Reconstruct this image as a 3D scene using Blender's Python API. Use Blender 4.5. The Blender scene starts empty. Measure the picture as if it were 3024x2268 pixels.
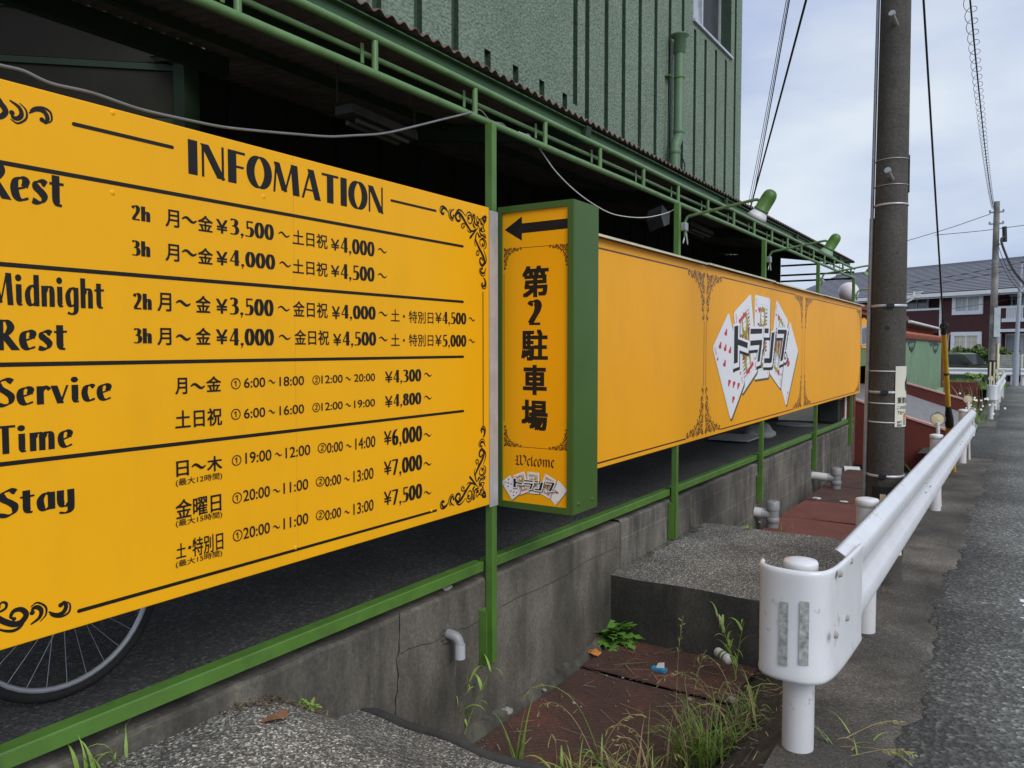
import bpy, bmesh, math, random
from mathutils import Vector, Matrix
R = math.radians
sc = bpy.context.scene
COL = sc.collection

# ------------------------------------------------------------------ camera
CAM_H, PITCH, YAW, FPX = 1.45, R(2.70), R(32.8), 2310.0
cam = bpy.data.objects.new('camera', bpy.data.cameras.new('camera')); COL.objects.link(cam)
cam.location = (0, 0, CAM_H); cam.rotation_euler = (R(90) - PITCH, 0, YAW)
cam.data.sensor_width = 36; cam.data.lens = 36 * FPX / 3024
cam.data.clip_start = 0.05; cam.data.clip_end = 2000
sc.camera = cam

# ------------------------------------------------------------------ sky and sun (bright overcast)
SUN_EL, SUN_AZ = R(38), R(116)           # azimuth clockwise from +Y (street direction): from the road side
w = bpy.data.worlds.new('World'); sc.world = w; w.use_nodes = True
nt = w.node_tree; nd = nt.nodes; ln = nt.links; nd.clear()
out = nd.new('ShaderNodeOutputWorld'); bg = nd.new('ShaderNodeBackground'); bg.inputs[1].default_value = 0.10
sky = nd.new('ShaderNodeTexSky'); sky.sky_type = 'NISHITA'; sky.sun_disc = False
sky.sun_elevation = SUN_EL; sky.sun_rotation = SUN_AZ
tc = nd.new('ShaderNodeTexCoord'); mp = nd.new('ShaderNodeMapping'); mp.inputs['Scale'].default_value = (1.0, 1.0, 2.6)
ns = nd.new('ShaderNodeTexNoise'); ns.inputs['Scale'].default_value = 2.1; ns.inputs['Detail'].default_value = 6; ns.inputs['Roughness'].default_value = .52
rp = nd.new('ShaderNodeValToRGB')
rp.color_ramp.elements[0].position = .36; rp.color_ramp.elements[0].color = (4.7, 5.6, 8.1, 1)
rp.color_ramp.elements[1].position = .62; rp.color_ramp.elements[1].color = (8.0, 8.8, 9.7, 1)
mx = nd.new('ShaderNodeMix'); mx.data_type = 'RGBA'; mx.inputs[0].default_value = .88
ln.new(tc.outputs['Generated'], mp.inputs[0]); ln.new(mp.outputs[0], ns.inputs['Vector']); ln.new(ns.outputs['Fac'], rp.inputs[0])
ln.new(sky.outputs[0], mx.inputs[6]); ln.new(rp.outputs[0], mx.inputs[7]); ln.new(mx.outputs[2], bg.inputs[0]); ln.new(bg.outputs[0], out.inputs[0])
sl = bpy.data.lights.new('sun', 'SUN'); sl.energy = 1.9; sl.angle = R(35); sl.color = (1, .965, .91)
so = bpy.data.objects.new('sun', sl); COL.objects.link(so)
sdir = Vector((math.sin(SUN_AZ) * math.cos(SUN_EL), math.cos(SUN_AZ) * math.cos(SUN_EL), math.sin(SUN_EL)))
so.rotation_euler = (-sdir).to_track_quat('-Z', 'Y').to_euler()
sc.view_settings.view_transform = 'Standard'; sc.view_settings.look = 'None'; sc.view_settings.gamma = 1
sc.view_settings.exposure = 0.0

# ------------------------------------------------------------------ measuring: a photo pixel (2212 px wide) onto a world plane
S = 3024 / 2212
def ray(x, y):
    r, u = (x * S - 1512) / FPX, -(y * S - 1134) / FPX
    fw = math.cos(PITCH) + u * math.sin(PITCH); up = u * math.cos(PITCH) - math.sin(PITCH)
    return Vector((r * math.cos(YAW) - fw * math.sin(YAW), r * math.sin(YAW) + fw * math.cos(YAW), up))
CO = Vector((0, 0, CAM_H))
def on(ax, v, x, y):
    i = 'xyz'.index(ax); d = ray(x, y); return CO + d * ((v - CO[i]) / d[i])
def onp(p, n, x, y):
    d = ray(x, y); return CO + d * ((Vector(p) - CO).dot(n) / d.dot(n))

# ------------------------------------------------------------------ materials
def newmat(name):
    m = bpy.data.materials.new(name); m.use_nodes = True
    return m, m.node_tree, m.node_tree.nodes['Principled BSDF']
def noise(t, scale, detail=4, rough=.55, vec=None, stretch=None):
    n = t.nodes.new('ShaderNodeTexNoise'); n.inputs['Scale'].default_value = scale
    n.inputs['Detail'].default_value = detail; n.inputs['Roughness'].default_value = rough
    if vec is None:
        vec = t.nodes.new('ShaderNodeTexCoord').outputs['Object']
    if stretch:
        mpp = t.nodes.new('ShaderNodeMapping'); mpp.inputs['Scale'].default_value = stretch
        t.links.new(vec, mpp.inputs[0]); vec = mpp.outputs[0]
    t.links.new(vec, n.inputs['Vector']); return n
def ramp(t, src, stops):
    r = t.nodes.new('ShaderNodeValToRGB'); e = r.color_ramp.elements
    while len(e) < len(stops): e.new(.5)
    for k, (p, c) in enumerate(stops):
        e[k].position = p; e[k].color = (c, c, c, 1) if isinstance(c, (int, float)) else (*c, 1)
    t.links.new(src, r.inputs[0]); return r
def mix(t, fac, a, b, mode='MIX'):
    m = t.nodes.new('ShaderNodeMix'); m.data_type = 'RGBA'; m.blend_type = mode
    for sock, v in ((m.inputs[0], fac), (m.inputs[6], a), (m.inputs[7], b)):
        if isinstance(v, (int, float)): sock.default_value = v if sock == m.inputs[0] else (v, v, v, 1)
        elif isinstance(v, (tuple, list)): sock.default_value = (*v, 1)
        else: t.links.new(v, sock)
    return m.outputs[2]
def bump(t, b, h, strength=.4, dist=.01):
    n = t.nodes.new('ShaderNodeBump'); n.inputs['Strength'].default_value = strength; n.inputs['Distance'].default_value = dist
    t.links.new(h, n.inputs['Height'])
    if b.inputs['Normal'].is_linked: t.links.new(b.inputs['Normal'].links[0].from_socket, n.inputs['Normal'])
    t.links.new(n.outputs[0], b.inputs['Normal'])
def sc3(c, k): return tuple(max(0, min(1, x * k)) for x in c)
def M(name, col, rough=.55, var=.15, scale=5, bmp=0, bscale=80, bdist=.004, metal=0, spec=.5, stretch=None, dirt=0, dirtcol=(.06, .05, .04), dscale=3, chips=0, chipcol=(.12, .07, .045)):
    m, t, b = newmat(name)
    n = noise(t, scale, 5, .6, stretch=stretch)
    c = ramp(t, n.outputs['Fac'], [(.3, sc3(col, 1 - var)), (.7, sc3(col, 1 + var))]).outputs[0]
    if dirt:
        d = noise(t, dscale, 8, .68, stretch=(1, 1, .35))
        f = ramp(t, d.outputs['Fac'], [(.5, 0), (.72, dirt)]).outputs[0]
        c = mix(t, f, c, dirtcol)
    if chips:
        e = noise(t, 16, 6, .75); e2 = noise(t, 2.2, 3, .6)
        pr2 = t.nodes.new('ShaderNodeMath'); pr2.operation = 'MULTIPLY'; t.links.new(e.outputs['Fac'], pr2.inputs[0]); t.links.new(e2.outputs['Fac'], pr2.inputs[1])
        c = mix(t, ramp(t, pr2.outputs[0], [(.37, 0), (.40, chips)]).outputs[0], c, chipcol)
    t.links.new(c, b.inputs['Base Color'])
    b.inputs['Roughness'].default_value = rough; b.inputs['Metallic'].default_value = metal; b.inputs['Specular IOR Level'].default_value = spec
    if bmp:
        k = noise(t, bscale, 3, .6); bump(t, b, k.outputs['Fac'], bmp, bdist)
    return m

YEL = (.90, .43, .006); GRN = (.085, .19, .032); BLK = (.014, .013, .013)
m_yellow = M('sign_yellow', YEL, .42, .035, 1.3, .05, 3, .01, spec=.22, dirt=.10, dirtcol=(.45, .24, .03), dscale=5)
m_yellow2 = M('banner_yellow', (.88, .39, .01), .45, .04, 1.1, .06, 2.2, .012, spec=.18, dirt=.13, dirtcol=(.5, .24, .03), dscale=4)
m_yellow3 = M('arrow_sign_yellow', (.90, .41, .004), .45, .03, 1.3, spec=.2)
m_ink = M('black_vinyl', (.009, .0085, .0085), .5, .2, 20, spec=.3)
m_maroon_ink = M('maroon_vinyl', (.055, .012, .008), .4, .2, 20)
m_green = M('green_paint', GRN, .42, .14, 7, .15, 40, .003, dirt=.45, dirtcol=(.05, .09, .03), dscale=9, chips=.7, chipcol=(.16, .2, .1))
m_greenpipe = M('green_pipe_paint', (.12, .225, .078), .38, .14, 9, .1, 70, .002, dirt=.35, dirtcol=(.05, .08, .025), dscale=7)
m_greenbox = M('green_box_paint', (.055, .115, .022), .42, .06, 3, .04, 4, .01, spec=.3, dirt=.1, dirtcol=(.04, .07, .03), dscale=4)
m_darkgreen = M('dark_green_paint', (.02, .045, .02), .6, .2, 4)
m_white = M('white_card', (.80, .81, .83), .4, .02, 4)
m_red = M('red_vinyl', (.55, .012, .03), .4, .08, 10)
m_olive = M('olive_print', (.33, .28, .008), .45, .25, 30)
m_greyprint = M('grey_print', (.42, .44, .46), .45, .2, 40)
m_brownprint = M('rust_print', (.30, .06, .03), .45, .3, 60)
m_shadowprint = M('shadow_print', (.12, .075, .02), .45, .2, 20)
m_cream = M('cream_flashing', (.62, .58, .42), .5, .12, 6, dirt=.3, dirtcol=(.3, .2, .08))
m_alu = M('aluminium', (.5, .52, .56), .4, .12, 10, metal=.3, dirt=.25, dirtcol=(.08, .07, .06), dscale=4)
m_galv = M('galvanised_steel', (.36, .37, .38), .45, .2, 18, metal=.5)
m_black = M('black_plastic', (.012, .012, .013), .5, .2, 10)
m_rubber = M('black_rubber', (.02, .02, .021), .8, .25, 30, .2, 150, .002)
m_wire = M('black_cable', (.012, .012, .015), .6, .2, 5)
m_greywire = M('grey_cable', (.17, .17, .165), .5, .15, 20)
m_whitewire = M('white_wire', (.55, .56, .53), .5, .1, 20)
m_guard = M('guardrail_paint', (.70, .72, .75), .3, .045, 4, .05, 30, .002, dirt=.22, dirtcol=(.36, .33, .29), dscale=7, chips=.5, chipcol=(.34, .28, .23))
m_guardpost = M('guardpost_paint', (.62, .62, .64), .35, .05, 4, .05, 40, .002, dirt=.25, dirtcol=(.38, .36, .35), dscale=6, chips=.6, chipcol=(.3, .24, .2))
m_refl = M('reflector_lens', (.74, .68, .44), .25, .06, 90)
m_reflgrey = M('reflective_tape', (.34, .36, .35), .35, .55, 60)
m_yelpaint = M('yellow_cover', (.62, .36, .018), .4, .15, 6, dirt=.3, dirtcol=(.2, .12, .03))
m_pvc = M('grey_pvc', (.30, .31, .32), .4, .1, 8, dirt=.3, dirtcol=(.12, .1, .08))
m_pvcw = M('white_pvc', (.66, .66, .64), .4, .08, 8, dirt=.35, dirtcol=(.3, .28, .24))
m_redwall = M('dark_red_wall', (.125, .024, .017), .75, .16, 2.2, .2, 60, .003, dirt=.25, dirtcol=(.06, .02, .015))
m_pinkcap = M('pink_coping', (.55, .33, .29), .7, .15, 6, dirt=.3, dirtcol=(.2, .12, .1))
m_gardenwall = M('green_block_wall', (.15, .255, .15), .8, .13, 1.6, .25, 40, .004, dirt=.2, dirtcol=(.1, .17, .1), dscale=2)
m_palegreen = M('pale_green_coping', (.26, .4, .27), .7, .12, 3)
m_terra = M('terracotta', (.42, .12, .07), .7, .25, 8, dirt=.2)
m_maroon = M('maroon_siding', (.066, .0135, .016), .62, .16, 1.5)
m_trim = M('white_trim', (.88, .89, .9), .45, .05, 3)
m_curtain = M('pale_curtain', (.58, .6, .61), .8, .18, 9, stretch=(1, 1, .1))
m_creamcurtain = M('cream_curtain', (.74, .68, .5), .8, .15, 9, stretch=(1, 1, .1))
m_roomdark = M('dark_room', (.03, .04, .042), .6, .3, 4)
m_lamppole = M('grey_lamp_pole', (.33, .36, .42), .45, .06, 5)
m_carpaint = M('olive_car_paint', (.05, .065, .032), .25, .08, 3)
m_carroof = M('pale_car_roof', (.25, .29, .24), .3, .08, 3)
m_globe = M('opal_globe', (.72, .68, .71), .3, .03, 4)
m_brick = M('dark_brick', (.16, .05, .035), .8, .25, 12)
m_leafA = M('grass_green', (.21, .33, .055), .55, .35, 9)
m_leafB = M('weed_green', (.13, .29, .045), .55, .35, 14)
m_dry = M('dry_grass', (.40, .31, .16), .7, .3, 9)
m_hedge = M('hedge_green', (.09, .15, .03), .6, .5, 2.5)
m_lawn = M('verge_green', (.13, .22, .035), .7, .45, 1.5)
m_flower = M('white_petal', (.78, .78, .74), .6, .05, 5)
m_bluepack = M('blue_packet', (.05, .27, .5), .4, .35, 60)
m_orangepack = M('orange_packet', (.62, .22, .04), .4, .5, 50)
m_stone = M('pale_stone', (.34, .32, .29), .85, .25, 20, .4, 40, .004)
m_mortar = M('broken_mortar', (.085, .08, .062), .9, .75, 6, .7, 30, .012)
m_leafdry = M('dead_leaf', (.2, .095, .045), .7, .3, 40)
m_ramp = M('grey_ramp', (.2, .2, .205), .9, .2, 9, .4, 90, .004)
m_wood = M('rust_baluster', (.26, .085, .035), .7, .3, 6)
m_bag = M('white_sandbag', (.42, .42, .41), .85, .15, 8, .5, 14, .02)
m_verge = M('earth_verge', (.085, .075, .05), .95, .5, 6, .9, 22, .03)
m_soil = M('dark_soil', (.062, .053, .041), .95, .45, 12, .8, 30, .02)

def m_glass(name, col, rough=.08):
    m, t, b = newmat(name); n = noise(t, 2.5, 3)
    t.links.new(ramp(t, n.outputs['Fac'], [(.35, sc3(col, .7)), (.7, sc3(col, 1.3))]).outputs[0], b.inputs['Base Color'])
    b.inputs['Roughness'].default_value = rough; b.inputs['Specular IOR Level'].default_value = .8
    return m
m_winglass = m_glass('window_glass', (.13, .145, .17)); m_carglass = m_glass('car_glass', (.03, .04, .042))

def stucco():
    m, t, b = newmat('green_stucco')
    n = noise(t, 2.0, 6, .6); f = noise(t, 26, 4, .62, stretch=(1, 1, 1.5))
    c = ramp(t, n.outputs['Fac'], [(.3, (.165, .225, .165)), (.7, (.205, .275, .21))]).outputs[0]
    c2 = ramp(t, f.outputs['Fac'], [(.36, .62), (.56, 1.1), (.7, 1.22)]).outputs[0]
    c = mix(t, 1.0, c, c2, 'MULTIPLY')
    t.links.new(c, b.inputs['Base Color']); b.inputs['Roughness'].default_value = .85
    bump(t, b, f.outputs['Fac'], 1.0, .03); return m
m_stucco = stucco()
m_groove = M('groove_green', (.028, .058, .036), .85, .2, 6, .6, 26, .02)

def asphalt(name, lo, hi, speck, scale=130, patch=.8, bd=.012, track=False, dark=.62):
    m, t, b = newmat(name)
    v = t.nodes.new('ShaderNodeTexVoronoi'); v.inputs['Scale'].default_value = scale; v.inputs['Randomness'].default_value = 1
    tcn = t.nodes.new('ShaderNodeTexCoord'); t.links.new(tcn.outputs['Object'], v.inputs['Vector'])
    n = noise(t, patch, 7, .65); n2 = noise(t, scale * .35, 4, .7)
    base = ramp(t, n.outputs['Fac'], [(.3, lo), (.7, hi)]).outputs[0]
    sp = ramp(t, v.outputs['Color'], [(.3, dark), (.7, 1.0), (.93, speck)]).outputs[0]
    c = mix(t, 1, base, sp, 'MULTIPLY')
    if track:
        sx = t.nodes.new('ShaderNodeSeparateXYZ'); t.links.new(tcn.outputs['Object'], sx.inputs[0])
        wn = noise(t, 1.3, 6, .6); ad = t.nodes.new('ShaderNodeMath'); ad.operation = 'MULTIPLY_ADD'; t.links.new(wn.outputs['Fac'], ad.inputs[0]); ad.inputs[1].default_value = .7; t.links.new(sx.outputs['X'], ad.inputs[2])
        c = mix(t, 1, c, ramp(t, ad.outputs[0], [(.05, .55), (.42, 1.05), (.7, 1.2)]).outputs[0], 'MULTIPLY')
        pt_ = noise(t, .45, 3, .5, stretch=(1, .5, 1)); c = mix(t, 1, c, ramp(t, pt_.outputs['Fac'], [(.4, .75), (.6, 1.15)]).outputs[0], 'MULTIPLY')
    t.links.new(c, b.inputs['Base Color']); b.inputs['Roughness'].default_value = .88
    hh = mix(t, .5, v.outputs['Distance'], n2.outputs['Fac'])
    bump(t, b, hh, .75, bd); return m
m_asphalt = asphalt('road_asphalt', (.1, .1, .09), (.2, .2, .182), 2.0, 62, .9, .02, True, .5)
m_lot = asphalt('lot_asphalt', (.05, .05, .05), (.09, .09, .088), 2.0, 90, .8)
m_aggr = asphalt('exposed_aggregate', (.13, .124, .11), (.32, .305, .265), 2.9, 150, 2.2, .012, False, .3)

def concrete(name, lo, hi, stain, blocks=False, streak=True, spk=1):
    m, t, b = newmat(name)
    n = noise(t, 2.2, 8, .66); g = noise(t, 60, 4, .6)
    c = ramp(t, n.outputs['Fac'], [(.3, lo), (.72, hi)]).outputs[0]
    c = mix(t, .5, c, ramp(t, g.outputs['Fac'], [(.3, sc3(lo, .8)), (.7, sc3(hi, 1.15))]).outputs[0])
    if streak:
        big = noise(t, 1.5, 6, .6, stretch=(1, 1, .7))
        c = mix(t, 1, c, ramp(t, big.outputs['Fac'], [(.34, .42), (.5, 1.0), (.66, 1.75)]).outputs[0], 'MULTIPLY')
        s = noise(t, 2.4, 9, .72, stretch=(1.6, 1.6, .33))
        c = mix(t, ramp(t, s.outputs['Fac'], [(.46, 0), (.68, .85)]).outputs[0], c, stain)
        s2 = noise(t, 7, 8, .74, stretch=(1.6, 1.6, .3))
        c = mix(t, ramp(t, s2.outputs['Fac'], [(.6, 0), (.74, .55)]).outputs[0], c, sc3(hi, 1.9))
    else:
        big = noise(t, 1.1, 7, .66); c = mix(t, .3 + .7 * spk, c, ramp(t, big.outputs['Fac'], [(.34, .5), (.5, .95), (.66, 1.7)]).outputs[0], 'MULTIPLY')
        fine = noise(t, 120, 3, .6); c = mix(t, spk, c, ramp(t, fine.outputs['Fac'], [(.34, .6), (.55, 1.0), (.72, 1.7)]).outputs[0], 'MULTIPLY')
    hgt = g.outputs['Fac']
    bump(t, b, hgt, .35, .006); bump(t, b, n.outputs['Fac'], .4, .03)
    if blocks:
        tcn = t.nodes.new('ShaderNodeTexCoord'); sp = t.nodes.new('ShaderNodeSeparateXYZ'); cb = t.nodes.new('ShaderNodeCombineXYZ')
        t.links.new(tcn.outputs['Object'], sp.inputs[0]); t.links.new(sp.outputs['Y'], cb.inputs['X']); t.links.new(sp.outputs['Z'], cb.inputs['Y'])
        br = t.nodes.new('ShaderNodeTexBrick'); br.inputs['Scale'].default_value = 1; br.inputs['Brick Width'].default_value = .4; br.inputs['Row Height'].default_value = .2
        br.inputs['Mortar Size'].default_value = .006; br.inputs['Mortar Smooth'].default_value = .3
        br.inputs['Color1'].default_value = (1, 1, 1, 1); br.inputs['Color2'].default_value = (.8, .8, .8, 1); br.inputs['Mortar'].default_value = (1.5, 1.45, 1.35, 1)
        t.links.new(cb.outputs[0], br.inputs['Vector']); c = mix(t, .75, c, br.outputs['Color'], 'MULTIPLY')
        bump(t, b, br.outputs['Fac'], -.35, .01)
    t.links.new(c, b.inputs['Base Color']); b.inputs['Roughness'].default_value = .9
    return m
m_wallA = concrete('stained_concrete', (.08, .072, .058), (.165, .15, .122), (.03, .027, .022))
m_wallB = concrete('stained_block', (.08, .074, .062), (.165, .154, .132), (.024, .022, .019), True)
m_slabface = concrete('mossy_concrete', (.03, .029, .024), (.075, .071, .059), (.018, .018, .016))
m_shoulder = concrete('shoulder_concrete', (.052, .048, .041), (.125, .115, .098), (.024, .022, .02), False, False)
m_pole = concrete('pole_concrete', (.042, .039, .034), (.086, .081, .071), (.03, .028, .025), False, False, spk=.25)
m_pole2 = concrete('pale_pole_concrete', (.16, .155, .14), (.24, .235, .215), (.1, .1, .09), False, False)

def rust():
    m, t, b = newmat('rusty_plate')
    n = noise(t, 2.6, 8, .68); n2 = noise(t, 26, 5, .7)
    c = ramp(t, n.outputs['Fac'], [(.3, (.062, .036, .027)), (.52, (.11, .055, .04)), (.7, (.22, .066, .046))]).outputs[0]
    c = mix(t, ramp(t, n2.outputs['Fac'], [(.4, 0), (.7, .55)]).outputs[0], c, (.05, .035, .028))
    t.links.new(c, b.inputs['Base Color']); b.inputs['Roughness'].default_value = .75; b.inputs['Metallic'].default_value = .15
    bump(t, b, n2.outputs['Fac'], .5, .004); return m
m_rust = rust()
m_rustred = M('red_oxide_plate', (.2, .062, .044), .75, .3, 2.4, .4, 40, .004, dirt=.5, dirtcol=(.06, .035, .028), dscale=3)

def slate():
    m, t, b = newmat('slate_roof'); n = noise(t, 1.2, 5, .6); n2 = noise(t, 14, 4, .6)
    c = ramp(t, n.outputs['Fac'], [(.3, (.2, .208, .24)), (.7, (.25, .26, .295))]).outputs[0]
    c = mix(t, .3, c, ramp(t, n2.outputs['Fac'], [(.3, (.11, .115, .14)), (.7, (.25, .26, .29))]).outputs[0])
    t.links.new(c, b.inputs['Base Color']); b.inputs['Roughness'].default_value = .6; return m
m_slate = slate()

# ------------------------------------------------------------------ mesh helpers
class MB:
    """collects faces, links them as one mesh object"""
    def __init__(s): s.v = []; s.f = []; s.mi = []; s.sm = []
    def add(s, vs, fs, mi=0, smooth=False):
        o = len(s.v); s.v += [tuple(p) for p in vs]
        for f in fs: s.f.append([o + i for i in f]); s.mi.append(mi); s.sm.append(smooth)
    def box(s, a, b, mi=0, rot=None, piv=None):
        (x0, y0, z0), (x1, y1, z1) = a, b
        vs = [Vector(p) for p in ((x0, y0, z0), (x1, y0, z0), (x1, y1, z0), (x0, y1, z0), (x0, y0, z1), (x1, y0, z1), (x1, y1, z1), (x0, y1, z1))]
        if rot is not None:
            pv = Vector(piv); vs = [rot @ (p - pv) + pv for p in vs]
        s.add(vs, [(0, 3, 2, 1), (4, 5, 6, 7), (0, 1, 5, 4), (1, 2, 6, 5), (2, 3, 7, 6), (3, 0, 4, 7)], mi)
    def bevbox(s, a, b, r=.004, mi=0):
        bm = bmesh.new(); bmesh.ops.create_cube(bm, size=1)
        for v in bm.verts: v.co = Vector(((a[i] + b[i]) / 2 + v.co[i] * (b[i] - a[i]) for i in range(3)))
        bmesh.ops.bevel(bm, geom=bm.edges[:], offset=r, segments=2, profile=.5, affect='EDGES')
        bm.verts.ensure_lookup_table(); bm.verts.index_update()
        s.add([v.co.copy() for v in bm.verts], [[v.index for v in f.verts] for f in bm.faces], mi); bm.free()
    def obox(s, c, ax, ay, az, mi=0):
        c, ax, ay, az = map(Vector, (c, ax, ay, az))
        vs = [c + ax * i + ay * j + az * k for k in (-1, 1) for j in (-1, 1) for i in (-1, 1)]
        s.add(vs, [(0, 2, 3, 1), (4, 5, 7, 6), (0, 1, 5, 4), (2, 6, 7, 3), (0, 4, 6, 2), (1, 3, 7, 5)], mi)
    def tube(s, pts, r, n=10, mi=0, cap=True, smooth=True):
        pts = [Vector(p) for p in pts]; rs = r if isinstance(r, (list, tuple)) else [r] * len(pts)
        rings = []; up = None
        for i, p in enumerate(pts):
            d = (pts[min(i + 1, len(pts) - 1)] - pts[max(i - 1, 0)])
            d = d.normalized() if d.length > 1e-9 else Vector((0, 0, 1))
            if up is None: up = d.orthogonal().normalized()
            up = (up - d * up.dot(d)); up = up.normalized() if up.length > 1e-6 else d.orthogonal().normalized()
            q = d.cross(up)
            rings.append([p + (up * math.cos(2 * math.pi * k / n) + q * math.sin(2 * math.pi * k / n)) * rs[i] for k in range(n)])
        vs = [v for rg in rings for v in rg]; fs = []
        for i in range(len(pts) - 1):
            for k in range(n): fs.append((i * n + k, i * n + (k + 1) % n, (i + 1) * n + (k + 1) % n, (i + 1) * n + k))
        s.add(vs, fs, mi, smooth)
        if cap:
            s.add(rings[0], [tuple(range(n))[::-1]], mi); s.add(rings[-1], [tuple(range(n))], mi)
    def lathe(s, prof, c=(0, 0, 0), n=20, mi=0, axis=None, smooth=True):
        c = Vector(c); A = Vector(axis or (0, 0, 1)).normalized(); X = A.orthogonal().normalized(); Y = A.cross(X)
        vs = []; fs = []
        for r, h in prof:
            for k in range(n):
                a = 2 * math.pi * k / n; vs.append(c + A * h + (X * math.cos(a) + Y * math.sin(a)) * max(r, 1e-5))
        for i in range(len(prof) - 1):
            for k in range(n): fs.append((i * n + k, i * n + (k + 1) % n, (i + 1) * n + (k + 1) % n, (i + 1) * n + k))
        s.add(vs, fs, mi, smooth)
    def prism(s, poly, d, mi=0):
        poly = [Vector(p) for p in poly]; d = Vector(d); n = len(poly)
        s.add(poly + [p + d for p in poly], [tuple(range(n))[::-1], tuple(range(n, 2 * n))] + [(i, (i + 1) % n, (i + 1) % n + n, i + n) for i in range(n)], mi)
    def quad(s, *p, mi=0): s.add(p, [tuple(range(len(p)))], mi)
    def build(s, name, mats, parent=None, loc=None, fix=True):
        me = bpy.data.meshes.new(name); o = Vector(loc) if loc is not None else Vector((0, 0, 0))
        me.from_pydata([Vector(v) - o for v in s.v], [], s.f)
        for m in (mats if isinstance(mats, (list, tuple)) else [mats]): me.materials.append(m)
        for p, i, q in zip(me.polygons, s.mi, s.sm): p.material_index = i; p.use_smooth = q
        if fix:
            bm = bmesh.new(); bm.from_mesh(me); bmesh.ops.recalc_face_normals(bm, faces=bm.faces); bm.to_mesh(me); bm.free()
        ob = bpy.data.objects.new(name, me); COL.objects.link(ob)
        if parent is not None: ob.parent = parent
        if loc is not None: ob.location = o
        return ob
def tag(o, label=None, cat=None, group=None, kind=None):
    if label: o['label'] = label
    if cat: o['category'] = cat
    if group: o['group'] = group
    if kind: o['kind'] = kind
    return o
def empty(name, label, cat, loc=(0, 0, 0), group=None):
    o = bpy.data.objects.new(name, None); COL.objects.link(o); o.location = loc; o.empty_display_size = .1
    return tag(o, label, cat, group)
def copy_tree(o, parent=None):
    c = o.copy(); COL.objects.link(c); c.parent = parent
    for ch in [x for x in bpy.data.objects if x.parent == o]: copy_tree(ch, c)
    return c
def wt(o):
    return Vector((0, 0, 0)) if o is None else wt(o.parent) + (o.matrix_parent_inverse.translation if o.parent else Vector((0, 0, 0))) + o.location
def part(mb, name, mats, parent):            # vertices are given in world space
    ob = mb.build(name, mats, parent)
    ob.matrix_parent_inverse = Matrix.Translation(-wt(parent))
    return ob
def catmull(P, k=8, closed=False):
    P = [Vector(p) for p in P]; n = len(P); out = []
    if n < 3 and not closed: return P
    rng = range(n) if closed else range(n - 1)
    for i in rng:
        a = P[(i - 1) % n] if closed or i > 0 else P[0] * 2 - P[1]
        b = P[i]; c = P[(i + 1) % n]
        d = P[(i + 2) % n] if closed or i + 2 < n else P[-1] * 2 - P[-2]
        for j in range(k):
            t = j / k
            out.append(((b * 2) + (c - a) * t + (a * 2 - b * 5 + c * 4 - d) * t * t + (b * 3 - a - c * 3 + d) * t ** 3) * .5)
    if not closed: out.append(P[-1])
    return out

# ------------------------------------------------------------------ flat lettering: shapes in (u, v) laid on a plane
class Flat:
    def __init__(s, org, U, V, N): s.o, s.U, s.V, s.N = map(Vector, (org, U, V, N)); s.mb = MB(); s.k = 0
    def P(s, u, v, d): return s.o + s.U * u + s.V * v + s.N * d
    def lift(s, base=0): s.k += 1; return base + s.k * 2.0e-6
    def poly(s, pts, d=0, mi=0):
        dd = s.lift(d); s.mb.add([s.P(u, v, dd) for u, v in pts], [tuple(range(len(pts)))], mi)
    def rect(s, u0, u1, v0, v1, d=0, mi=0, round_=False):
        if round_:
            r = (v1 - v0) / 2
            s.poly([(u0 + r - r * math.sin(a), (v0 + v1) / 2 + r * math.cos(a)) for a in [math.pi * i / 8 for i in range(9)]] +
                   [(u1 - r + r * math.sin(a), (v0 + v1) / 2 - r * math.cos(a)) for a in [math.pi * i / 8 for i in range(9)]], d, mi)
        else: s.poly([(u0, v0), (u1, v0), (u1, v1), (u0, v1)], d, mi)
    def disc(s, u, v, r, d=0, mi=0, ry=None, n=16):
        s.poly([(u + r * math.cos(2 * math.pi * i / n), v + (ry or r) * math.sin(2 * math.pi * i / n)) for i in range(n)], d, mi)
    def ribbon(s, pts, ws, d=0, mi=0, closed=False):
        """ws: half widths"""
        dd = s.lift(d); n = len(pts); L = []; Rr = []
        for i in range(n):
            a = pts[(i - 1) % n] if closed or i > 0 else pts[0]; b = pts[(i + 1) % n] if closed or i < n - 1 else pts[-1]
            t = Vector((b[0] - a[0], b[1] - a[1])); t = t.normalized() if t.length > 1e-12 else Vector((1, 0)); q = Vector((-t.y, t.x)) * ws[i]
            L.append((pts[i][0] + q.x, pts[i][1] + q.y)); Rr.append((pts[i][0] - q.x, pts[i][1] - q.y))
        vs = [s.P(u, v, dd) for u, v in L + Rr]; fs = [(i, n + i, n + (i + 1) % n, (i + 1) % n) for i in range(n if closed else n - 1)]
        s.mb.add(vs, fs, mi)
    def build(s, name, mats, parent): return part(s.mb, name, mats, parent)

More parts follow.
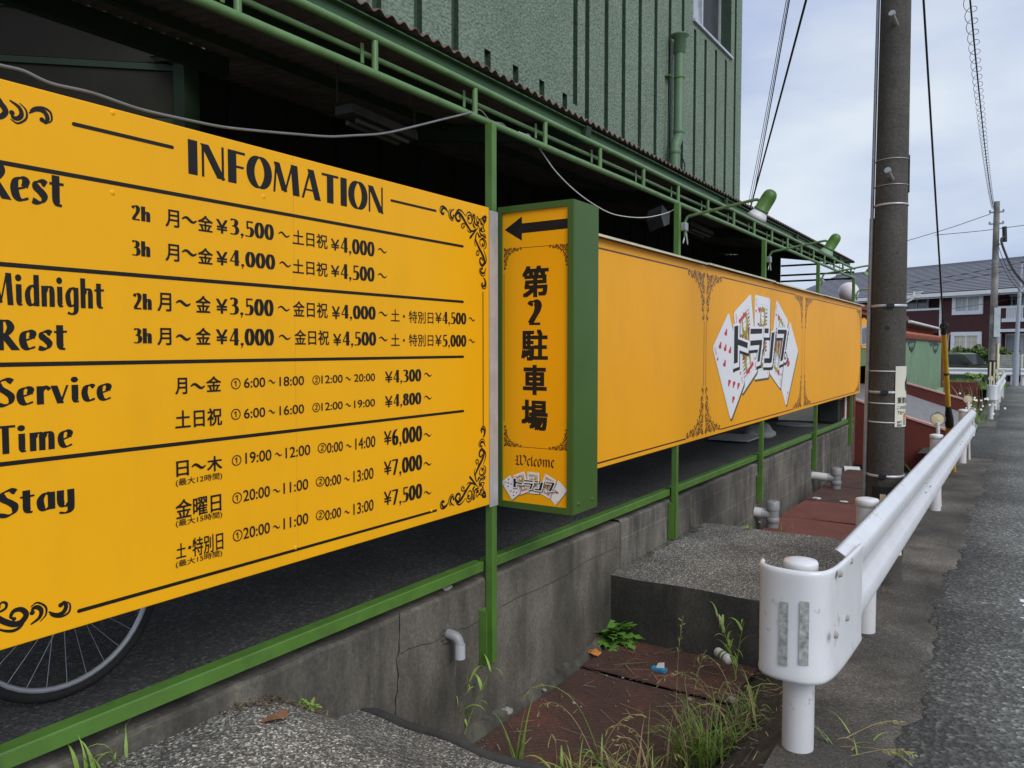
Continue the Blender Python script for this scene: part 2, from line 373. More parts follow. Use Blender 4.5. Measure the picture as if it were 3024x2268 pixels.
# a broad-nib alphabet: skeleton strokes, thick where they run down, thin where they run across
def EL(cx, cy, rx, ry): return [(cx + rx * math.sin(a), cy + ry * math.cos(a)) for a in [2 * math.pi * i / 20 for i in range(20)]]
TH = .055
G = {
 'I': (.30, [('l', [(.15, 0), (.15, 1)])]),
 'N': (.62, [('l', [(.06, 0), (.06, .97)], .06), ('l', [(.10, .97), (.52, .03)], .19), ('l', [(.56, 0), (.56, 1)], .06)]),
 'F': (.52, [('l', [(.15, 0), (.15, 1)]), ('l', [(.06, .96), (.50, .955)], .08), ('l', [(.15, .52), (.46, .52)], .07)]),
 'O': (.68, [('o', EL(.34, .5, .25, .47))]),
 'M': (.84, [('l', [(.05, 0), (.12, .98)], .06), ('l', [(.13, .97), (.36, .08)], .17), ('l', [(.37, .05), (.60, .97)], .06), ('l', [(.66, 1), (.72, 0)], .21)]),
 'A': (.64, [('l', [(.05, 0), (.30, .98)], .07), ('l', [(.31, 1), (.54, 0)], .2), ('l', [(.13, .3), (.5, .3)], .06)]),
 'T': (.58, [('l', [(.0, .955), (.58, .96)], .085), ('l', [(.29, 0), (.29, .96)])]),
 'R': (.66, [('l', [(.15, 0), (.15, 1)]), ('c', [(.15, .95), (.36, .95), (.47, .76), (.37, .56), (.2, .5)]), ('l', [(.27, .5), (.6, 0)], .21)]),
 'S': (.56, [('c', [(.50, .86), (.34, .95), (.14, .86), (.15, .66), (.33, .5), (.46, .34), (.43, .13), (.25, .04), (.02, .1)], None, .5)]),
 'e': (.52, [('l', [(.12, .30), (.40, .40)], .06), ('c', [(.38, .40), (.42, .56), (.31, .635), (.16, .56), (.11, .36), (.16, .13), (.29, .045), (.48, .11)], None, .25)]),
 's': (.46, [('c', [(.42, .56), (.29, .63), (.15, .58), (.15, .45), (.28, .33), (.36, .21), (.31, .08), (.18, .04), (.03, .08)], None, .5)]),
 't': (.44, [('c', [(.2, .86), (.2, .5), (.2, .2), (.25, .07), (.36, .03)]), ('l', [(.02, .62), (.43, .64)], .075)]),
 'i': (.31, [('c', [(.15, .67), (.15, .3), (.15, .15), (.19, .05), (.27, .03)]), ('d', (.14, .87), .11)]),
 'd': (.56, [('c', [(.44, .60), (.28, .64), (.15, .5), (.12, .32), (.17, .1), (.29, .04), (.44, .12)], None, .2), ('l', [(.45, 0), (.45, 1)])]),
 'n': (.56, [('l', [(.14, 0), (.14, .67)]), ('c', [(.16, .48), (.26, .62), (.38, .63), (.44, .5), (.44, 0)])]),
 'h': (.56, [('l', [(.14, 0), (.14, 1)]), ('c', [(.16, .48), (.26, .62), (.38, .63), (.44, .5), (.44, 0)])]),
 'g': (.56, [('c', [(.44, .60), (.28, .64), (.15, .5), (.12, .34), (.17, .12), (.29, .06), (.44, .14)], None, .2), ('c', [(.45, .67), (.45, .1), (.42, -.12), (.28, -.21), (.1, -.17)])]),
 'r': (.44, [('l', [(.14, 0), (.14, .67)]), ('c', [(.16, .44), (.24, .58), (.33, .62), (.43, .53)], .13)]),
 'v': (.54, [('l', [(.08, .67), (.27, 0)], .2), ('l', [(.28, .02), (.49, .67)], .07)]),
 'c': (.46, [('c', [(.43, .56), (.30, .635), (.16, .56), (.11, .34), (.16, .12), (.28, .045), (.44, .11)], None, .2)]),
 'a': (.56, [('c', [(.44, .60), (.28, .64), (.15, .5), (.12, .32), (.17, .1), (.29, .04), (.44, .14)], None, .2), ('l', [(.45, .02), (.45, .67)])]),
 'y': (.56, [('c', [(.13, .67), (.13, .25), (.19, .08), (.31, .06), (.44, .18)]), ('c', [(.45, .67), (.45, .1), (.42, -.12), (.28, -.21), (.08, -.17)])]),
 'm': (.86, [('l', [(.14, 0), (.14, .67)]), ('c', [(.16, .48), (.25, .62), (.36, .63), (.42, .5), (.42, 0)]), ('c', [(.45, .48), (.54, .62), (.65, .63), (.71, .5), (.71, 0)])]),
 '0': (.54, [('o', EL(.27, .5, .175, .465))]),
 '2': (.52, [('c', [(.06, .80), (.15, .94), (.30, .94), (.39, .78), (.34, .54), (.2, .28), (.09, .07)], None, .25), ('l', [(.04, .05), (.48, .05)], .1)]),
 '3': (.52, [('c', [(.06, .90), (.2, .96), (.34, .88), (.36, .72), (.28, .58), (.15, .54)]), ('c', [(.15, .54), (.32, .5), (.41, .34), (.37, .13), (.22, .035), (.03, .05)])]),
 '4': (.54, [('l', [(.34, .98), (.04, .28)], .07), ('l', [(.02, .28), (.53, .28)], .07), ('l', [(.37, 0), (.37, 1)])]),
 '5': (.52, [('l', [(.11, .95), (.46, .95)], .1), ('l', [(.14, .52), (.14, .97)], .09), ('c', [(.12, .52), (.28, .59), (.40, .46), (.41, .26), (.33, .08), (.19, .03), (.02, .06)])]),
 '6': (.54, [('c', [(.42, .95), (.26, .86), (.14, .62), (.12, .3), (.2, .06), (.33, .05), (.42, .22), (.40, .44), (.30, .54), (.16, .44)])]),
 '7': (.52, [('l', [(.03, .95), (.48, .95)], .1), ('l', [(.43, .93), (.17, 0)], .16)]),
 '8': (.54, [('o', EL(.27, .755, .13, .205)), ('o', EL(.27, .275, .165, .24))]),
 ',': (.24, [('d', (.12, .07), .085), ('l', [(.17, .05), (.08, -.16)], .05)]),
 ' ': (.3, []),
}
def nib(F, txt, u0, u1, v, h, T=.2, d=0, mi=0, gap=.035, slant=0):
    adv = [G[c][0] + gap for c in txt]; k = (u1 - u0) / (sum(adv) - gap); x = 0
    for c, a in zip(txt, adv):
        for st in G[c][1]:
            if st[0] == 'd':
                F.disc(u0 + (x + st[1][0]) * k, v + st[1][1] * h, st[2] * k * 1.05, d, mi, st[2] * h); continue
            P = [Vector(p) for p in st[1]]
            if st[0] != 'l': P = catmull(P, 7, st[0] == 'o')
            n = len(P); ws = []
            for i in range(n):
                if len(st) > 2 and st[2]: ws.append(st[2] / 2)
                else:
                    a_ = P[(i - 1) % n] if st[0] == 'o' or i > 0 else P[0]; b_ = P[(i + 1) % n] if st[0] == 'o' or i < n - 1 else P[-1]
                    t = (b_ - a_); t = t.normalized() if t.length else Vector((0, 1)); ph = st[3] if len(st) > 3 else 0
                    ws.append((TH + (T - TH) * abs(t.y * math.cos(ph) - t.x * math.sin(ph)) ** 1.3) / 2)
            # widths act across the stroke in glyph space, then the glyph is stretched to its box
            dd = F.lift(d); L = []; Rr = []; cl = st[0] == 'o'
            for i in range(n):
                a_ = P[(i - 1) % n] if cl or i > 0 else P[0]; b_ = P[(i + 1) % n] if cl or i < n - 1 else P[-1]
                t = (b_ - a_).normalized(); q = Vector((-t.y, t.x)) * ws[i]
                if st[0] == 'l' and abs(t.y) > .8: q = Vector((-math.copysign(ws[i], t.y) / max(.6, abs(t.y)), 0))
                L.append(P[i] + q); Rr.append(P[i] - q)
            vs = [F.P(u0 + (x + p.x + slant * p.y) * k, v + p.y * h, dd) for p in L + Rr]
            F.mb.add(vs, [(i, n + i, n + (i + 1) % n, (i + 1) % n) for i in range(n if cl else n - 1)], mi)
        x += a
# other characters come from Blender's built-in typeface, turned into flat meshes
_tx = {}
def glyphs(txt):
    if txt not in _tx:
        c = bpy.data.curves.new('t', 'FONT'); c.body = txt; o = bpy.data.objects.new('t', c); COL.objects.link(o)
        dg = bpy.context.evaluated_depsgraph_get(); me = o.evaluated_get(dg).to_mesh()
        vs = [(v.co.x, v.co.y) for v in me.vertices]; fs = [tuple(p.vertices) for p in me.polygons]
        bpy.data.objects.remove(o); bpy.data.curves.remove(c)
        xs = [p[0] for p in vs]; ys = [p[1] for p in vs]
        _tx[txt] = (vs, fs, min(xs), max(xs), min(ys), max(ys))
    return _tx[txt]
def ftext(F, txt, u0, u1, v0, v1, bold=0, d=0, mi=0, rot=0):
    vs, fs, x0, x1, y0, y1 = glyphs(txt)
    offs = [(0, 0)] if not bold else [(bold * a, bold * b) for a, b in ((-1, -.7), (1, -.7), (-1, .7), (1, .7), (0, 0))]
    for (a, b) in offs:
        dd = F.lift(d)
        Q = []
        for x, y in vs:
            u = u0 + (x - x0) / (x1 - x0) * (u1 - u0); v = v0 + (y - y0) / (y1 - y0) * (v1 - v0)
            if rot:
                cu, cv = (u0 + u1) / 2, (v0 + v1) / 2; du, dv = u - cu, v - cv
                u, v = cu + du * math.cos(rot) - dv * math.sin(rot), cv + du * math.sin(rot) + dv * math.cos(rot)
            Q.append(F.P(u + a, v + b, dd))
        F.mb.add(Q, fs, mi)
def wave(F, u0, u1, v, amp, w_, d=0, mi=0):
    P = [(u0 + (u1 - u0) * i / 16, v + amp * math.sin(2 * math.pi * i / 16) ) for i in range(17)]
    F.ribbon(P, [w_ * (.45 + .55 * math.sin(math.pi * i / 16)) for i in range(17)], d, mi)

# corner scroll: strokes in a unit square, corner at (0,0), one arm down +v, mirrored for the other arm
def _o(pts): return [((1135 - x) / 805, (y - 320) / 1300) for x, y in pts]
SCROLL = [  # points, max half width, dot at the first point
 (_o([(1068, 1100), (1050, 1072), (1020, 1100), (1022, 1165), (1060, 1208), (1098, 1165), (1100, 1100), (1068, 1015), (1010, 915), (965, 830), (940, 770), (948, 690), (975, 630)]), .022, .016),
 (_o([(1060, 1208), (1115, 1170), (1137, 1110), (1128, 1030), (1085, 915)]), .012, 0),
 (_o([(972, 968), (950, 1000), (962, 1036), (990, 1030), (1002, 970), (985, 880)]), .010, .018),
 (_o([(1072, 828), (1058, 850), (1085, 862), (1108, 815), (1096, 765), (1060, 740), (1022, 768), (1022, 830), (1060, 890)]), .011, .020),
 (_o([(1042, 720), (1095, 722), (1134, 790), (1130, 870), (1085, 908)]), .010, 0),
 (_o([(925, 760), (925, 830), (945, 890)]), .008, 0),
 (_o([(985, 640), (1010, 690), (1050, 685)]), .009, 0), (_o([(975, 650), (1000, 705), (1035, 720)]), .008, 0),
 (_o([(1060, 1262), (1036, 1270), (1034, 1310), (1062, 1345), (1102, 1325), (1130, 1245)]), .017, .02),
 (_o([(1022, 1248), (1006, 1310), (1045, 1385), (1095, 1385), (1128, 1330)]), .008, 0),
 (_o([(1060, 1528), (1048, 1560), (1080, 1578), (1112, 1545), (1112, 1480), (1082, 1412)]), .017, .02),
 (_o([(1048, 1588), (1075, 1618), (1118, 1605), (1134, 1540), (1122, 1465), (1098, 1420)]), .009, 0),
 (_o([(1108, 340), (1128, 320), (1125, 380), (1105, 420), (1080, 380), (1108, 340)]), .020, 0),
 (_o([(1112, 440), (1085, 500), (1095, 560), (1118, 580)]), .010, 0), (_o([(1095, 430), (1065, 490), (1085, 550)]), .007, 0),
 (_o([(1048, 560), (1030, 590), (1012, 560), (1020, 530)]), .010, .026),
 (_o([(1115, 590), (1060, 605), (1015, 580), (1030, 650), (1090, 680), (1125, 700), (1110, 650), (1075, 640)]), .013, 0),
]
def ornament(F, u, v, su, sv, hu, hv, mi=0, wk=1, detail=True, d=0):
    """corner at (u, v); arms run towards su*u and sv*v; hu, hv = arm lengths"""
    for sw in (0, 1):
        for pts, w_, dot in SCROLL:
            P = [(p[1], p[0]) if sw else (p[0], p[1]) for p in pts]
            P = catmull([Vector(p) for p in P], 5 if detail else 3)
            Q = [(u + su * p.x * hu, v + sv * p.y * hv) for p in P]; n = len(Q); k = w_ * wk * (hu + hv) / 2
            F.ribbon(Q, [k * (.25 + .75 * math.sin(math.pi * min(1, (i + .6) / n)) ** .8) for i in range(n)], d, mi)
            if dot: F.disc(Q[0][0], Q[0][1], dot * wk * hu * .95, d, mi, dot * wk * hv * .95, 10)
    a = [(.185, .155), (.40, .345)]   # the straight spike towards the middle and the square knot
    F.ribbon([(u + su * hu * p, v + sv * hv * q) for p, q in ((.16, .15), (.27, .25), (.36, .33), (.38, .35))], [.003 * hu, .013 * hu * wk, .018 * hu * wk, .006 * hu], d, mi)
    F.disc(u + su * hu * .11, v + sv * hv * .11, .03 * hu * wk, d, mi, .03 * hv * wk, 4)

# ================================================================== STRUCTURE: ground sheets
def gz(y): return -0.010 * max(0, y - 3)            # the street falls gently away
def sheet(name, xs, ys, zf, m, kind='structure'):
    b = MB(); nx, ny = len(xs), len(ys)
    vs = [(x, y, zf(x, y)) for y in ys for x in xs]
    b.add(vs, [(j * nx + i, j * nx + i + 1, (j + 1) * nx + i + 1, (j + 1) * nx + i) for j in range(ny - 1) for i in range(nx - 1)], 0, True)
    return tag(b.build(name, m), kind=kind)
def lin(a, b, n): return [a + (b - a) * i / n for i in range(n + 1)]
rnd = random.Random(7)
sheet('ground', lin(-400, 400, 40), [-60, -5, 3, 20, 48, 70, 120, 400, 900], lambda x, y: gz(min(y, 60)) - .62, m_verge)
# the road: one asphalt sheet with a ragged edge over the concrete shoulder
b = MB(); rr = random.Random(3); L = []
for y in lin(-4, 12.7, 560):
    L.append((-.31 + .03 * math.sin(y * 2.1) + .018 * math.sin(y * 7.3 + 1) + .012 * math.sin(y * 17.1) + .008 * math.sin(y * 41 + 2) + rr.uniform(-.007, .007) + .012 * max(0, y - 6), y))
L += [(-.33, 12.75), (-1.15, 12.78), (-1.15, 17.95)]
for y in lin(18.0, 44, 40): L.append((-.30 + rr.uniform(-.03, .03) - .002 * (y - 18), y))
L.append((-16, 44.2)); L.append((-16, 46))
Rt = 7.0
for (x0, y0), (x1, y1) in zip(L[:-1], L[1:]):
    if abs(y1 - y0) < 1e-6: continue
    b.add([(x0 - .03, y0, gz(y0) - .004), (x0, y0, gz(y0) + .004), (Rt, y0, gz(y0) + .004), (Rt, y1, gz(y1) + .004), (x1, y1, gz(y1) + .004), (x1 - .03, y1, gz(y1) - .004)], [(0, 1, 4, 5), (1, 2, 3, 4)])
tag(b.build('road', m_asphalt, fix=False), kind='structure')
# shoulder (pavement strip) as a slab with a left face
def strip(name, x0, x1, y0, y1, m, drop=.5, n=12):
    b = MB(); ys = lin(y0, y1, n)
    for a, c in zip(ys[:-1], ys[1:]):
        b.add([(x0, a, gz(a)), (x1, a, gz(a)), (x1, c, gz(c)), (x0, c, gz(c))], [(0, 1, 2, 3)])
        b.add([(x0, a, gz(a)), (x0, c, gz(c)), (x0 - .12, c, gz(c) - drop), (x0 - .12, a, gz(a) - drop)], [(0, 1, 2, 3)])
    return tag(b.build(name, m, fix=False), kind='structure')
strip('pavement', -.70, .3, -4, 12.75, m_shoulder)
strip('pavement', -.70, .3, 18.0, 44, m_shoulder)
# bottom of the drainage strip between wall and street, rising in an earth bank to the shoulder
def ditch(x, y):
    t = (x + 1.22) / .50
    z = -.43 if t < 0 else -.43 + .40 * min(1, t) ** 1.3
    return z + gz(y) * .3 + .012 * math.sin(x * 23 + y * 9) + .01 * math.sin(y * 31)
sheet('verge', lin(-2.2, -.66, 22), lin(-4, 13.2, 160), ditch, m_soil)
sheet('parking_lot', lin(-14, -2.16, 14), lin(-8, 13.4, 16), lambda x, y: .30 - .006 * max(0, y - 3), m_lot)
sheet('verge', [-60, -20, -2.2], [36, 43.9], lambda x, y: gz(y) - .03, m_verge)
sheet('parking_lot', lin(-45, 30, 10), lin(47.4, 75, 6), lambda x, y: -.52, m_ramp)
sheet('road', lin(-60, 60, 10), [43.6, 45.6, 47.4], lambda x, y: gz(y) + .001, m_asphalt)
# painted edge line flakes
b = MB(); rr = random.Random(11)
for y in lin(3.9, 5.4, 40):
    if rr.random() < .55:
        cx, cy, r = .115 + rr.uniform(-.05, .06), y + rr.uniform(-.02, .02), rr.uniform(.012, .035)
        b.add([(cx + r * rr.uniform(.6, 1.2) * math.cos(a), cy + r * rr.uniform(.5, 1) * math.sin(a), gz(cy) + .007) for a in [i * math.pi / 4 for i in range(8)]], [tuple(range(8))])
tag(b.build('road_marking', m_white, fix=False), kind='structure')

# ================================================================== RETAINING WALL (things from here on)
def wtop(y): return .345 - .0075 * max(0, y - 3)
WX = -2.131
wall = empty('retaining_wall', 'stained grey concrete retaining wall under the green railing', 'wall', (WX, 5, 0))
def wallseg(y0, y1, m, name, xf=WX, n=24):
    b = MB(); ys = lin(y0, y1, n); rr = random.Random(int(y0 * 10)); tops = []
    for y in ys:
        tops.append(wtop(y) - .012 + rr.uniform(-.006, .006))
    for i in range(n):
        a, c = ys[i], ys[i + 1]; ta, tcz = tops[i], tops[i + 1]
        b.add([(xf, a, -.7), (xf, c, -.7), (xf, c, tcz - .012), (xf, a, ta - .012)], [(0, 1, 2, 3)])
        b.add([(xf, a, ta - .012), (xf, c, tcz - .012), (xf - .014, c, tcz), (xf - .014, a, ta)], [(0, 1, 2, 3)])
        b.add([(xf - .014, a, ta), (xf - .014, c, tcz), (xf - .16, c, tcz), (xf - .16, a, ta)], [(0, 1, 2, 3)])
    b.add([(xf, y1, -.7), (xf - .16, y1, -.7), (xf - .16, y1, tops[-1]), (xf, y1, tops[-1])], [(0, 1, 2, 3)])
    return part(b, name, m, wall)
wallseg(-2.5, 4.60, m_wallA, 'cast_section', n=60)
wallseg(4.61, 13.3, m_wallB, 'block_section', WX - .003, 70)
# the long crack and a hairline branch
b = MB(); rr = random.Random(5)
cp = []
for i in range(15):
    t = i / 14; p = on('x', WX, 862 - 8 * t + rr.uniform(-3, 3), 1320 + 242 * t); cp.append((p.y, p.z))
F = Flat((WX + .0015, 0, 0), (0, 1, 0), (0, 0, 1), (1, 0, 0))
F.ribbon(cp, [.0015 + .0022 * (i % 3) / 2 for i in range(15)])
cp = []
for i in range(13):
    t = i / 12; p = on('x', WX, 865 + (1055 - 865) * t, 1412 - 75 * t + rr.uniform(-4, 4)); cp.append((p.y, p.z))
F.ribbon(cp, [.0012] * 13)
cp = [(p.y, p.z) for p in [on('x', WX, x + rr.uniform(-3, 3), y) for x, y in ((1082, 1312), (1120, 1290), (1165, 1270), (1220, 1243), (1262, 1215), (1300, 1196), (1335, 1180))]]
F.ribbon(cp, [.0012] * 7)
F.build('crack', m_black, wall)
b = MB()
for y, wd in ((4.605, .012), (5.93, .07)):
    b.box((WX - .004, y - wd / 2, -.3), (WX + .0025, y + wd / 2, wtop(y) - .03))
part(b, 'mortar_joint', m_mortar, wall)
# crumbling mortar ledge between wall and plates
b = MB(); rr = random.Random(9); ys = lin(2.26, 4.44, 70); prof = []
for y in ys:
    prof.append([(WX + .002, y, -.35 + .012 * math.sin(y * 9) + rr.uniform(-.008, .008)), (WX + .026 + .012 * math.sin(y * 6 + 1) + rr.uniform(-.008, .008), y, -.362 + .010 * math.sin(y * 13) + rr.uniform(-.01, .008)), (WX + .058 + .012 * math.sin(y * 6 + 1) + rr.uniform(-.012, .012), y, -.425)])
for i in range(70):
    for k in range(2): b.add([prof[i][k], prof[i][k + 1], prof[i + 1][k + 1], prof[i + 1][k]], [(0, 1, 2, 3)])
part(b, 'mortar_ledge', m_mortar, wall)
tag(wall, None, None)

# ================================================================== SLABS AND STEEL PLATES
def slab(name, label, y0, y1, x0, x1, zf, m, mf, n=(16, 16), edge=None):
    t = empty(name, label, 'slab', ((x0 + x1) / 2, (y0 + y1) / 2, 0))
    b = MB(); xs, ys = lin(x0, x1, n[0]), lin(y0, y1, n[1]); nx = len(xs)
    b.add([(x, y, zf(x, y)) for y in ys for x in xs], [(j * nx + i, j * nx + i + 1, (j + 1) * nx + i + 1, (j + 1) * nx + i) for j in range(n[1]) for i in range(n[0])], 0, True)
    part(b, 'top', m, t)
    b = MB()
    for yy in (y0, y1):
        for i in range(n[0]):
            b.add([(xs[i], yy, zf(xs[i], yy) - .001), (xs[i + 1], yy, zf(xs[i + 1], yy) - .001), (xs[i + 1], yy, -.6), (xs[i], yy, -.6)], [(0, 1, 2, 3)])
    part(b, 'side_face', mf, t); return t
far_slab = slab('concrete_slab', 'far concrete bridge slab with dark mossy front face crossing the ditch', 4.47, 6.24, WX, -.68, lambda x, y: .003 + .004 * math.sin(x * 9 + y * 5), m_aggr, m_slabface)
b = MB(); rr = random.Random(21)          # mortar fillet where the slab meets the wall
for i, y in enumerate(lin(4.5, 6.1, 26)):
    if 4.5 < y < 6.2: b.lathe([(0, .012 + rr.uniform(0, .012)), (.02, .01), (.035 + rr.uniform(0, .03), -.002)], (WX + rr.uniform(-.01, .008), y + rr.uniform(-.03, .03), .003), 7)
part(b, 'mortar_fillet', m_mortar, far_slab)
def nz(x, y):
    e = 1 / (1 + math.exp((y - 1.93) * 11)); k = max(0, min(1, (x + 2.15) / 1.3))
    return .012 + .262 * e * (1 - .95 * k * k * (3 - 2 * k)) + .006 * math.sin(x * 17 + y * 11)
near_slab = slab('concrete_slab', 'near bridge slab of exposed aggregate with a dark rubber edge at the bottom of the picture', -2, 2.2, WX, -.68, nz, m_aggr, m_slabface, (26, 70))
b = MB(); pts = [(x, 2.215 + .004 * math.sin(x * 9), nz(x, 2.2) + .002) for x in lin(WX, -.72, 20)]
b.tube([(x, y, z - .004) for x, y, z in pts], [.006] + [.02] * 19 + [.02], 8); part(b, 'rubber_edge', M('grey_rubber', (.042, .04, .038), .85, .3, 20, .3, 60, .004), near_slab)

def plate(label, x0, x1, y0, y1, z, m, tilt=0, lozenges=True, group=None):
    t = MB(); t.bevbox((x0, y0, z - .009), (x1, y1, z), .003)
    if lozenges:
        px = .043; i = 0; y = y0 + .03
        while y < y1 - .02:
            x = x0 + .03 + (px / 2 if i % 2 else 0)
            while x < x1 - .02:
                a = .7 if (round((x - x0) / (px / 2)) + i) % 2 else -.7
                l, wd, h = .0135, .0036, .0022; c, s_ = math.cos(a), math.sin(a)
                P = [(x + c * p - s_ * q, y + s_ * p + c * q, z) for p, q in ((-l, 0), (0, -wd), (l, 0), (0, wd))]
                T_ = [(x + c * p * .55 - s_ * q * .5, y + s_ * p * .55 + c * q * .5, z + h) for p, q in ((-l, 0), (0, -wd), (l, 0), (0, wd))]
                t.add(P + T_, [(0, 1, 5, 4), (1, 2, 6, 5), (2, 3, 7, 6), (3, 0, 4, 7), (4, 5, 6, 7)])
                x += px
            y += px * .5; i += 1
    o = t.build('steel_plate', m, loc=((x0 + x1) / 2, (y0 + y1) / 2, z)); o.rotation_euler = (0, tilt, R(-1.2))
    return tag(o, label, 'plate', group)
PG = 'rusty steel plates covering the ditch'
plate('large rusty checker plate nearest the tall grass, in front of the narrow gap', -2.065, -1.2, 2.26, 3.905, -.385, m_rust, R(-.4), group=PG)
plate('rusty checker plate with the blue packet, against the far slab', -2.06, -1.2, 3.935, 4.455, -.382, m_rust, R(-.3), group=PG)
for k, (y0, y1, m, lb) in enumerate(((6.27, 7.3, m_rust, 'brown rusty plate right behind the far slab, beside the first capped drain pipe'), (7.32, 8.35, m_rustred, 'brick red steel plate between the first and second capped drain pipes'),
                                     (8.37, 9.4, m_rustred, 'brick red worn steel plate left of the utility pole foot'), (9.42, 10.5, m_rust, 'brown rusty plate beside the second capped drain pipe'), (10.52, 12.1, m_rust, 'farthest brown rusty plate under the short white pipe'))):
    plate(lb, -2.03, -1.15, y0, y1, -.315 - .004 * (k % 2), m, R(.6 if k % 2 else -.5), False, group=PG)

# ================================================================== CARPORT (green frame, railing and roof)
CY0, CY1 = -1.6, 13.05
carport = empty('carport', 'green steel carport frame with pipe truss, corrugated roof and low railing', 'carport', (WX, 6, .3))
def railz(y): return .425 - .0078 * max(0, y - 2)
b = MB()
for y0, y1 in ((-1.6, 3.06), (3.11, 5.475), (5.525, 7.81), (7.86, 10.3), (10.35, 12.83), (12.88, 13.35)):
    za, zb = railz(y0), railz(y1); X0, X1 = -2.19, -2.136
    vs = [(X0, y0, za - .046), (X1, y0, za - .046), (X1, y0, za - .004), (X1 - .004, y0, za), (X0, y0, za)]
    b.add(vs + [(x, y1, z - za + zb) for x, _, z in vs], [(0, 1, 6, 5), (1, 2, 7, 6), (2, 3, 8, 7), (3, 4, 9, 8), (4, 0, 5, 9), (0, 4, 3, 2, 1), (5, 6, 7, 8, 9)])
part(b, 'rail', m_green, carport)
for y, zb in ((.75, .3), (3.085, -.076), (5.5, .03), (7.835, -.09), (10.325, -.09), (12.855, -.05)):
    b = MB(); b.bevbox((-2.128, y - .0195, zb), (-2.0865, y + .0195, 2.498), .003); p = part(b, 'post', m_green, carport)
    b = MB(); b.bevbox((-2.13, y - .072, zb + .005), (-2.122, y - .021, zb + .27), .002); b.bevbox((-2.122, y - .072, zb + .005), (-2.085, y - .067, zb + .27), .002)
    for z in (.05, .22): b.lathe([(.0, .008), (.007, .007), (.008, 0)], (-2.1215, y - .05, zb + z), 6, axis=(1, 0, 0))
    part(b, 'bracket', m_green, p)
for nm, x, z, r in (('lower_chord', WX, 2.512, .0172), ('upper_chord', WX, 2.652, .0152), ('middle_pipe', -2.185, 2.60, .0115)):
    b = MB(); b.tube([(x, y, z + .0015 * math.sin(y * 3)) for y in lin(CY0, CY1, 30)], r, 12); part(b, nm, m_greenpipe, carport)
sy = [-1.0, -.33, .34, 1.02, 1.68, 2.32, 2.99, 3.63, 4.28, 4.93, 5.57, 6.23, 6.92, 7.56, 8.2, 8.85, 9.5, 10.15, 10.8, 11.45, 12.1, 12.75]
for y in sy:
    b = MB(); b.tube([(WX, y, 2.52), (WX, y, 2.64)], .0132, 10)
    s_ = part(b, 'strut', m_greenpipe, carport)
    b = MB(); b.bevbox((-2.176, y - .034, 2.555), (-2.17, y - .018, 2.632), .002); part(b, 'clip', m_greenpipe, s_)
b = MB(); b.box((-2.262, CY0, 2.705), (-2.255, CY1 + .35, 2.785)); b.box((-2.255, CY0, 2.705), (-2.225, CY1 + .35, 2.711)); b.box((-2.255, CY0, 2.779), (-2.225, CY1 + .35, 2.785))
part(b, 'fascia', M('fascia_green', (.05, .115, .04), .5, .15, 5, dirt=.4, dirtcol=(.03, .06, .03)), carport)
# corrugated roof, rusty at the cut edge
def roof_z(x): return 2.812 + (-2.22 - x) * .15
b = MB(); pitch_ = .076; n = int((CY1 + .45 - CY0) / pitch_ * 8); row = []
for i in range(n + 1):
    y = CY0 + i * pitch_ / 8; h = .0105 * math.cos(2 * math.pi * i / 8); row.append((y, h))
xb_ = lambda y: -3.66 if y < 2.72 else -4.26
vs = [(-2.2, y, roof_z(-2.2) + h) for y, h in row] + [(xb_(y), y, roof_z(xb_(y)) + h) for y, h in row]
N_ = n + 1
b.add(vs, [(i, i + 1, N_ + i + 1, N_ + i) for i in range(n)], 0, True)
vs = [(x, y, roof_z(x) + h - dz) for x, dz in ((-2.2, 0), (-2.2, .0045)) for y, h in row]
b.add(vs, [(i, i + 1, N_ + i + 1, N_ + i) for i in range(n)], 1)
m_roof = M('weathered_corrugated', (.15, .125, .105), .8, .3, 5, dirt=.5, dirtcol=(.08, .06, .05))
m_rustedge = M('rusty_edge', (.17, .075, .05), .85, .4, 18)
part(b, 'roof_sheet', [m_roof, m_rustedge], carport)
b = MB(); b.box((-9.5, CY0, 4.45), (-2.7, 2.93, 4.5)); b.box((-9.5, CY0, .3), (-9.45, 3.0, 4.45)); part(b, 'unseen_rear_roof', m_roof, carport)  # unseen roof and wall, extended to keep light off the boards
b = MB(); b.box((-3.69, CY0, roof_z(-3.66) - .11), (-3.63, 2.8, roof_z(-3.66) - .012)); part(b, 'rear_beam', m_darkgreen, carport)
for y in (-.8, 1.6, 4.3, 7.0, 9.7, 12.4):
    b = MB(); b.obox((-3.2, y, roof_z(-3.2) - .075), (.98, 0, -.147), (0, .03, 0), (.008, 0, .05)); part(b, 'rafter', m_darkgreen, carport)
for x in (-2.75, -3.3):
    b = MB(); b.box((x - .02, CY0, roof_z(x) - .05), (x + .02, CY1 + .3, roof_z(x) - .014)); part(b, 'purlin', m_darkgreen, carport)
# end screen with black bars
b = MB(); b.box((-4.19, 12.90, .25), (-3.21, 12.93, roof_z(-3.6) - .05)); part(b, 'end_panel', M('end_panel_green', (.035, .06, .042), .8, .3, 8, .4, 30, .01), carport)
for z in (2.745, 2.592, 2.498):
    b = MB(); b.box((-3.2, 12.9, z - .014), (-2.11, 12.92, z + .014)); part(b, 'end_bar', m_black, carport)

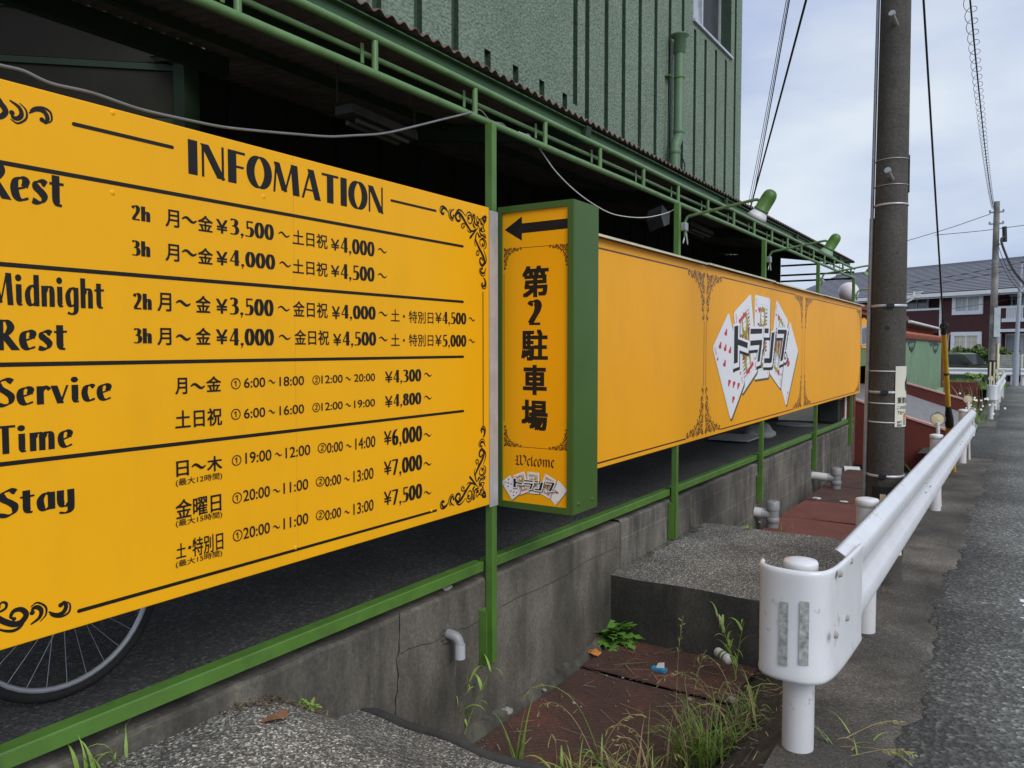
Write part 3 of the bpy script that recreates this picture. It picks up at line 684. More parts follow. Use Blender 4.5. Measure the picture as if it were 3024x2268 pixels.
# ================================================================== GREEN BUILDING
BX = -4.2
E1 = on('x', -4.15, 400, 240); YB0 = E1.y + .05
bld = empty('building', 'tall green stucco building with vertical grooves behind the carport', 'building', (BX, 9, .3))
def by(x, y): return on('x', BX, x, y)
z_2 = lambda x, y: ((1000 + x * 1250 / 2212) / S, (y * 1250 / 2212) / S)
YEND = by(1598, 435).y
pan_b = by(*z_2(1200, 498)).z; panR = by(*z_2(1248, 514)).y
gy = [by(*z_2(x, y)).y for x, y in ((778, 300), (925, 400), (1062, 480), (1182, 560), (1298, 500), (1398, 500), (1488, 500), (1573, 500), (1655, 500), (1728, 500), (1800, 100), (1860, 500), (1915, 500), (1970, 500), (2022, 500), (2070, 500))]
gl = [by(*z_2(x, 100)).y for x in (200, 415, 608)]
win = [by(*z_2(*p)) for p in ((1895, 140), (2050, 300))]
wy0, wy1, wz0, wz1 = win[0].y - .35, win[1].y, win[1].z, win[1].z + 1.25
GW, GD, ZT = .105, .05, 9.5
def facade():
    b = MB(); segs = []
    # grooves as (y, zbottom, ztop)
    g = [(y, .3, pan_b) for y in gy[:4]] + [(y, .3, ZT) for y in gy[4:]] + [(y, .3, ZT) for y in gl] + [(panR - .055, pan_b - .06, ZT)]
    k = gl[0] - .49
    while k > YB0 + .1: g.append((k, .3, ZT)); k -= .49
    g.sort()
    edges = [YB0]
    for y, _, _ in g: edges += [y - GW / 2, y + GW / 2]
    edges.append(YEND)
    for i in range(0, len(edges), 2):      # flat strips between grooves
        a, c = edges[i], edges[i + 1]
        if c <= a: continue
        cuts = [(.3, ZT)]
        if c > wy0 and a < wy1:
            if a < wy0 or c > wy1:
                for aa, cc in ((a, min(c, wy0)), (max(a, wy1), c)):
                    if cc - aa > .001: b.quad((BX, aa, .3), (BX, cc, .3), (BX, cc, ZT), (BX, aa, ZT))
                a, c = max(a, wy0), min(c, wy1)
            cuts = [(.3, wz0), (wz1, ZT)]
        for z0, z1 in cuts: b.quad((BX, a, z0), (BX, c, z0), (BX, c, z1), (BX, a, z1))
    for y, z0, z1 in g:
        a, c = y - GW / 2, y + GW / 2; xb = BX - GD
        spans = [(z0, z1)]
        if z0 > .5: b.quad((BX, a, .3), (BX, c, .3), (BX, c, z0), (BX, a, z0))
        if z1 < ZT - .1: b.quad((BX, a, z1), (BX, c, z1), (BX, c, ZT), (BX, a, ZT))
        if c > wy0 and a < wy1: spans = [(z0, wz0 - .12), (wz1, z1)]; b.quad((BX, a, wz0 - .12), (BX, c, wz0 - .12), (BX, c, wz0), (BX, a, wz0))
        for p, q in spans:
            b.quad((xb, a, p), (xb, c, p), (xb, c, q), (xb, a, q), mi=1)
            b.quad((BX, a, p), (xb, a, p), (xb, a, q), (BX, a, q), mi=1); b.quad((BX, c, p), (xb, c, p), (xb, c, q), (BX, c, q), mi=1)
            b.quad((BX, a, q), (BX, c, q), (xb, c, q), (xb, a, q), mi=1)
    # sides
    b.quad((BX, YEND, .3), (BX - 9, YEND, .3), (BX - 9, YEND, ZT), (BX, YEND, ZT)); b.quad((BX, YB0, .3), (BX - 9, YB0, .3), (BX - 9, YB0, ZT), (BX, YB0, ZT))
    b.quad((BX, YB0, ZT), (BX, YEND, ZT), (BX - 9, YEND, ZT), (BX - 9, YB0, ZT))
    return b
part(facade(), 'wall', [m_stucco, m_groove], bld)
pl0 = gl[2] + GW / 2 + .02
b = MB(); fr = .04; d0, d1 = BX - .24, BX - .18
for a, c in (((d0, wy0, wz0), (d1, wy1, wz0 + fr)), ((d0, wy0, wz1 - fr), (d1, wy1, wz1)), ((d0, wy0, wz0 + fr), (d1, wy0 + fr, wz1 - fr)), ((d0, wy1 - fr, wz0 + fr), (d1, wy1, wz1 - fr)), ((d0, (wy0 + wy1) / 2 - .03, wz0 + fr), (d1, (wy0 + wy1) / 2 + .03, wz1 - fr))): b.box(a, c)
wf = part(b, 'window', m_alu, bld)
wm = (wy0 + wy1) / 2
for ya_, yb2, mt in ((wy0 + .04, wm - .03, m_glass('sky_pane', (.30, .33, .40))), (wm + .03, wy1 - .04, m_roomdark)):
    b = MB(); b.quad((BX - .21, ya_, wz0 + .04), (BX - .21, yb2, wz0 + .04), (BX - .21, yb2, wz1 - .04), (BX - .21, ya_, wz1 - .04)); part(b, 'pane', mt, wf)
b = MB()   # reveal
for q in (((BX, wy0, wz0), (BX - .25, wy0, wz0), (BX - .25, wy0, wz1), (BX, wy0, wz1)), ((BX, wy1, wz0), (BX - .25, wy1, wz0), (BX - .25, wy1, wz1), (BX, wy1, wz1)), ((BX, wy0, wz1), (BX, wy1, wz1), (BX - .25, wy1, wz1), (BX - .25, wy0, wz1))): b.quad(*q)
part(b, 'reveal', m_groove, wf)
b = MB(); b.box((BX - .25, wy0 - .03, wz0 - .035), (BX + .04, wy1 + .03, wz0 + .002)); part(b, 'sill', m_alu, wf)
# vent pipe
X = BX + .14; pt, pm = on('x', X, *z_2(1783, 180)), on('x', X, *z_2(1775, 700))
b = MB(); y = pt.y
zt = pt.z - .02; zm = pm.z + .0
b.tube([(X, y, zt), (X, y, zm), (X, y - .02, zm - .05), (X, y - .12, zm - .17), (X, y - .14, zm - .22), (X, y - .14, zm - .9)], .072, 18)
for zz in (zm + .01, zm - .3, zm - .55): b.lathe([(.072, -.01), (.079, 0), (.079, .05), (.072, .06)], (X, y if zz > zm else y - .14, zz), 18)
b.lathe([(.073, -.25), (.085, -.24), (.085, -.03), (.128, -.005), (.13, .012), (.08, .02)], (X, y, zt), 20)
vp = part(b, 'vent_pipe', M('vent_paint', (.10, .175, .10), .5, .08, 4, dirt=.2, dirtcol=(.05, .09, .05)), bld)
b = MB(); zz = by(*z_2(1780, 455)).z; b.lathe([(.074, -.012), (.078, -.012), (.078, .012), (.074, .012)], (X, y, zz), 18); b.box((BX, y - .2, zz - .01), (X - .06, y - .08, zz + .01)); part(b, 'pipe_clamp', m_green, vp)
b = MB(); b.tube([(X - .07, y - .16, zt - .05), (X - .07, y - .17, zt - .6), (X - .08, y - .2, zm), (X - .06, y - .25, zm - .35), (X, y - .3, zm - .5), (X + .04, y - .22, zm - .62)], .009, 6); b.tube(catmull([(X + .05, y - .05, zm - .3), (X + .06, y + .08, zm - .42), (X + .05, y + .06, zm - .58), (X + .02, y - .08, zm - .6)]), .009, 6)
part(b, 'cable', m_wire, vp)
# dark interior side wall of boards, left under the roof
bw = empty('board_wall', 'dark weathered board wall at the left end inside the carport', 'wall', (-4, 3, .3))
d1 = Vector((-1, -.92, 0)).normalized(); dn = Vector((d1.y, -d1.x, 0))
b = MB(); z = .3
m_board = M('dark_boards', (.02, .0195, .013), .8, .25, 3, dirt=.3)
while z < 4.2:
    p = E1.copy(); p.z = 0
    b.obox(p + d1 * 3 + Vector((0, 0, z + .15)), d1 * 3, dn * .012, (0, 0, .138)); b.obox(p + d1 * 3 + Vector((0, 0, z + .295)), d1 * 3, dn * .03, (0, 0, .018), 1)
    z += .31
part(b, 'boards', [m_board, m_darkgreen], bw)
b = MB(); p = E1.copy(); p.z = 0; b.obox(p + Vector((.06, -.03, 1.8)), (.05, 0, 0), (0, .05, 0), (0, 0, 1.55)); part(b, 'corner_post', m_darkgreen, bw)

# ================================================================== SIGNS
SX = -2.085
def sp(x, y, pl=('x', SX)):                 # full-resolution photo pixel on the sign plane -> (u, v)
    p = on(*pl, x / S, y / S); return (p.y, p.z) if pl[0] == 'x' else (p.x, p.z)
z1 = lambda x, y: (x / 2.074, 200 + y / 2.074)
z2 = lambda x, y: (x / 1.308, 1000 + y / 1.308)
z3 = lambda x, y: (900 + x / 2.0733, 500 + y / 2.0733)
zd = lambda x, y: (x * S, y * S)
info = empty('price_sign', 'wide yellow price board with black INFOMATION heading and room rates', 'sign', (SX, 1.5, 1.4))
b = MB(); b.bevbox((SX - .028, .69, .703), (SX, 3.038, 2.1), .003); part(b, 'panel', m_yellow, info)
b = MB(); b.box((SX - .0008, 3.0385, .69), (SX + .002, 3.108, 2.088)); part(b, 'edge_strip', m_alu, info)
b = MB()
for (x, y) in ((690, 275), (690, 765), (1615, 790)): 
    u, v = sp(*z1(x, y)); b.lathe([(0, .0022), (.006, .0018), (.008, 0)], (SX, u, v), 10, axis=(1, 0, 0))
for u, v in ((.62, .76), (1.85, .755), (2.6, .752), (2.99, 2.06)): b.lathe([(0, .0022), (.006, .0018), (.008, 0)], (SX, u, v), 10, axis=(1, 0, 0))
part(b, 'rivets', m_yellow, info)
b = MB(); u = sp(875, 1300)[0]; b.box((SX - .001, u - .0008, .704), (SX + .0006, u + .0008, 2.099)); part(b, 'panel_joint', M('joint_shadow', (.7, .34, .01), .6), info)
def FL(): return Flat((SX + .0008, 0, 0), (0, 1, 0), (0, 0, 1), (1, 0, 0))
def rule(u0, u1, v, hw, parent, m=m_ink, name='rule_line'):
    F = FL(); F.rect(u0, u1, v - hw, v + hw, round_=True); F.build(name, m, parent)
for v in (1.898, 1.652, 1.407, 1.163): rule(.76, 2.836, v, .0056, info)
rule(1.117, 1.411, 2.032, .0052, info); rule(2.352, 2.643, 2.027, .0048, info); rule(1.097, 2.637, .747, .0052, info)
F = FL(); F.rect(2.9828, 2.9892, 1.068, 1.706); F.build('border_line', m_ink, info)
F = FL(); F.rect(.745, .755, 1.068, 1.706); F.build('border_line', m_ink, info)
for (u, v, su, sv) in ((3.012, 2.055, -1, -1), (3.005, .745, -1, 1), (.722, 2.055, 1, -1), (.735, .745, 1, 1)):
    F = FL(); ornament(F, u, v, su, sv, .345, .335); F.build('corner_ornament', m_ink, info)
# --- lettering
F = FL()
nib(F, 'INFOMATION', 1.452, 2.312, 1.966, .102, .225)
def ub(zf, xa, xb, y): return sp(*zf(xa, y))[0], sp(*zf(xb, y))[0]
def row(zf, x, yt, yb): return sp(*zf(x, yb))[1], sp(*zf(x, yt))[1]
# big words (their first letters start outside the picture)
def word(t, zf, first, xa, xb, ytop, ybase, T, hscale=1):
    """xa..xb: pixel span of the letters after `first` characters; the word is extended to the left"""
    ua, uc = ub(zf, xa, xb, ybase); v0, v1 = row(zf, xb, ytop, ybase)
    adv = [G[c][0] + .035 for c in t]; k = (uc - ua) / (sum(adv[first:]) - .035); nib(F, t, ua - k * sum(adv[:first]), uc, v0, (v1 - v0) * hscale, T)
word('Rest', z1, 1, 65, 395, 640, 858, .222); word('Midnight', z1, 1, 92, 640, 1300, 1478, .205)
word('Rest', lambda x, y: zd(x, y), 1, 41, 146, 694, 756, .222)
word('Service', z2, 1, 62, 432, 140, 238, .212); word('Time', z2, 1, 65, 283, 316, 418, .2); word('Stay', z2, 1, 75, 288, 545, 645, .222)
def pr(zf, t, xa, xb, yt, yb, T=.215):
    ua, uc = ub(zf, xa, xb, (yt + yb) / 2); v0, v1 = row(zf, (xa + xb) / 2, yt, yb); nib(F, t, ua, uc, v0, v1 - v0, T)
def jt(zf, t, xa, xb, yt, yb, bold=.0012):
    ua, uc = ub(zf, xa, xb, (yt + yb) / 2); v0, v1 = row(zf, (xa + xb) / 2, yt, yb); ftext(F, t, ua, uc, v0, v1, bold)
def wv(zf, xa, xb, y, hw=.0034, amp=.0065):
    ua, uc = ub(zf, xa, xb, y); wave(F, ua, uc, sp(*zf((xa + xb) / 2, y))[1], amp, hw)
for t, y, pa, pb in (('2h', 0, '3,500', '4,000'), ('3h', 1, '4,000', '4,500')):
    dy = (0, 213)[y]; e = (0, 195)[y]
    pr(z1, t, 805, 918, 848 + dy, 938 + dy + 3 * y, .25); jt(z1, '月', 1014, 1095, 872 + dy - 3 * y, 975 + dy - 4 * y); wv(z1, 1115, 1203, 932 + 202 * y, .0045, .0062)
    jt(z1, '金', 1213, 1301, 908 + 198 * y, 1003 + 198 * y); jt(z1, '¥', 1326, 1391, 932 + 195 * y, 1014 + 195 * y)
    pr(z1, pa, 1406, 1675 + 8 * y, 942 + 188 * y, 1038 + 185 * y); wv(z1, 1705 + 6 * y, 1772 + 8 * y, 1022 + 182 * y)
    jt(z1, '土日祝', 1792, 2004, 1008 + 176 * y, 1096 + 174 * y, .0008); jt(z3, '¥', 160, 210, 428 + 162 * y, 496 + 161 * y, .0008)
    pr(z3, pb, 218, 425, 430 + 160 * y, 520 + 158 * y); wv(z3, 447, 500, 498 + 153 * y)
zdd = zd
for y, (t, pa, pb, pc) in enumerate((('2h', '3,500', '4,000', '4,500'), ('3h', '4,000', '4,500', '5,000'))):
    e = 62.5 * y
    pr(zdd, t, 287.5, 327, 634 + 75 * y, 668.5 + 73 * y, .25); jt(zdd, '月', 340, 369, 633 + 76 * y, 672 + 73 * y)
    wv(zdd, 380, 411, 655 + 74 * y, .0045, .0062); jt(zdd, '金', 423, 454, 639.5 + 69 * y, 675 + 69 * y); jt(zdd, '¥', 467, 490.5, 646 + 66 * y, 677 + 66 * y)
    pr(zdd, pa, 495, 590 + y, 645 + 65 * y, 681 + 65 * y); wv(zdd, 600 + 2 * y, 625 + 2 * y, 666.5 + 62 * y)
    jt(zdd, '金日祝', 633 + 3 * y, 707 + 3 * y, 652 + 61 * y, 685.5 + 59.5 * y, .0008)
    jt(z3, '¥', 166 + 8 * y, 214 + 8 * y, 840 + 168 * y, 916 + 162 * y, .0008); pr(z3, pb, 222 + 8 * y, 432 + 3 * y, 835 + 160 * y, 916 + 162 * y); wv(z3, 453, 505, 885 + 153 * y)
    jt(z3, '土', 527, 579, 858 + 150 * y, 930 + 150 * y, .0005); uu, vv = sp(*z3(606, 900 + 147 * y)); F.disc(uu, vv, .006)
    jt(z3, '特別日', 637, 786, 870 + 140 * y, 943 + 140 * y, .0004); jt(z3, '¥', 799, 836, 878 + 137 * y, 940 + 140 * y, .0006); pr(z3, pc, 842, 987, 876 + 138 * y, 947 + 138 * y); wv(z3, 1002, 1041, 918 + 133 * y, .003)
# service time and stay rows
def times(zf, a, xa, xb, yt, yb): jt(zf, a, xa, xb, yt, yb, .0005)
def circ(zf, n, xa, xb, yt, yb): jt(zf, n, xa, xb, yt, yb, .0004)
jt(z2, '月', 677, 721, 152, 214); wv(z2, 736, 790, 183, .0045, .0062); jt(z2, '金', 797, 852, 146, 204); jt(z2, '土日祝', 677, 856, 273, 341, .0011)
for y, (a, bb, c, p) in enumerate((('18:00', '20:00', '4,300', 0), ('16:00', '19:00', '4,800', 0))):
    circ(z2, '①', 892, 928, 153 + 118 * y, 195 + 118 * y); times(z2, '6:00', 942, 1023, 151 + 117 * y, 188 + 117 * y); wv(z2, 1036, 1062, 166 + 116 * y, .0026, .005)
    times(z2, a, 1079, 1173, 146 + 111 * y, 181 + 111 * y)
    circ(z3, '②', 46, 92, 1262 + 168 * y, 1318 + 168 * y); times(z3, '12:00', 101, 230, 1260 + 165 * y, 1308 + 164 * y); wv(z3, 248, 282, 1281 + 162 * y, .0026, .005); times(z3, bb, 301, 428, 1252 + 158 * y, 1298 + 158 * y)
    jt(z3, '¥', 491, 535, 1238 + 150 * y, 1306 + 150 * y, .0007); pr(z3, c, 541, 711, 1226 + 145 * y, 1301 + 143 * y); wv(z3, 730, 775, 1257 + 140 * y, .0032)
jt(z2, '日', 681, 727, 472, 530); wv(z2, 740, 793, 492, .0045, .0062); jt(z2, '木', 800, 856, 454, 511); jt(z2, '金曜日', 678, 853, 610, 682, .001); jt(z2, '土', 680, 717, 790, 846, .0007); jt(z2, '特別日', 743, 861, 758, 828, .0007)
uu, vv = sp(*z2(732, 806)); F.disc(uu, vv, .0055)
for y, (h, a, c, d_, p) in enumerate((('(最大12時間)', '19:00', '12:00', '14:00', '6,000'), ('(最大15時間)', '20:00', '11:00', '13:00', '7,000'), ('(最大15時間)', '20:00', '11:00', '13:00', '7,500'))):
    jt(z2, h, 678, 857, 529 + 154 * y, 559 + 153 * y, .0002)
    x = (0, -2, 0)[y]
    circ(z2, '①', 895 + 2 * y, 931 + 2 * y, 450 + 144 * y, 490 + 146 * y); times(z2, a, 947 - (8 if y else 0), 1047 - (6 if y else 0), 434 + 143 * y, 476 + 143 * y); wv(z2, 1061 - (8 if y else 0), 1088 - (8 if y else 0), 447 + 140 * y, .0026, .005)
    times(z2, c, 1102 - (8 if y else 0), 1197 - (8 if y else 0), 415 + 134 * y, 455 + 135 * y)
    o = -4 if y else 0; e = (0, 70, 138)[y]
    circ(zd, '②', 686 + o, 704.5 + o, 957 + 72.5 * y, 978 + 72.5 * y); times(zd, '0:00', 706 + o, 740 + o, 955 + 72 * y, 976 + 72 * y); wv(zd, 747 + o, 759 + o, 963 + 71.5 * y, .0026, .005); times(zd, d_, 767 + o, 810 + o, 944 + 69.5 * y, 968 + 69.5 * y)
    jt(zd, '¥', 829, 845, 931 + 65 * y, 960 + 65 * y, .0007); pr(zd, p, 846, 911, 923 + 64 * y, 957 + 63 * y); wv(zd, 915, 931, 939 + 62.5 * y, .0032)
F.build('lettering', m_ink, info)

# ---------------- projecting arrow sign box
AY = 3.16; ax0, ax1, az0, az1, ayb = -2.118, -1.705, .672, 2.122, 3.415
arrow = empty('arrow_sign', 'upright green boxed sign with black arrow pointing left, second car park', 'sign', (-1.9, AY, .67))
b = MB(); fw_ = .03
b.box((ax0, AY + .006, az0), (ax0 + .004, ayb, az1)); b.box((ax1 - .004, AY + .006, az0), (ax1, ayb, az1))
b.box((ax0 + .004, AY + .006, az0), (ax1 - .004, ayb, az0 + .004)); b.box((ax0 + .004, AY + .006, az1 - .004), (ax1 - .004, ayb, az1)); b.box((ax0 + .004, ayb - .004, az0 + .004), (ax1 - .004, ayb, az1 - .004))
part(b, 'casing', m_greenbox, arrow)
b = MB()     # mitred face frame
o_ = [(ax0, az0), (ax1, az0), (ax1, az1), (ax0, az1)]; i_ = [(ax0 + .022, az0 + fw_), (ax1 - fw_, az0 + fw_), (ax1 - fw_, az1 - fw_), (ax0 + .022, az1 - fw_)]
for k in range(4):
    j = (k + 1) % 4
    b.add([(o_[k][0], AY, o_[k][1]), (o_[j][0], AY, o_[j][1]), (i_[j][0], AY, i_[j][1]), (i_[k][0], AY, i_[k][1])], [(0, 1, 2, 3)])
    b.add([(i_[k][0], AY, i_[k][1]), (i_[j][0], AY, i_[j][1]), (i_[j][0], AY + .012, i_[j][1]), (i_[k][0], AY + .012, i_[k][1])], [(0, 1, 2, 3)])
    b.add([(o_[k][0], AY, o_[k][1]), (o_[j][0], AY, o_[j][1]), (o_[j][0], AY + .008, o_[j][1]), (o_[k][0], AY + .008, o_[k][1])], [(0, 1, 2, 3)])
part(b, 'frame', m_greenbox, arrow)
b = MB()
for y in (AY + .06, AY + .2): b.lathe([(0, .006), (.008, .005), (.01, 0)], (ax1, y, az0 + .045), 10, axis=(1, 0, 0))
for (y, z) in ((AY + .1, 1.2), (AY + .03, 1.62), (AY + .2, 1.35)): b.lathe([(0, .003), (.004, .002), (.005, 0)], (ax1, y, z), 8, axis=(1, 0, 0))
part(b, 'screws', m_greenbox, arrow)
b = MB(); b.box((ax0 + .02, AY + .010, az0 + .02), (ax1 - .02, AY + .014, az1 - .02)); part(b, 'face_panel', m_yellow3, arrow)
AP = ('y', AY + .0095)
def FA(): return Flat((0, AY + .0095, 0), (1, 0, 0), (0, 0, 1), (0, -1, 0))
z8 = lambda x, y: (1440 + x / 3.95, 580 + y / 3.95)       # zoom of the upper part
z4 = lambda x, y: (1400 + x / 1.659, 560 + y / 1.659)
F = FA()
F.poly([sp(*z8(x, y), AP) for x, y in ((200, 392), (400, 232), (400, 315), (937, 255), (937, 373), (400, 430), (400, 517))])
F.build('arrow', m_ink, arrow)
F = FA()
q = lambda x, y: sp(*z4(x, y), AP)
def abox(t, xa, xb, yt, yb, bold):
    u0, u1 = q(xa, (yt + yb) / 2)[0], q(xb, (yt + yb) / 2)[0]; v0, v1 = q((xa + xb) / 2, yb)[1], q((xa + xb) / 2, yt)[1]
    ftext(F, t, u0 + bold, u1 - bold, v0 + bold * .7, v1 - bold * .7, bold)
abox('第', 235, 366, 372, 527, .0058); abox('駐', 231, 362, 684, 838, .0054); abox('車', 239, 356, 858, 1007, .0062); abox('場', 232, 361, 1030, 1180, .0058)
u0, v0 = q(265, 664); u1, v1 = q(330, 540); nib(F, '2', u0, u1, v0, v1 - v0, .30)
F.build('lettering', m_ink, arrow)
# border lines and small scrolls
uL, uR, vT, vB = q(147, 400)[0], q(460, 400)[0], q(300, 277)[1], q(300, 1268)[1]
F = FA(); om = .10
F.rect(uL - .0012, uL + .0012, vB + om + .02, vT - om - .02); F.rect(uR - .0012, uR + .0012, vB + om + .02, vT - om - .02)
F.rect(uL + .105, uR - .105, vT - .0035, vT - .0012); F.rect(uL + .105, uR - .105, vB + .0012, vB + .0035); F.build('border_line', m_maroon_ink, arrow)
for (u, v, su, sv) in ((uL, vT, 1, -1), (uR, vT, -1, -1), (uL, vB, 1, 1), (uR, vB, -1, 1)):
    F = FA(); ornament(F, u, v, su, sv, om, om, wk=1.15, detail=False); F.build('corner_ornament', m_maroon_ink, arrow)
# blackletter greeting
zw = lambda x, y: (1470 + x / 6.913, 1290 + y / 6.913)
qw = lambda x, y: sp(*zw(x, y), AP)
F = FA()
def bl(pts, hw=.0042): 
    P = [qw(x, y) for x, y in pts]
    for a, c in zip(P[:-1], P[1:]):
        dd = F.lift(); n = Vector((hw * .8, hw * .75))   # slanted broad pen
        F.mb.add([F.P(a[0] - n.x, a[1] - n.y, dd), F.P(a[0] + n.x, a[1] + n.y, dd), F.P(c[0] + n.x, c[1] + n.y, dd), F.P(c[0] - n.x, c[1] - n.y, dd)], [(0, 1, 2, 3)])
for s_ in ([(352, 408), (385, 378), (400, 398), (398, 520), (385, 545), (430, 578)], [(352, 478), (398, 462)], [(355, 556), (388, 545)], [(425, 396), (455, 376), (468, 396), (466, 540), (505, 578)], [(430, 578), (466, 545)], [(500, 392), (528, 374), (572, 425), (568, 500), (505, 578)],
           [(655, 470), (630, 445), (605, 480), (608, 555), (640, 590)], [(608, 520), (655, 470)], [(720, 375), (690, 410), (692, 575), (710, 600)], [(790, 490), (770, 460), (742, 490), (745, 570), (775, 605)],
           [(850, 450), (820, 490), (825, 580), (850, 610), (885, 570), (880, 480), (850, 450)], [(925, 470), (935, 490), (938, 610)], [(940, 490), (975, 465), (990, 490), (992, 620)], [(995, 500), (1030, 470), (1045, 500), (1050, 625)],
           [(1145, 500), (1120, 475), (1095, 510), (1098, 595), (1135, 635)], [(1098, 560), (1145, 500)]): bl(s_)
F.build('greeting', m_maroon_ink, arrow)

# ---------------- emblem: fan of five playing cards under the lettering
def heart(F, mp_, cx, cy, r, mi, d, ang=0, inv=False):
    P = []
    for i in range(22):
        t = 2 * math.pi * i / 22; x = 16 * math.sin(t) ** 3 / 17; y = -(13 * math.cos(t) - 5 * math.cos(2 * t) - 2 * math.cos(3 * t) - math.cos(4 * t)) / 17
        if inv: x, y = -x, -y
        P.append(mp_(cx + r * (x * math.cos(ang) - y * math.sin(ang)), cy + r * (x * math.sin(ang) + y * math.cos(ang))))
    F.poly(P, d, mi)
CARDS = [  # corners: top-left, top-right, bottom-right, bottom-left, face
 ((1235, 890), (1425, 1095), (1185, 1400), (1000, 1180), 'A'), ((965, 750), (1195, 888), (1065, 1275), (845, 1142), 'K'),
 ((605, 710), (855, 740), (850, 1172), (612, 1146), 'Q'), ((318, 785), (548, 703), (664, 1108), (442, 1192), 'J'), ((78, 922), (258, 778), (475, 1138), (300, 1287), '10')]
def emblem(F, mp_):
    """materials: 0 white 1 black 2 red 3 olive 4 grey 5 rust 6 shadow"""
    for k, (a, bq, c, dq, face) in enumerate(CARDS):
        base = k * 4.0e-4
        C4 = [Vector(p) for p in (a, bq, c, dq)]
        def st(s_, t): return (C4[0] * (1 - s_) + C4[1] * s_) * (1 - t) + (C4[3] * (1 - s_) + C4[2] * s_) * t
        def outline(dx, dy, r=.07):
            P = []
            for cx, cy, a0 in ((1 - r, r * .65, -90), (1 - r, 1 - r * .65, 0), (r, 1 - r * .65, 90), (r, r * .65, 180)):
                for i in range(5):
                    an = R(a0 + 90 * i / 4); p = st(cx + r * math.cos(an), cy + r * .65 * math.sin(an)); P.append(mp_(p.x + dx, p.y + dy))
            return P
        F.poly(outline(9, 13), base, 6); F.poly(outline(0, 0), base + 1e-4, 0)
        d = base + 2e-4
        rr_ = random.Random(k * 13 + 5)
        edge = C4[1] - C4[0]; ang = math.atan2(edge.y, edge.x); hw = edge.length
        def pq(pts, mi, dd=0): F.poly([mp_(*st(*p)) for p in pts], d + dd, mi)
        def ht(s_, t, r, inv=False): p = st(s_, t); heart(F, mp_, p.x, p.y, r * hw, 2, d + 4e-5, ang, inv)
        def idx(txt, s_, t, h, inv=False):
            vs, fs, x0, x1, y0, y1 = glyphs(txt); w_ = h * .62; dd = F.lift(d + 2e-5)
            Q = []
            for x, y in vs:
                a_ = (x - x0) / (x1 - x0) - .5; b_ = .5 - (y - y0) / (y1 - y0)
                if inv: a_, b_ = -a_, -b_
                Q.append(F.P(*mp_(*st(s_ + a_ * w_, t + b_ * h)), dd))
            F.mb.add(Q, fs, 2)
        idx(face if len(face) == 1 else '10', .09, .09, .10); ht(.09, .19, .045); idx(face if len(face) == 1 else '10', .91, .91, .10, True); ht(.91, .81, .045, True)
        if face == '10':
            for s_, t in ((.32, .13), (.68, .13), (.32, .37), (.68, .37), (.5, .25)): ht(s_, t, .085)
            for s_, t in ((.32, .63), (.68, .63), (.32, .87), (.68, .87), (.5, .75)): ht(s_, t, .085, True)
        elif face == 'A': ht(.5, .5, .12)
        else:
            F.ribbon([mp_(*st(*p)) for p in ((.19, .1), (.81, .1), (.81, .9), (.19, .9))], [.0012 * (1 if hw < 500 else 1)] * 4, d, 1, True)
            for inv in (False, True):
                T_ = (lambda pts: [(1 - x, 1 - y) for x, y in pts]) if inv else (lambda pts: pts)
                hair = 3 if face in 'JQ' else 4
                pq(T_([(.30, .46), (.26, .36), (.40, .33), (.60, .33), (.76, .36), (.74, .5), (.26, .5)]), 5, 1e-5)       # robe
                pq(T_([(.36, .16), (.66, .13), (.72, .34), (.62, .37), (.4, .37), (.33, .32)]), hair, 2e-5)                # hair
                pq(T_([(.36, .12), (.40, .15), (.5, .115), (.6, .15), (.66, .12), (.66, .185), (.36, .185)]), 3 if face != 'J' else 2, 3e-5)   # crown or cap
                pq(T_([(.42, .19), (.58, .19), (.6, .26), (.56, .32), (.5, .345), (.44, .32), (.41, .26)]), 0, 3.5e-5)      # face
                for e in (.465, .545): pq(T_([(e - .02, .235), (e + .02, .235), (e + .02, .245), (e - .02, .245)]), 1, 3.8e-5)
                pq(T_([(.475, .3), (.535, .3), (.535, .308), (.475, .308)]), 2, 3.8e-5)
                pq(T_([(.34, .38), (.66, .37), (.60, .46), (.42, .46)]), 3, 4e-5)                                        # collar
                for q_ in range(9):
                    x = .27 + .052 * q_; pq(T_([(x, .40 + .02 * (q_ % 2)), (x + .02, .40 + .02 * (q_ % 2)), (x + .035, .5), (x + .012, .5)]), (1, 2, 0, 3)[q_ % 4], 4.2e-5)
                for q_ in range(7):
                    y = .14 + .045 * q_; pq(T_([(.70, y), (.8, y), (.8, y + .018), (.70, y + .024)]), (3, 2, 1)[q_ % 3], 4.4e-5); 
                    if q_ > 2: pq(T_([(.2, y + .06), (.30, y + .05), (.30, y + .07), (.2, y + .085)]), (1, 5, 3)[q_ % 3], 4.4e-5)
                ht(*T_([(.29, .17)])[0], .085, inv)
    # lettering in three layers
    STK = [([(352, 850), (352, 1026)], 25), ([(376, 928), (508, 960)], 14), ([(545, 893), (722, 907)], 13), ([(545, 952), (724, 966)], 13), ([(706, 962), (672, 1062)], 19),
           ([(760, 908), (828, 915)], 13), ([(762, 1068), (880, 1084)], 13), ([(908, 930), (866, 1092)], 25), ([(990, 934), (1162, 950)], 12), ([(1145, 946), (1070, 1110)], 25)]
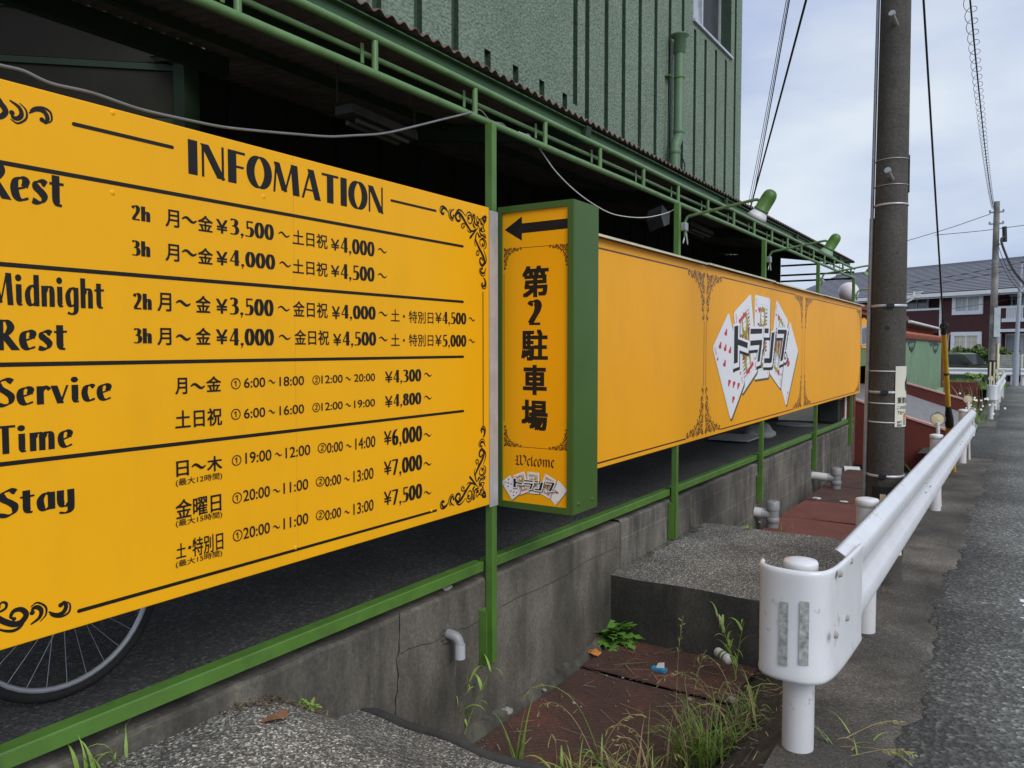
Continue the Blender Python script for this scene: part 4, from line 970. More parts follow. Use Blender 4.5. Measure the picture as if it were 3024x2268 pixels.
    for layer, (ext, dx, dy, mi) in enumerate(((19, 11, 20, 1), (17, 3, 6, 0), (0, 0, 0, 1))):
        dd = 2.6e-3 + layer * 2e-4
        for pts, hw in STK:
            (xa, ya), (xb, yb) = pts; t = Vector((xb - xa, yb - ya)).normalized(); n = Vector((-t.y, t.x)); hw2 = hw + ext
            a_ = Vector((xa + dx, ya + dy)) - t * ext; b_ = Vector((xb + dx, yb + dy)) + t * ext
            if abs(t.y) > .5: n = Vector((1, 0))      # upright strokes are cut level
            F.poly([mp_(*(a_ + n * hw2)), mp_(*(b_ + n * hw2)), mp_(*(b_ - n * hw2)), mp_(*(a_ - n * hw2))], dd, mi)
        F.poly([mp_(1143 + dx + (25 + ext * .8) * math.cos(i * math.pi / 9), 1088 + dy + (25 + ext * .8) * math.sin(i * math.pi / 9)) for i in range(18)], dd + 3e-5, mi)
    F.poly([mp_(1143 + 14 * math.cos(i * math.pi / 9), 1088 + 14 * math.sin(i * math.pi / 9)) for i in range(18)], 3.2e-3, 0)
EM = [m_white, m_ink, m_red, m_olive, m_greyprint, m_brownprint, m_shadowprint]
F = FA(); emblem(F, qw); F.build('card_emblem', EM, arrow)

# ---------------- long yellow banner sign with the same emblem
ban = empty('banner_sign', 'long plain yellow banner board with a fan of playing cards in its middle', 'sign', (SX, 8.5, 1.4))
BY0, BY1 = 3.46, 13.48
b = MB(); b.bevbox((SX - .03, BY0, .725), (SX, BY1, 2.095), .003); part(b, 'panel', m_yellow2, ban)
b = MB(); rr = random.Random(8); ys = [BY0, 6.0, 6.02, 8.05, 8.07, 10.4, 10.42, BY1]
for a, c in zip(ys[0::2], ys[1::2]):
    z = 2.104 + rr.uniform(-.004, .004); b.box((SX - .04, a, z), (SX + .042, c, z + .004)); b.box((SX + .038, a, z - .010), (SX + .042, c, z - .0005))
part(b, 'cap_flashing', m_cream, ban)
z5 = lambda x, y: (1700 + x / 2.074, 650 + y / 2.074)
ya, yb_ = sp(*z5(785, 800))[0], sp(*z5(798, 800))[0]; yc, yd = sp(*z5(1386, 800))[0], sp(*z5(1402, 800))[0]
vt, vb = sp(*z5(420, 237))[1], sp(*z5(400, 1416))[1]
frames = [(3.5, ya), (yb_, yc), (yd, BY1 - .06)]
for i, (u0, u1) in enumerate(frames):
    F = FL(); hv = .37; hu = .37
    if i: F.rect(u0 - .004, u0 + .004, vb + hv + .01, vt - hv - .01)
    F.rect(u1 - .004, u1 + .004, vb + hv + .01, vt - hv - .01)
    for v in (vt, vb): F.rect(u0 + (.02 if i == 0 else hu + .01), u1 - hu - .01, v - .005, v + .005)
    F.build('border_line', m_maroon_ink, ban)
    for (u, su) in (((u0, 1), (u1, -1)) if i else ((u1, -1),)):
        for (v, sv) in ((vt, -1), (vb, 1)):
            F = FL(); ornament(F, u, v, su, sv, hu, hv, wk=.95, detail=False); F.build('corner_ornament', m_maroon_ink, ban)
z7 = lambda x, y: (2050 + x / 3.605, 820 + y / 3.605)
eL, eR = sp(*z7(190, 770))[0], sp(*z7(1106, 790))[0]; eT, eB = sp(*z7(640, 178))[1], sp(*z7(385, 1522))[1]
p0, p1 = qw(78, 925)[0], qw(1425, 1095)[0]; t0, t1 = qw(605, 710)[1], qw(300, 1287)[1]
def bigmap(x, y):
    u, v = qw(x, y); return eL + (u - p0) / (p1 - p0) * (eR - eL), eT + (v - t0) / (t1 - t0) * (eB - eT)
F = FL(); emblem(F, bigmap); F.build('card_emblem', EM, ban)
print('signs: emblem', eL, eR, eT, eB, 'verts', sum(len(o.data.vertices) for o in bpy.data.objects if o.type == 'MESH'))

# ================================================================== THINGS ON THE CARPORT
def cable(name, label, pts, r, m, cat='cable', group=None, k=6, smooth=True):
    b = MB(); b.tube(catmull(pts, k) if smooth else pts, r, 6)
    return tag(b.build(name, m), label, cat, group)
cable('sagging_cable', 'long grey cable sagging along the top of the price board', [on('x', -2.105, x, y) for x, y in ((-40, 128), (0, 141), (50, 153), (110, 180), (200, 201), (300, 235), (400, 258), (480, 274), (560, 283), (640, 290), (710, 295), (760, 293), (830, 288), (900, 272), (960, 257), (1018, 243))], .0048, m_greywire)
cable('hanging_wire', 'thin white wire drooping behind the arrow sign to the second post', [on('x', -2.16, x, y) for x, y in ((1120, 285), (1150, 300), (1175, 335), (1200, 370), (1240, 410), (1285, 443), (1330, 464), (1390, 470), (1440, 460), (1462, 448))], .0035, m_whitewire, 'wire')
cable('tied_wires', 'grey wires tied in loops along the truss above the arrow sign', [on('x', -2.16, x, y) for x, y in ((1005, 250), (1025, 238), (1040, 240), (1060, 262), (1085, 268), (1105, 290), (1125, 300), (1140, 290), (1150, 305))], .004, m_greywire, 'wires')
for i, (y, lb) in enumerate(((5.5, 'looped white wire end dangling from the post under the nearest floodlight arm'), (7.835, 'looped wire end dangling from the post under the middle floodlight arm'))):
    b = MB(); p = Vector((-2.07, y + .06, 2.36))
    b.tube(catmull([p, p + Vector((.0, .01, -.05)), p + Vector((.0, -.03, -.13)), p + Vector((0, -.035, -.15)), p + Vector((0, -.01, -.11)), p + Vector((0, .012, -.05)), p + Vector((0, .03, -.11)), p + Vector((0, .055, -.15)), p + Vector((0, .05, -.12)), p + Vector((0, .02, -.05))], 6), .0035, 6)
    tag(b.build('wire_loop', m_whitewire), lb, 'wire')
def floodlight(y, z, label):
    t = empty('floodlight', label, 'lamp', (-2.08, y + .03, z), 'green floodlights on arms over the banner')
    b = MB(); p = Vector((-2.065, y + .045, z)); e = Vector((-1.47, y + .045, z + .10))
    b.tube(catmull([p + Vector((0, 0, -.14)), p + Vector((0, 0, -.05)), p + Vector((.012, 0, -.012)), p + Vector((.05, 0, .008)), p + Vector((.3, 0, .045)), p + Vector((.5, 0, .075)), p + Vector((.53, 0, .07)), e + Vector((.0, 0, -.035))], 5), .0105, 8)
    a = part(b, 'arm', m_greenpipe, t)
    b = MB(); b.bevbox((-2.087, y + .015, z - .1), (-2.05, y + .075, z - .04), .004); part(b, 'clamp', m_galv, a)
    ax = Vector((-.52, 0, -.85)).normalized(); o = e + Vector((.035, 0, .03))
    b = MB(); b.lathe([(0, 0), (.022, .004), (.038, .016), (.047, .036), (.05, .06), (.05, .145), (.054, .148), (.054, .158), (.05, .16)], o, 20, axis=ax); hd = part(b, 'lamp_housing', m_green, t)
    b = MB(); b.lathe([(.047, .158), (.062, .19), (.074, .215), (.071, .215), (.045, .16)], o, 20, axis=ax); part(b, 'reflector', m_white if y < 6 else m_palegreen, hd)
floodlight(5.5, 2.40, 'nearest green floodlight with a white reflector on an arm over the banner')
floodlight(7.835, 2.38, 'middle green floodlight on its arm, left of the utility pole')
floodlight(10.325, 2.36, 'green floodlight whose arm runs behind the utility pole')
floodlight(12.855, 2.30, 'farthest green floodlight, its head just right of the utility pole')
m_dulltube = M('dimmed_tube', (.11, .11, .1), .5, .2, 9)  # tube colour darkened to sink into the shade under the roof
m_alu2 = M('dimmed_fixture', (.075, .075, .068), .6, .3, 9, dirt=.5)  # fixture darkened likewise, shade put into its colour, some dirt on top
def tube_light(p, q, label):
    t = empty('strip_light', label, 'lamp', p, 'strip lights under the carport roof'); d = (q - p); L = d.length; d.normalize(); n = Vector((0, 0, 1)); s_ = d.cross(n).normalized()
    b = MB(); c = (p + q) / 2
    b.obox(c, d * L / 2, s_ * .06, (0, 0, .022)); part(b, 'fixture', m_alu2, t)
    for k in (-1, 1):
        b = MB(); b.tube([p + d * .06 + s_ * .035 * k - n * .045, q - d * .06 + s_ * .035 * k - n * .045], .013, 8); part(b, 'tube', m_dulltube, t)
    b = MB(); b.tube([c + d * .3 + n * .02, c + d * .3 + n * .3], .006, 6); b.tube([c - d * .3 + n * .02, c - d * .3 + n * .3], .006, 6); part(b, 'hanger', m_alu2, t)

tube_light(on('x', -2.9, 742, 236), on('x', -2.9, 885, 297), 'grey strip light hanging in the dark above the price board')
tube_light(on('x', -2.9, 1482, 484), on('x', -2.9, 1530, 505), 'small strip light in the dark above the banner')
b = MB(); p = on('x', -2.2, 1437, 463); b.prism([p + Vector(q) for q in ((0, -.06, .06), (0, .09, .02), (0, .08, -.06), (0, -.02, -.09), (0, -.08, -.02))], (-.12, .02, -.03)); tag(b.build('work_lamp', M('dark_lamp', (.035, .038, .04), .5)), 'small dark lamp tucked under the truss at the second post', 'lamp')
# added dark ribbed panel, carries the deep shade under the roof in its colour
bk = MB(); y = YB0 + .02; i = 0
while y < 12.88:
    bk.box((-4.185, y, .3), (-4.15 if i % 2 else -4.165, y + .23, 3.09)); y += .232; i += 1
bk.box((-4.196, YB0 + .02, 2.95), (-4.16, 12.88, 3.135))  # added filler strip, stops light leaking in between roof and building
tag(bk.build('back_shade_panel', M('back_shade_green', (.012, .02, .013), .85, .3, 4)), 'added dark green ribbed panel deepening the shade at the back of the carport', 'wall')

# ================================================================== GUARDRAILS
def gpost(x, y, zb, zt, r, parent, cap=True):
    b = MB(); b.tube([(x, y, zb - .03), (x, y, zt - .02)], r, 24); p = part(b, 'post', m_guardpost, parent)
    if cap:
        b = MB(); b.lathe([(r + .0005, -.036), (r + .0045, -.034), (r + .005, -.006), (r + .001, .001), (r * .5, .007), (0, .009)], (x, y, zt - .009), 32); part(b, 'cap', m_guard, p)
    return p
PROF = [(.012, .175), (.022, .175), (.030, .170), (.060, .149), (.069, .135), (.070, .120), (.069, .082), (.062, .066), (.040, .030), (.036, .016), (.036, -.016), (.040, -.030), (.062, -.066), (.069, -.082), (.070, -.120), (.069, -.135), (.060, -.149), (.030, -.170), (.022, -.175), (.012, -.175)]
def beam(path, parent, name='beam', m=None):
    """path: list of (origin, outward)"""
    b = MB(); n = len(PROF); vs = []
    for o, d in path:
        o = Vector(o); d = Vector(d)
        vs += [o + d * x + Vector((0, 0, z)) for x, z in PROF] + [o + d * (x - .005) + Vector((0, 0, z)) for x, z in PROF]
    m2 = 2 * n; fs = []
    for i in range(len(path) - 1):
        for k in range(n - 1):
            fs.append((i * m2 + k, i * m2 + k + 1, (i + 1) * m2 + k + 1, (i + 1) * m2 + k)); fs.append((i * m2 + n + k, i * m2 + n + k + 1, (i + 1) * m2 + n + k + 1, (i + 1) * m2 + n + k))
        for k in (0, n - 1): fs.append((i * m2 + k, i * m2 + n + k, (i + 1) * m2 + n + k, (i + 1) * m2 + k))
    b.add(vs, fs, 0, True)
    for i in (0, len(path) - 1):
        for k in range(n - 1): b.add([vs[i * m2 + k], vs[i * m2 + k + 1], vs[i * m2 + n + k + 1], vs[i * m2 + n + k]], [(0, 1, 2, 3)])
    return part(b, name, m or m_guard, parent)
def sleeve(path, z0, z1, parent, th=.005):
    b = MB(); P = catmull([Vector((x, y, 0)) for x, y in path], 6); n = len(P); rings = []
    for i in range(n):
        t = (P[min(i + 1, n - 1)] - P[max(i - 1, 0)]).normalized(); q = Vector((-t.y, t.x, 0))      # outward
        sect = [(-.012, z1 - .002), (-.004, z1 + .004), (.004, z1), (.006, z1 - .012), (.003, z1 - .03), (.003, z0 + .03), (.006, z0 + .012), (.003, z0), (-.006, z0 - .004), (-.014, z0 + .002)]
        ins = [(-.012, z0 + .008), (-.003, z0 + .02), (-.003, z1 - .02), (-.010, z1 - .008)]
        rings.append([P[i] + q * a + Vector((0, 0, z)) for a, z in sect + ins])
    m_ = len(rings[0]); vs = [v for r_ in rings for v in r_]
    b.add(vs, [(i * m_ + k, i * m_ + (k + 1) % m_, (i + 1) * m_ + (k + 1) % m_, (i + 1) * m_ + k) for i in range(n - 1) for k in range(m_)], 0, True)
    b.add(rings[0], [tuple(range(m_))]); b.add(rings[-1], [tuple(range(m_))[::-1]])
    return part(b, 'end_sleeve', m_guard, parent)
gr = empty('guardrail', 'near white guardrail with rounded end sleeve and two grey reflective strips', 'guardrail', (-.63, 2.9, 0), 'guardrails along the street')
gx = lambda y: -.633 + (y - 2.9) * .0064
for y, zb, zt, r in ((2.9, 0, .693, .055), (4.33, -.01, .682, .052), (8.13, -.05, .655, .052), (11.95, -.09, .63, .052)):
    gpost(gx(y), y, zb, zt, r, gr)
bz = lambda y: .515 - (y - 3) * .0088
beam([((gx(y) + .066, y, bz(y)), (1, 0, 0)) for y in (3.1, 5, 7, 9, 11, 12.25)], gr)
sleeve([(gx(3.32) + .140, 3.30), (-.497, 3.12), (-.505, 2.97), (-.516, 2.87), (-.538, 2.805), (-.585, 2.77), (-.65, 2.764), (-.71, 2.778), (-.748, 2.812), (-.76, 2.86)], .288, .678, gr)
sleeve([(-.575, 12.52), (-.52, 12.545), (-.478, 12.5), (-.462, 12.40), (-.462, 12.1)][::-1], .255, .61, gr)
b = MB()
for x, y in ((1840, 1212), (1818, 1240), (1832, 1335), (1809, 1372)):
    p = on('x', -.492, x, y); b.lathe([(0, .012), (.010, .010), (.014, 0)], (gx(p.y) + (.141 if p.y > 3.1 else .133), p.y, p.z), 10, axis=(1, -.1, 0))
part(b, 'bolts', m_stone, gr)
b = MB()
for y in (6.02, 6.32, 9.5, 9.8):
    for dz in (.035, -.035): b.lathe([(0, .008), (.009, .007), (.011, 0)], (gx(y) + .066 + .045, y, bz(y) + dz), 8, axis=(1, 0, dz * 20))
part(b, 'bolts', m_galv, gr)
for y, zb in ((4.33, .32), (8.13, .3)):
    b = MB(); b.tube([(gx(y) - .062, y, zb + .13), (gx(y) - .052, y, zb + .13)], .02, 10); b.tube([(gx(y) - .085, y, zb + .13), (gx(y) - .06, y, zb + .13)], .011, 8); part(b, 'bolt', m_stone, gr)
SPATH = catmull([Vector((x, y, 0)) for x, y in ((-.505, 2.97), (-.516, 2.87), (-.538, 2.805), (-.585, 2.77), (-.65, 2.764), (-.71, 2.778), (-.748, 2.812), (-.76, 2.86))], 24)
for x in (1694, 1737):
    t0, t1 = on('y', 2.765, x, 1299), on('y', 2.765, x, 1437); best = min(range(30, len(SPATH) - 5), key=lambda k: abs(SPATH[k].x - t0.x)); b = MB(); rows = []
    for k in range(-4, 5):
        i = best + k; t = (SPATH[i + 1] - SPATH[i - 1]).normalized(); c = SPATH[best] + (SPATH[best + 4] - SPATH[best - 4]).normalized() * (.0145 * k / 4); q_ = Vector((-t.y, t.x, 0)); rows.append((c + q_ * .0068))
    for a_, c in zip(rows[:-1], rows[1:]): b.quad(a_ + Vector((0, 0, t1.z)), c + Vector((0, 0, t1.z)), c + Vector((0, 0, t0.z)), a_ + Vector((0, 0, t0.z)))
    part(b, 'reflective_strip', m_reflgrey, gr)
def delineator(x, y, zb, z, r, label):
    t = empty('delineator', label, 'reflector', (x, y, zb), 'round delineators beside the guardrails')
    b = MB(); b.tube([(x + .03, y + .05, zb - .03), (x, y, z - r * .5)], .017, 10); part(b, 'pole', m_pvcw, t)
    b = MB(); b.lathe([(0, .035), (r * .9, .034), (r * 1.02, .02), (r * 1.02, -.006), (r * .93, -.008), (r * .93, 0), (0, 0)], (x, y, z), 24, axis=(0, 1, 0)); b.bevbox((x - .014, y, z + r * .95), (x + .014, y + .03, z + r * 1.12), .004); h = part(b, 'rim', m_greywire, t)
    b = MB(); b.lathe([(r * .925, -.002), (r * .6, -.006), (0, -.008)], (x, y, z), 24, axis=(0, 1, 0)); part(b, 'lens', m_refl, t)
delineator(-.603, 8.3, -.05, .776, .062, 'cream round delineator in front of the yellow guy cover')
delineator(-.540, 12.35, -.09, .738, .060, 'cream round delineator at the far end of the near guardrail')
gr2 = empty('guardrail', 'farther white guardrail along the street with a blunt end panel', 'guardrail', (-.45, 20.5, -.17), 'guardrails along the street')
gx2 = lambda y: -.455 + (y - 20.6) * .003
for y in (20.7, 24.5, 28.5, 32.5): gpost(gx2(y), y, gz(y) - .02, gz(y) + .62, .055, gr2, True)
beam([((gx2(y) + .06, y, gz(y) + .62 + (.02 if y > 22 else 0)), (1, 0, 0)) for y in (20.8, 25, 29, 33)], gr2)
sleeve([(gx2(21.6) + .15, 21.6), (gx2(21) + .14, 20.9), (-.335, 20.52), (-.36, 20.44), (-.42, 20.42), (-.49, 20.43), (-.53, 20.48), (-.54, 20.6)], .265, .605, gr2)
for i, (x, y, z, lb) in enumerate(((-.47, 20.9, .735, 'cream delineator on the blunt end of the farther guardrail'), (-.39, 24.3, .655, 'second cream delineator along the farther guardrail'), (-.47, 26.5, .76, 'cream delineator before the black and yellow pole foot'), (-.36, 31, .64, 'farthest small delineator on the farther guardrail'))):
    delineator(x, y, gz(y), z, .064, lb)
gr3 = empty('guardrail', 'white guardrail crossing at the end of the street below the green car', 'guardrail', (-3, 45.2, -.4), 'guardrails along the street')
for x in (-3.0, -1.6, -.15): gpost(x, 45.3, -.45, .33, .07, gr3)
beam([((x, 45.22, .235), (0, -1, 0)) for x in (-3.05, -1.5, -.1)], gr3)
gr4 = empty('guardrail', 'white guardrail right of the lamp post at the end of the street', 'guardrail', (.4, 45.4, -.4), 'guardrails along the street')
for x in (.28, 2.2, 4.2): gpost(x, 45.3, -.45, .33, .07, gr4)
beam([((x, 45.22, .235), (0, -1, 0)) for x in (.2, 2, 5)], gr4)

# ================================================================== UTILITY POLES, GUY, CABLES
PX, PY = -.672, 5.36
pr_ = lambda z: .1085 - .0067 * z
pole = empty('utility_pole', 'near thick dark concrete utility pole standing behind the guardrail', 'pole', (PX, PY, 0))
b = MB(); b.tube([(PX, PY, z) for z in (-.4, 0, 1, 2, 4, 6, 8, 9.2)], [pr_(z) for z in (-.4, 0, 1, 2, 4, 6, 8, 9.2)], 40); part(b, 'shaft', m_pole, pole)
fc = Vector((-PX, -PY, 0)).normalized(); rt = Vector((-fc.y, fc.x, 0))
def cyl(phi, z, r): a = R(phi); return Vector((PX, PY, z)) + (fc * math.cos(a) + rt * math.sin(a)) * r
pz = lambda y: on('y', PY - .1, 1915, y).z
for yy, th, mt in ((440, .006, m_alu), (660, .008, m_alu), (848, .008, m_alu), (1030, .008, m_alu)):
    z = pz(yy); b = MB(); r = pr_(z); b.lathe([(r + .0005, -th), (r + .004, -th), (r + .004, th), (r + .0005, th)], (PX, PY, z), 40); bd = part(b, 'steel_band', mt, pole)
    if yy > 500:
        b = MB(); c0 = cyl(4 if yy < 800 else -8, z, r + .006); b.obox(c0, rt * .022, fc * .006, (0, 0, .011)); part(b, 'buckle', m_black, bd)
b = MB(); b.tube([cyl(-88, z, pr_(z) + .013) for z in (-.05, 1, 2, 2.25)], .0135, 10); b.tube([cyl(-88, z, pr_(z) + .013) for z in (2.2, 4, 6, 8)], .010, 10); part(b, 'conduit', m_galv, pole)
for yy, ph in ((378, 4), (45, 8)):
    z = pz(yy); b = MB(); o = cyl(ph, z - .03, pr_(z) - .01); d = (fc * .8 - rt * .25 + Vector((0, 0, .35))).normalized()
    b.tube([o, o + d * .10], .011, 10); b.tube([o + d * .10, o + d * .113], .019, 12); part(b, 'step_bolt', m_galv, pole)
for yy, ph in ((708, -3), (1060, 0)):
    z = pz(yy); c0 = cyl(ph, z, pr_(z) + .0008); b = MB(); b.lathe([(0, .0008), (.013, 0)], c0, 16, axis=fc); part(b, 'bolt_hole', m_black, pole)
# black and yellow guard sheet at the foot
b = MB(); zt, zb2 = pz(1052), pz(1200); r = pr_(zb2) + .004; n = 24
b.add([cyl(-40 + 200 * i / n, z, r) for z in (zb2, zt) for i in range(n + 1)], [(i, i + 1, n + 2 + i, n + 1 + i) for i in range(n)], 0, True); gs = part(b, 'guard_sheet', m_black, pole)
for k in range(3):
    b = MB(); a0 = -14 + 60 * k; b.add([cyl(a0 + 17 * i / 4, z, r + .002) for z in (zb2, zt - .045) for i in range(5)], [(i, i + 1, 6 + i, 5 + i) for i in range(4)]); part(b, 'yellow_stripe', m_refl, gs)
class Cyl(Flat):
    def __init__(s, r0): s.mb = MB(); s.k = 0; s.r0 = r0
    def P(s, u, v, d): return cyl(math.degrees(u / pr_(v)), v, pr_(v) + s.r0 + d)
nt0, nt1 = pz(791), pz(922)
notice = empty('notice_plate', 'pale notice plate strapped round the right side of the near pole', 'notice', cyl(60, (nt0 + nt1) / 2, pr_(1)))
b = MB(); n = 14; a0, a1 = 25, 115
P_ = lambda a, z: cyl(a, z, pr_(z) + .006)
b.add([P_(a0 + (a1 - a0) * i / n, z) for z in (nt1, nt0) for i in range(n + 1)], [(i, i + 1, n + 2 + i, n + 1 + i) for i in range(n)], 0, True); part(b, 'plate', M('notice_cream', (.66, .64, .54), .5, .06, 6, dirt=.2, dirtcol=(.4, .37, .28)), notice)
F = Cyl(.0075); u0 = R(30) * pr_(1)
vz = lambda y: pz(y)
H_ = nt0 - nt1
def nbox(t, ua, ub_, ya, yb__, bold): ftext(F, t, u0 + ua, u0 + ub_, vz(yb__), vz(ya), bold)
nbox('重要な', 0.004, .095, 858, 871, .0006); nbox('この付近に', .004, .10, 876, 884, .0002); nbox('下記へご連', .004, .10, 887, 895, .0002); nbox('NTT', .006, .038, 909, 914, .0004); nbox('西日本', .006, .038, 915.5, 921, .0003)
for i in range(9): F.rect(u0 + .05, u0 + .075, vz(918) + i * .0045, vz(918) + i * .0045 + .0022)
F.poly([(u0 + .062, vz(835)), (u0 + .06, vz(826)), (u0 + .085, vz(815)), (u0 + .095, vz(805)), (u0 + .098, vz(818)), (u0 + .105, vz(835)), (u0 + .09, vz(846)), (u0 + .07, vz(843))])
F.build('lettering', m_ink, notice)
F = Cyl(.0078); F.rect(u0 + .052, u0 + .085, vz(904), vz(894)); F.build('orange_mark', m_orangepack, notice)
for yy in (802, 872, 913):
    z = pz(yy); b = MB(); r = pr_(z); b.lathe([(r + .0005, -.0035), (r + .0035, -.0035), (r + .0035, .0035), (r + .0005, .0035)], (PX, PY, z), 36); part(b, 'strap', m_pvcw, notice)
up = empty('notice_plate', 'narrow pale plate edge-on high on the right side of the near pole', 'notice', cyl(85, pz(370), pr_(2.5)))
b = MB(); b.add([cyl(80 + 60 * i / 6, z, pr_(z) + .007) for z in (pz(412), pz(330)) for i in range(7)], [(i, i + 1, 8 + i, 7 + i) for i in range(6)]); part(b, 'plate', m_palegreen, up)
for yy in (342, 398):
    z = pz(yy); b = MB(); r = pr_(z); b.lathe([(r + .0005, -.0025), (r + .003, -.0025), (r + .003, .0025), (r + .0005, .0025)], (PX, PY, z), 36); part(b, 'strap', m_galv, up)
# guy wire with its yellow cover
guy = empty('guy_wire', 'steel guy wire with a yellow and black cover slanting down to the street edge', 'guy wire', (-.63, 11.06, -.1))
g0 = Vector((-.63, 11.06, -.12)); gd = (Vector((-.63, 6.47, 3.957)) - g0).normalized()
cov = [(0, .045), (.70, .045)]; g = lambda s_: g0 + gd * s_
b = MB(); b.tube([g(2.1), g(7.55)], .008, 8); part(b, 'wire', m_wire, guy)
s1 = 1.02; s2 = 1.22
b = MB(); b.tube([g(0), g(s1)], .043, 16); part(b, 'lower_cover', m_yelpaint, guy)
b = MB(); b.tube([g(s1 - .01), g(s1 + .12), g(s1 + .30), g(s1 + .36)], [.046, .046, .03, .026], 16); part(b, 'black_collar', m_black, guy)
b = MB(); b.tube([g(s1 + .34), g(2.62)], .026, 14); part(b, 'upper_cover', m_yelpaint, guy)
b = MB(); b.tube([g(1.93), g(1.96)], .0275, 14); part(b, 'black_ring', m_black, guy)
b = MB(); b.tube([g(2.58), g(2.68)], [.03, .024], 12); c = g(2.68); b.tube(catmull([c + Vector((-.03, 0, -.02)), c + Vector((-.02, 0, .02)), c + Vector((.02, 0, .03)), c + Vector((.04, 0, .0)), c + Vector((.02, 0, -.02))], 5), .008, 6); part(b, 'clip', m_black, guy)
# far pole
FY = 40.0; fp = on('y', FY, 2146, 700); ftop = on('y', FY, 2146, 436).z; FX = fp.x
far = empty('utility_pole', 'distant pale concrete utility pole with a black and yellow foot at the street end', 'pole', (FX, FY, -.4))
b = MB(); b.tube([(FX, FY, z) for z in (-.6, 2, 5, ftop)], [.165, .15, .13, .115], 20); part(b, 'shaft', m_pole2, far)
b = MB(); b.tube([(FX, FY, -.45), (FX, FY, on('y', FY, 2146, 778).z)], .172, 20); gs = part(b, 'guard_sheet', m_black, far)
for dx in (-.06, .09):
    b = MB(); b.box((FX + dx - .03, FY - .182, -.4), (FX + dx + .03, FY - .16, on('y', FY, 2146, 782).z)); part(b, 'yellow_stripe', m_refl, gs)
b = MB(); p = on('y', FY - .17, 2148, 665); q_ = on('y', FY - .17, 2157, 728); b.bevbox((p.x, FY - .19, q_.z), (q_.x + .05, FY - .165, p.z), .01); part(b, 'sign_plate', M('blue_white_plate', (.55, .6, .62), .5, .15, 3), far)
b = MB(); zt = ftop
for dz in (.45, .95): b.obox((FX, FY, zt - dz), (.28, 0, 0), (0, .04, 0), (0, 0, .03))
for dx in (-.25, .25):
    for dz in (.45, .95): b.lathe([(0, .0), (.04, .02), (.03, .06), (.05, .08), (0, .12)], (FX + dx, FY, zt - dz), 8)
part(b, 'crossarm', m_galv, far)
b = MB(); b.tube([(FX + .3, FY, zt - 1.1), (FX + .33, FY, zt - 1.75)], .09, 10); part(b, 'junction_box', m_black, far)
b = MB(); b.tube([(FX + .2, FY - .1, -.3), (FX + .2, FY - .1, on('y', FY, 2146, 742).z)], .045, 8); part(b, 'cream_conduit', m_refl, far)
# cables
def sag(p, q, d, n=14): return [p.lerp(q, i / n) - Vector((0, 0, d * 4 * (i / n) * (1 - i / n))) for i in range(n + 1)]
e1 = on('x', -4.0, 1620, 452)
cable('service_cable', 'thick black cable running from the pole down to the carport roof', sag(Vector((PX - .1, PY, 5.35)), e1, .03), .012, m_wire, 'cable', None, 2)
CG = 'thin service wires running to the building'
for i, (z, d, ex) in enumerate(((7.0, .10, 0), (7.1, .16, .1), (7.2, .2, .25))):
    cable('service_wire', ('innermost', 'middle', 'outermost')[i] + ' of the three thin wires left of the thick black service cable', sag(Vector((PX - .1, PY, z)), on('x', -4.05, 1626 - 5 * i, 436 + 3 * i), d), .0045 if i else .0075, m_wire, 'wire', CG, 2)
m_b = MB(); m_b.tube([e1 + Vector((0, 0, -.3)), e1 + Vector((0, 0, .07))], .03, 8); m_b.bevbox((e1.x - .05, e1.y - .04, e1.z - .1), (e1.x + .05, e1.y + .04, e1.z + .05), .01); tag(m_b.build('cable_bracket', m_black), 'small black bracket on the roof edge where the service cables end', 'bracket')
s0, s1_ = Vector((PX + .1, PY + .05, 6.35)), Vector((FX - .12, FY, ftop - .25)); pts = sag(s0, s1_, .55, 60)
sc_ = empty('spiral_cable', 'black cable hung in a wire spiral from the near pole to the distant pole', 'cable', s0)
b = MB(); b.tube(pts, .013, 6); part(b, 'cable', m_wire, sc_)
hel = []; NL = 74
for i in range(NL * 14 + 1):
    t = i / (NL * 14); f = t * 60; k = min(59, int(f)); p = pts[k].lerp(pts[k + 1], f - k); a = 2 * math.pi * i / 14; r = .085 - .03 * t
    hel.append(p + Vector((math.cos(a) * r, 0, math.sin(a) * r - r * .6)))
b = MB(); b.tube(hel, .0042, 4); part(b, 'spiral', m_wire, sc_)
j0 = Vector((FX + .33, FY, ftop - 1.5))
cable('bundled_cable', 'thick bundled black cable falling from the distant pole to the right', [j0] + [on('y', FY - 3 * (i + 1) / 5, x, y) for i, (x, y) in enumerate(((2163, 520), (2175, 555), (2190, 585), (2212, 612), (2240, 640)))], .05, m_wire, 'cable')
for i, (d, r) in enumerate(((3, .012), (8, .012))):
    cable('drop_wire', ('inner', 'outer')[i] + ' thin wire hanging beside the bundled cable at the distant pole', [j0 + Vector((-.15, 0, -.35))] + [on('y', FY - 3 * (k + 1) / 5, x - 4 - d, y + d) for k, (x, y) in enumerate(((2163, 525), (2175, 560), (2190, 590), (2212, 617), (2240, 645)))], r, m_wire, 'wire')
for i, (a, c, r, lb) in enumerate((((1960, 520), (2140, 462), .014, 'faint wire rising across the sky to the distant pole'), ((2020, 508), (2230, 484), .014, 'faint nearly level wire crossing the sky behind the distant pole'), ((1965, 612), (2212, 566), .012, 'upper dark wire crossing in front of the slate roof'), ((1965, 622), (2212, 578), .012, 'lower dark wire crossing in front of the slate roof'), ((2045, 668), (2212, 640), .01, 'wire crossing the upper window of the maroon building'))):
    cable('thin_wire', lb, [on('y', 43, *a), on('y', 43, (a[0] + c[0]) / 2, (a[1] + c[1]) / 2 + 2), on('y', 43, *c)], r, m_wire, 'wire')
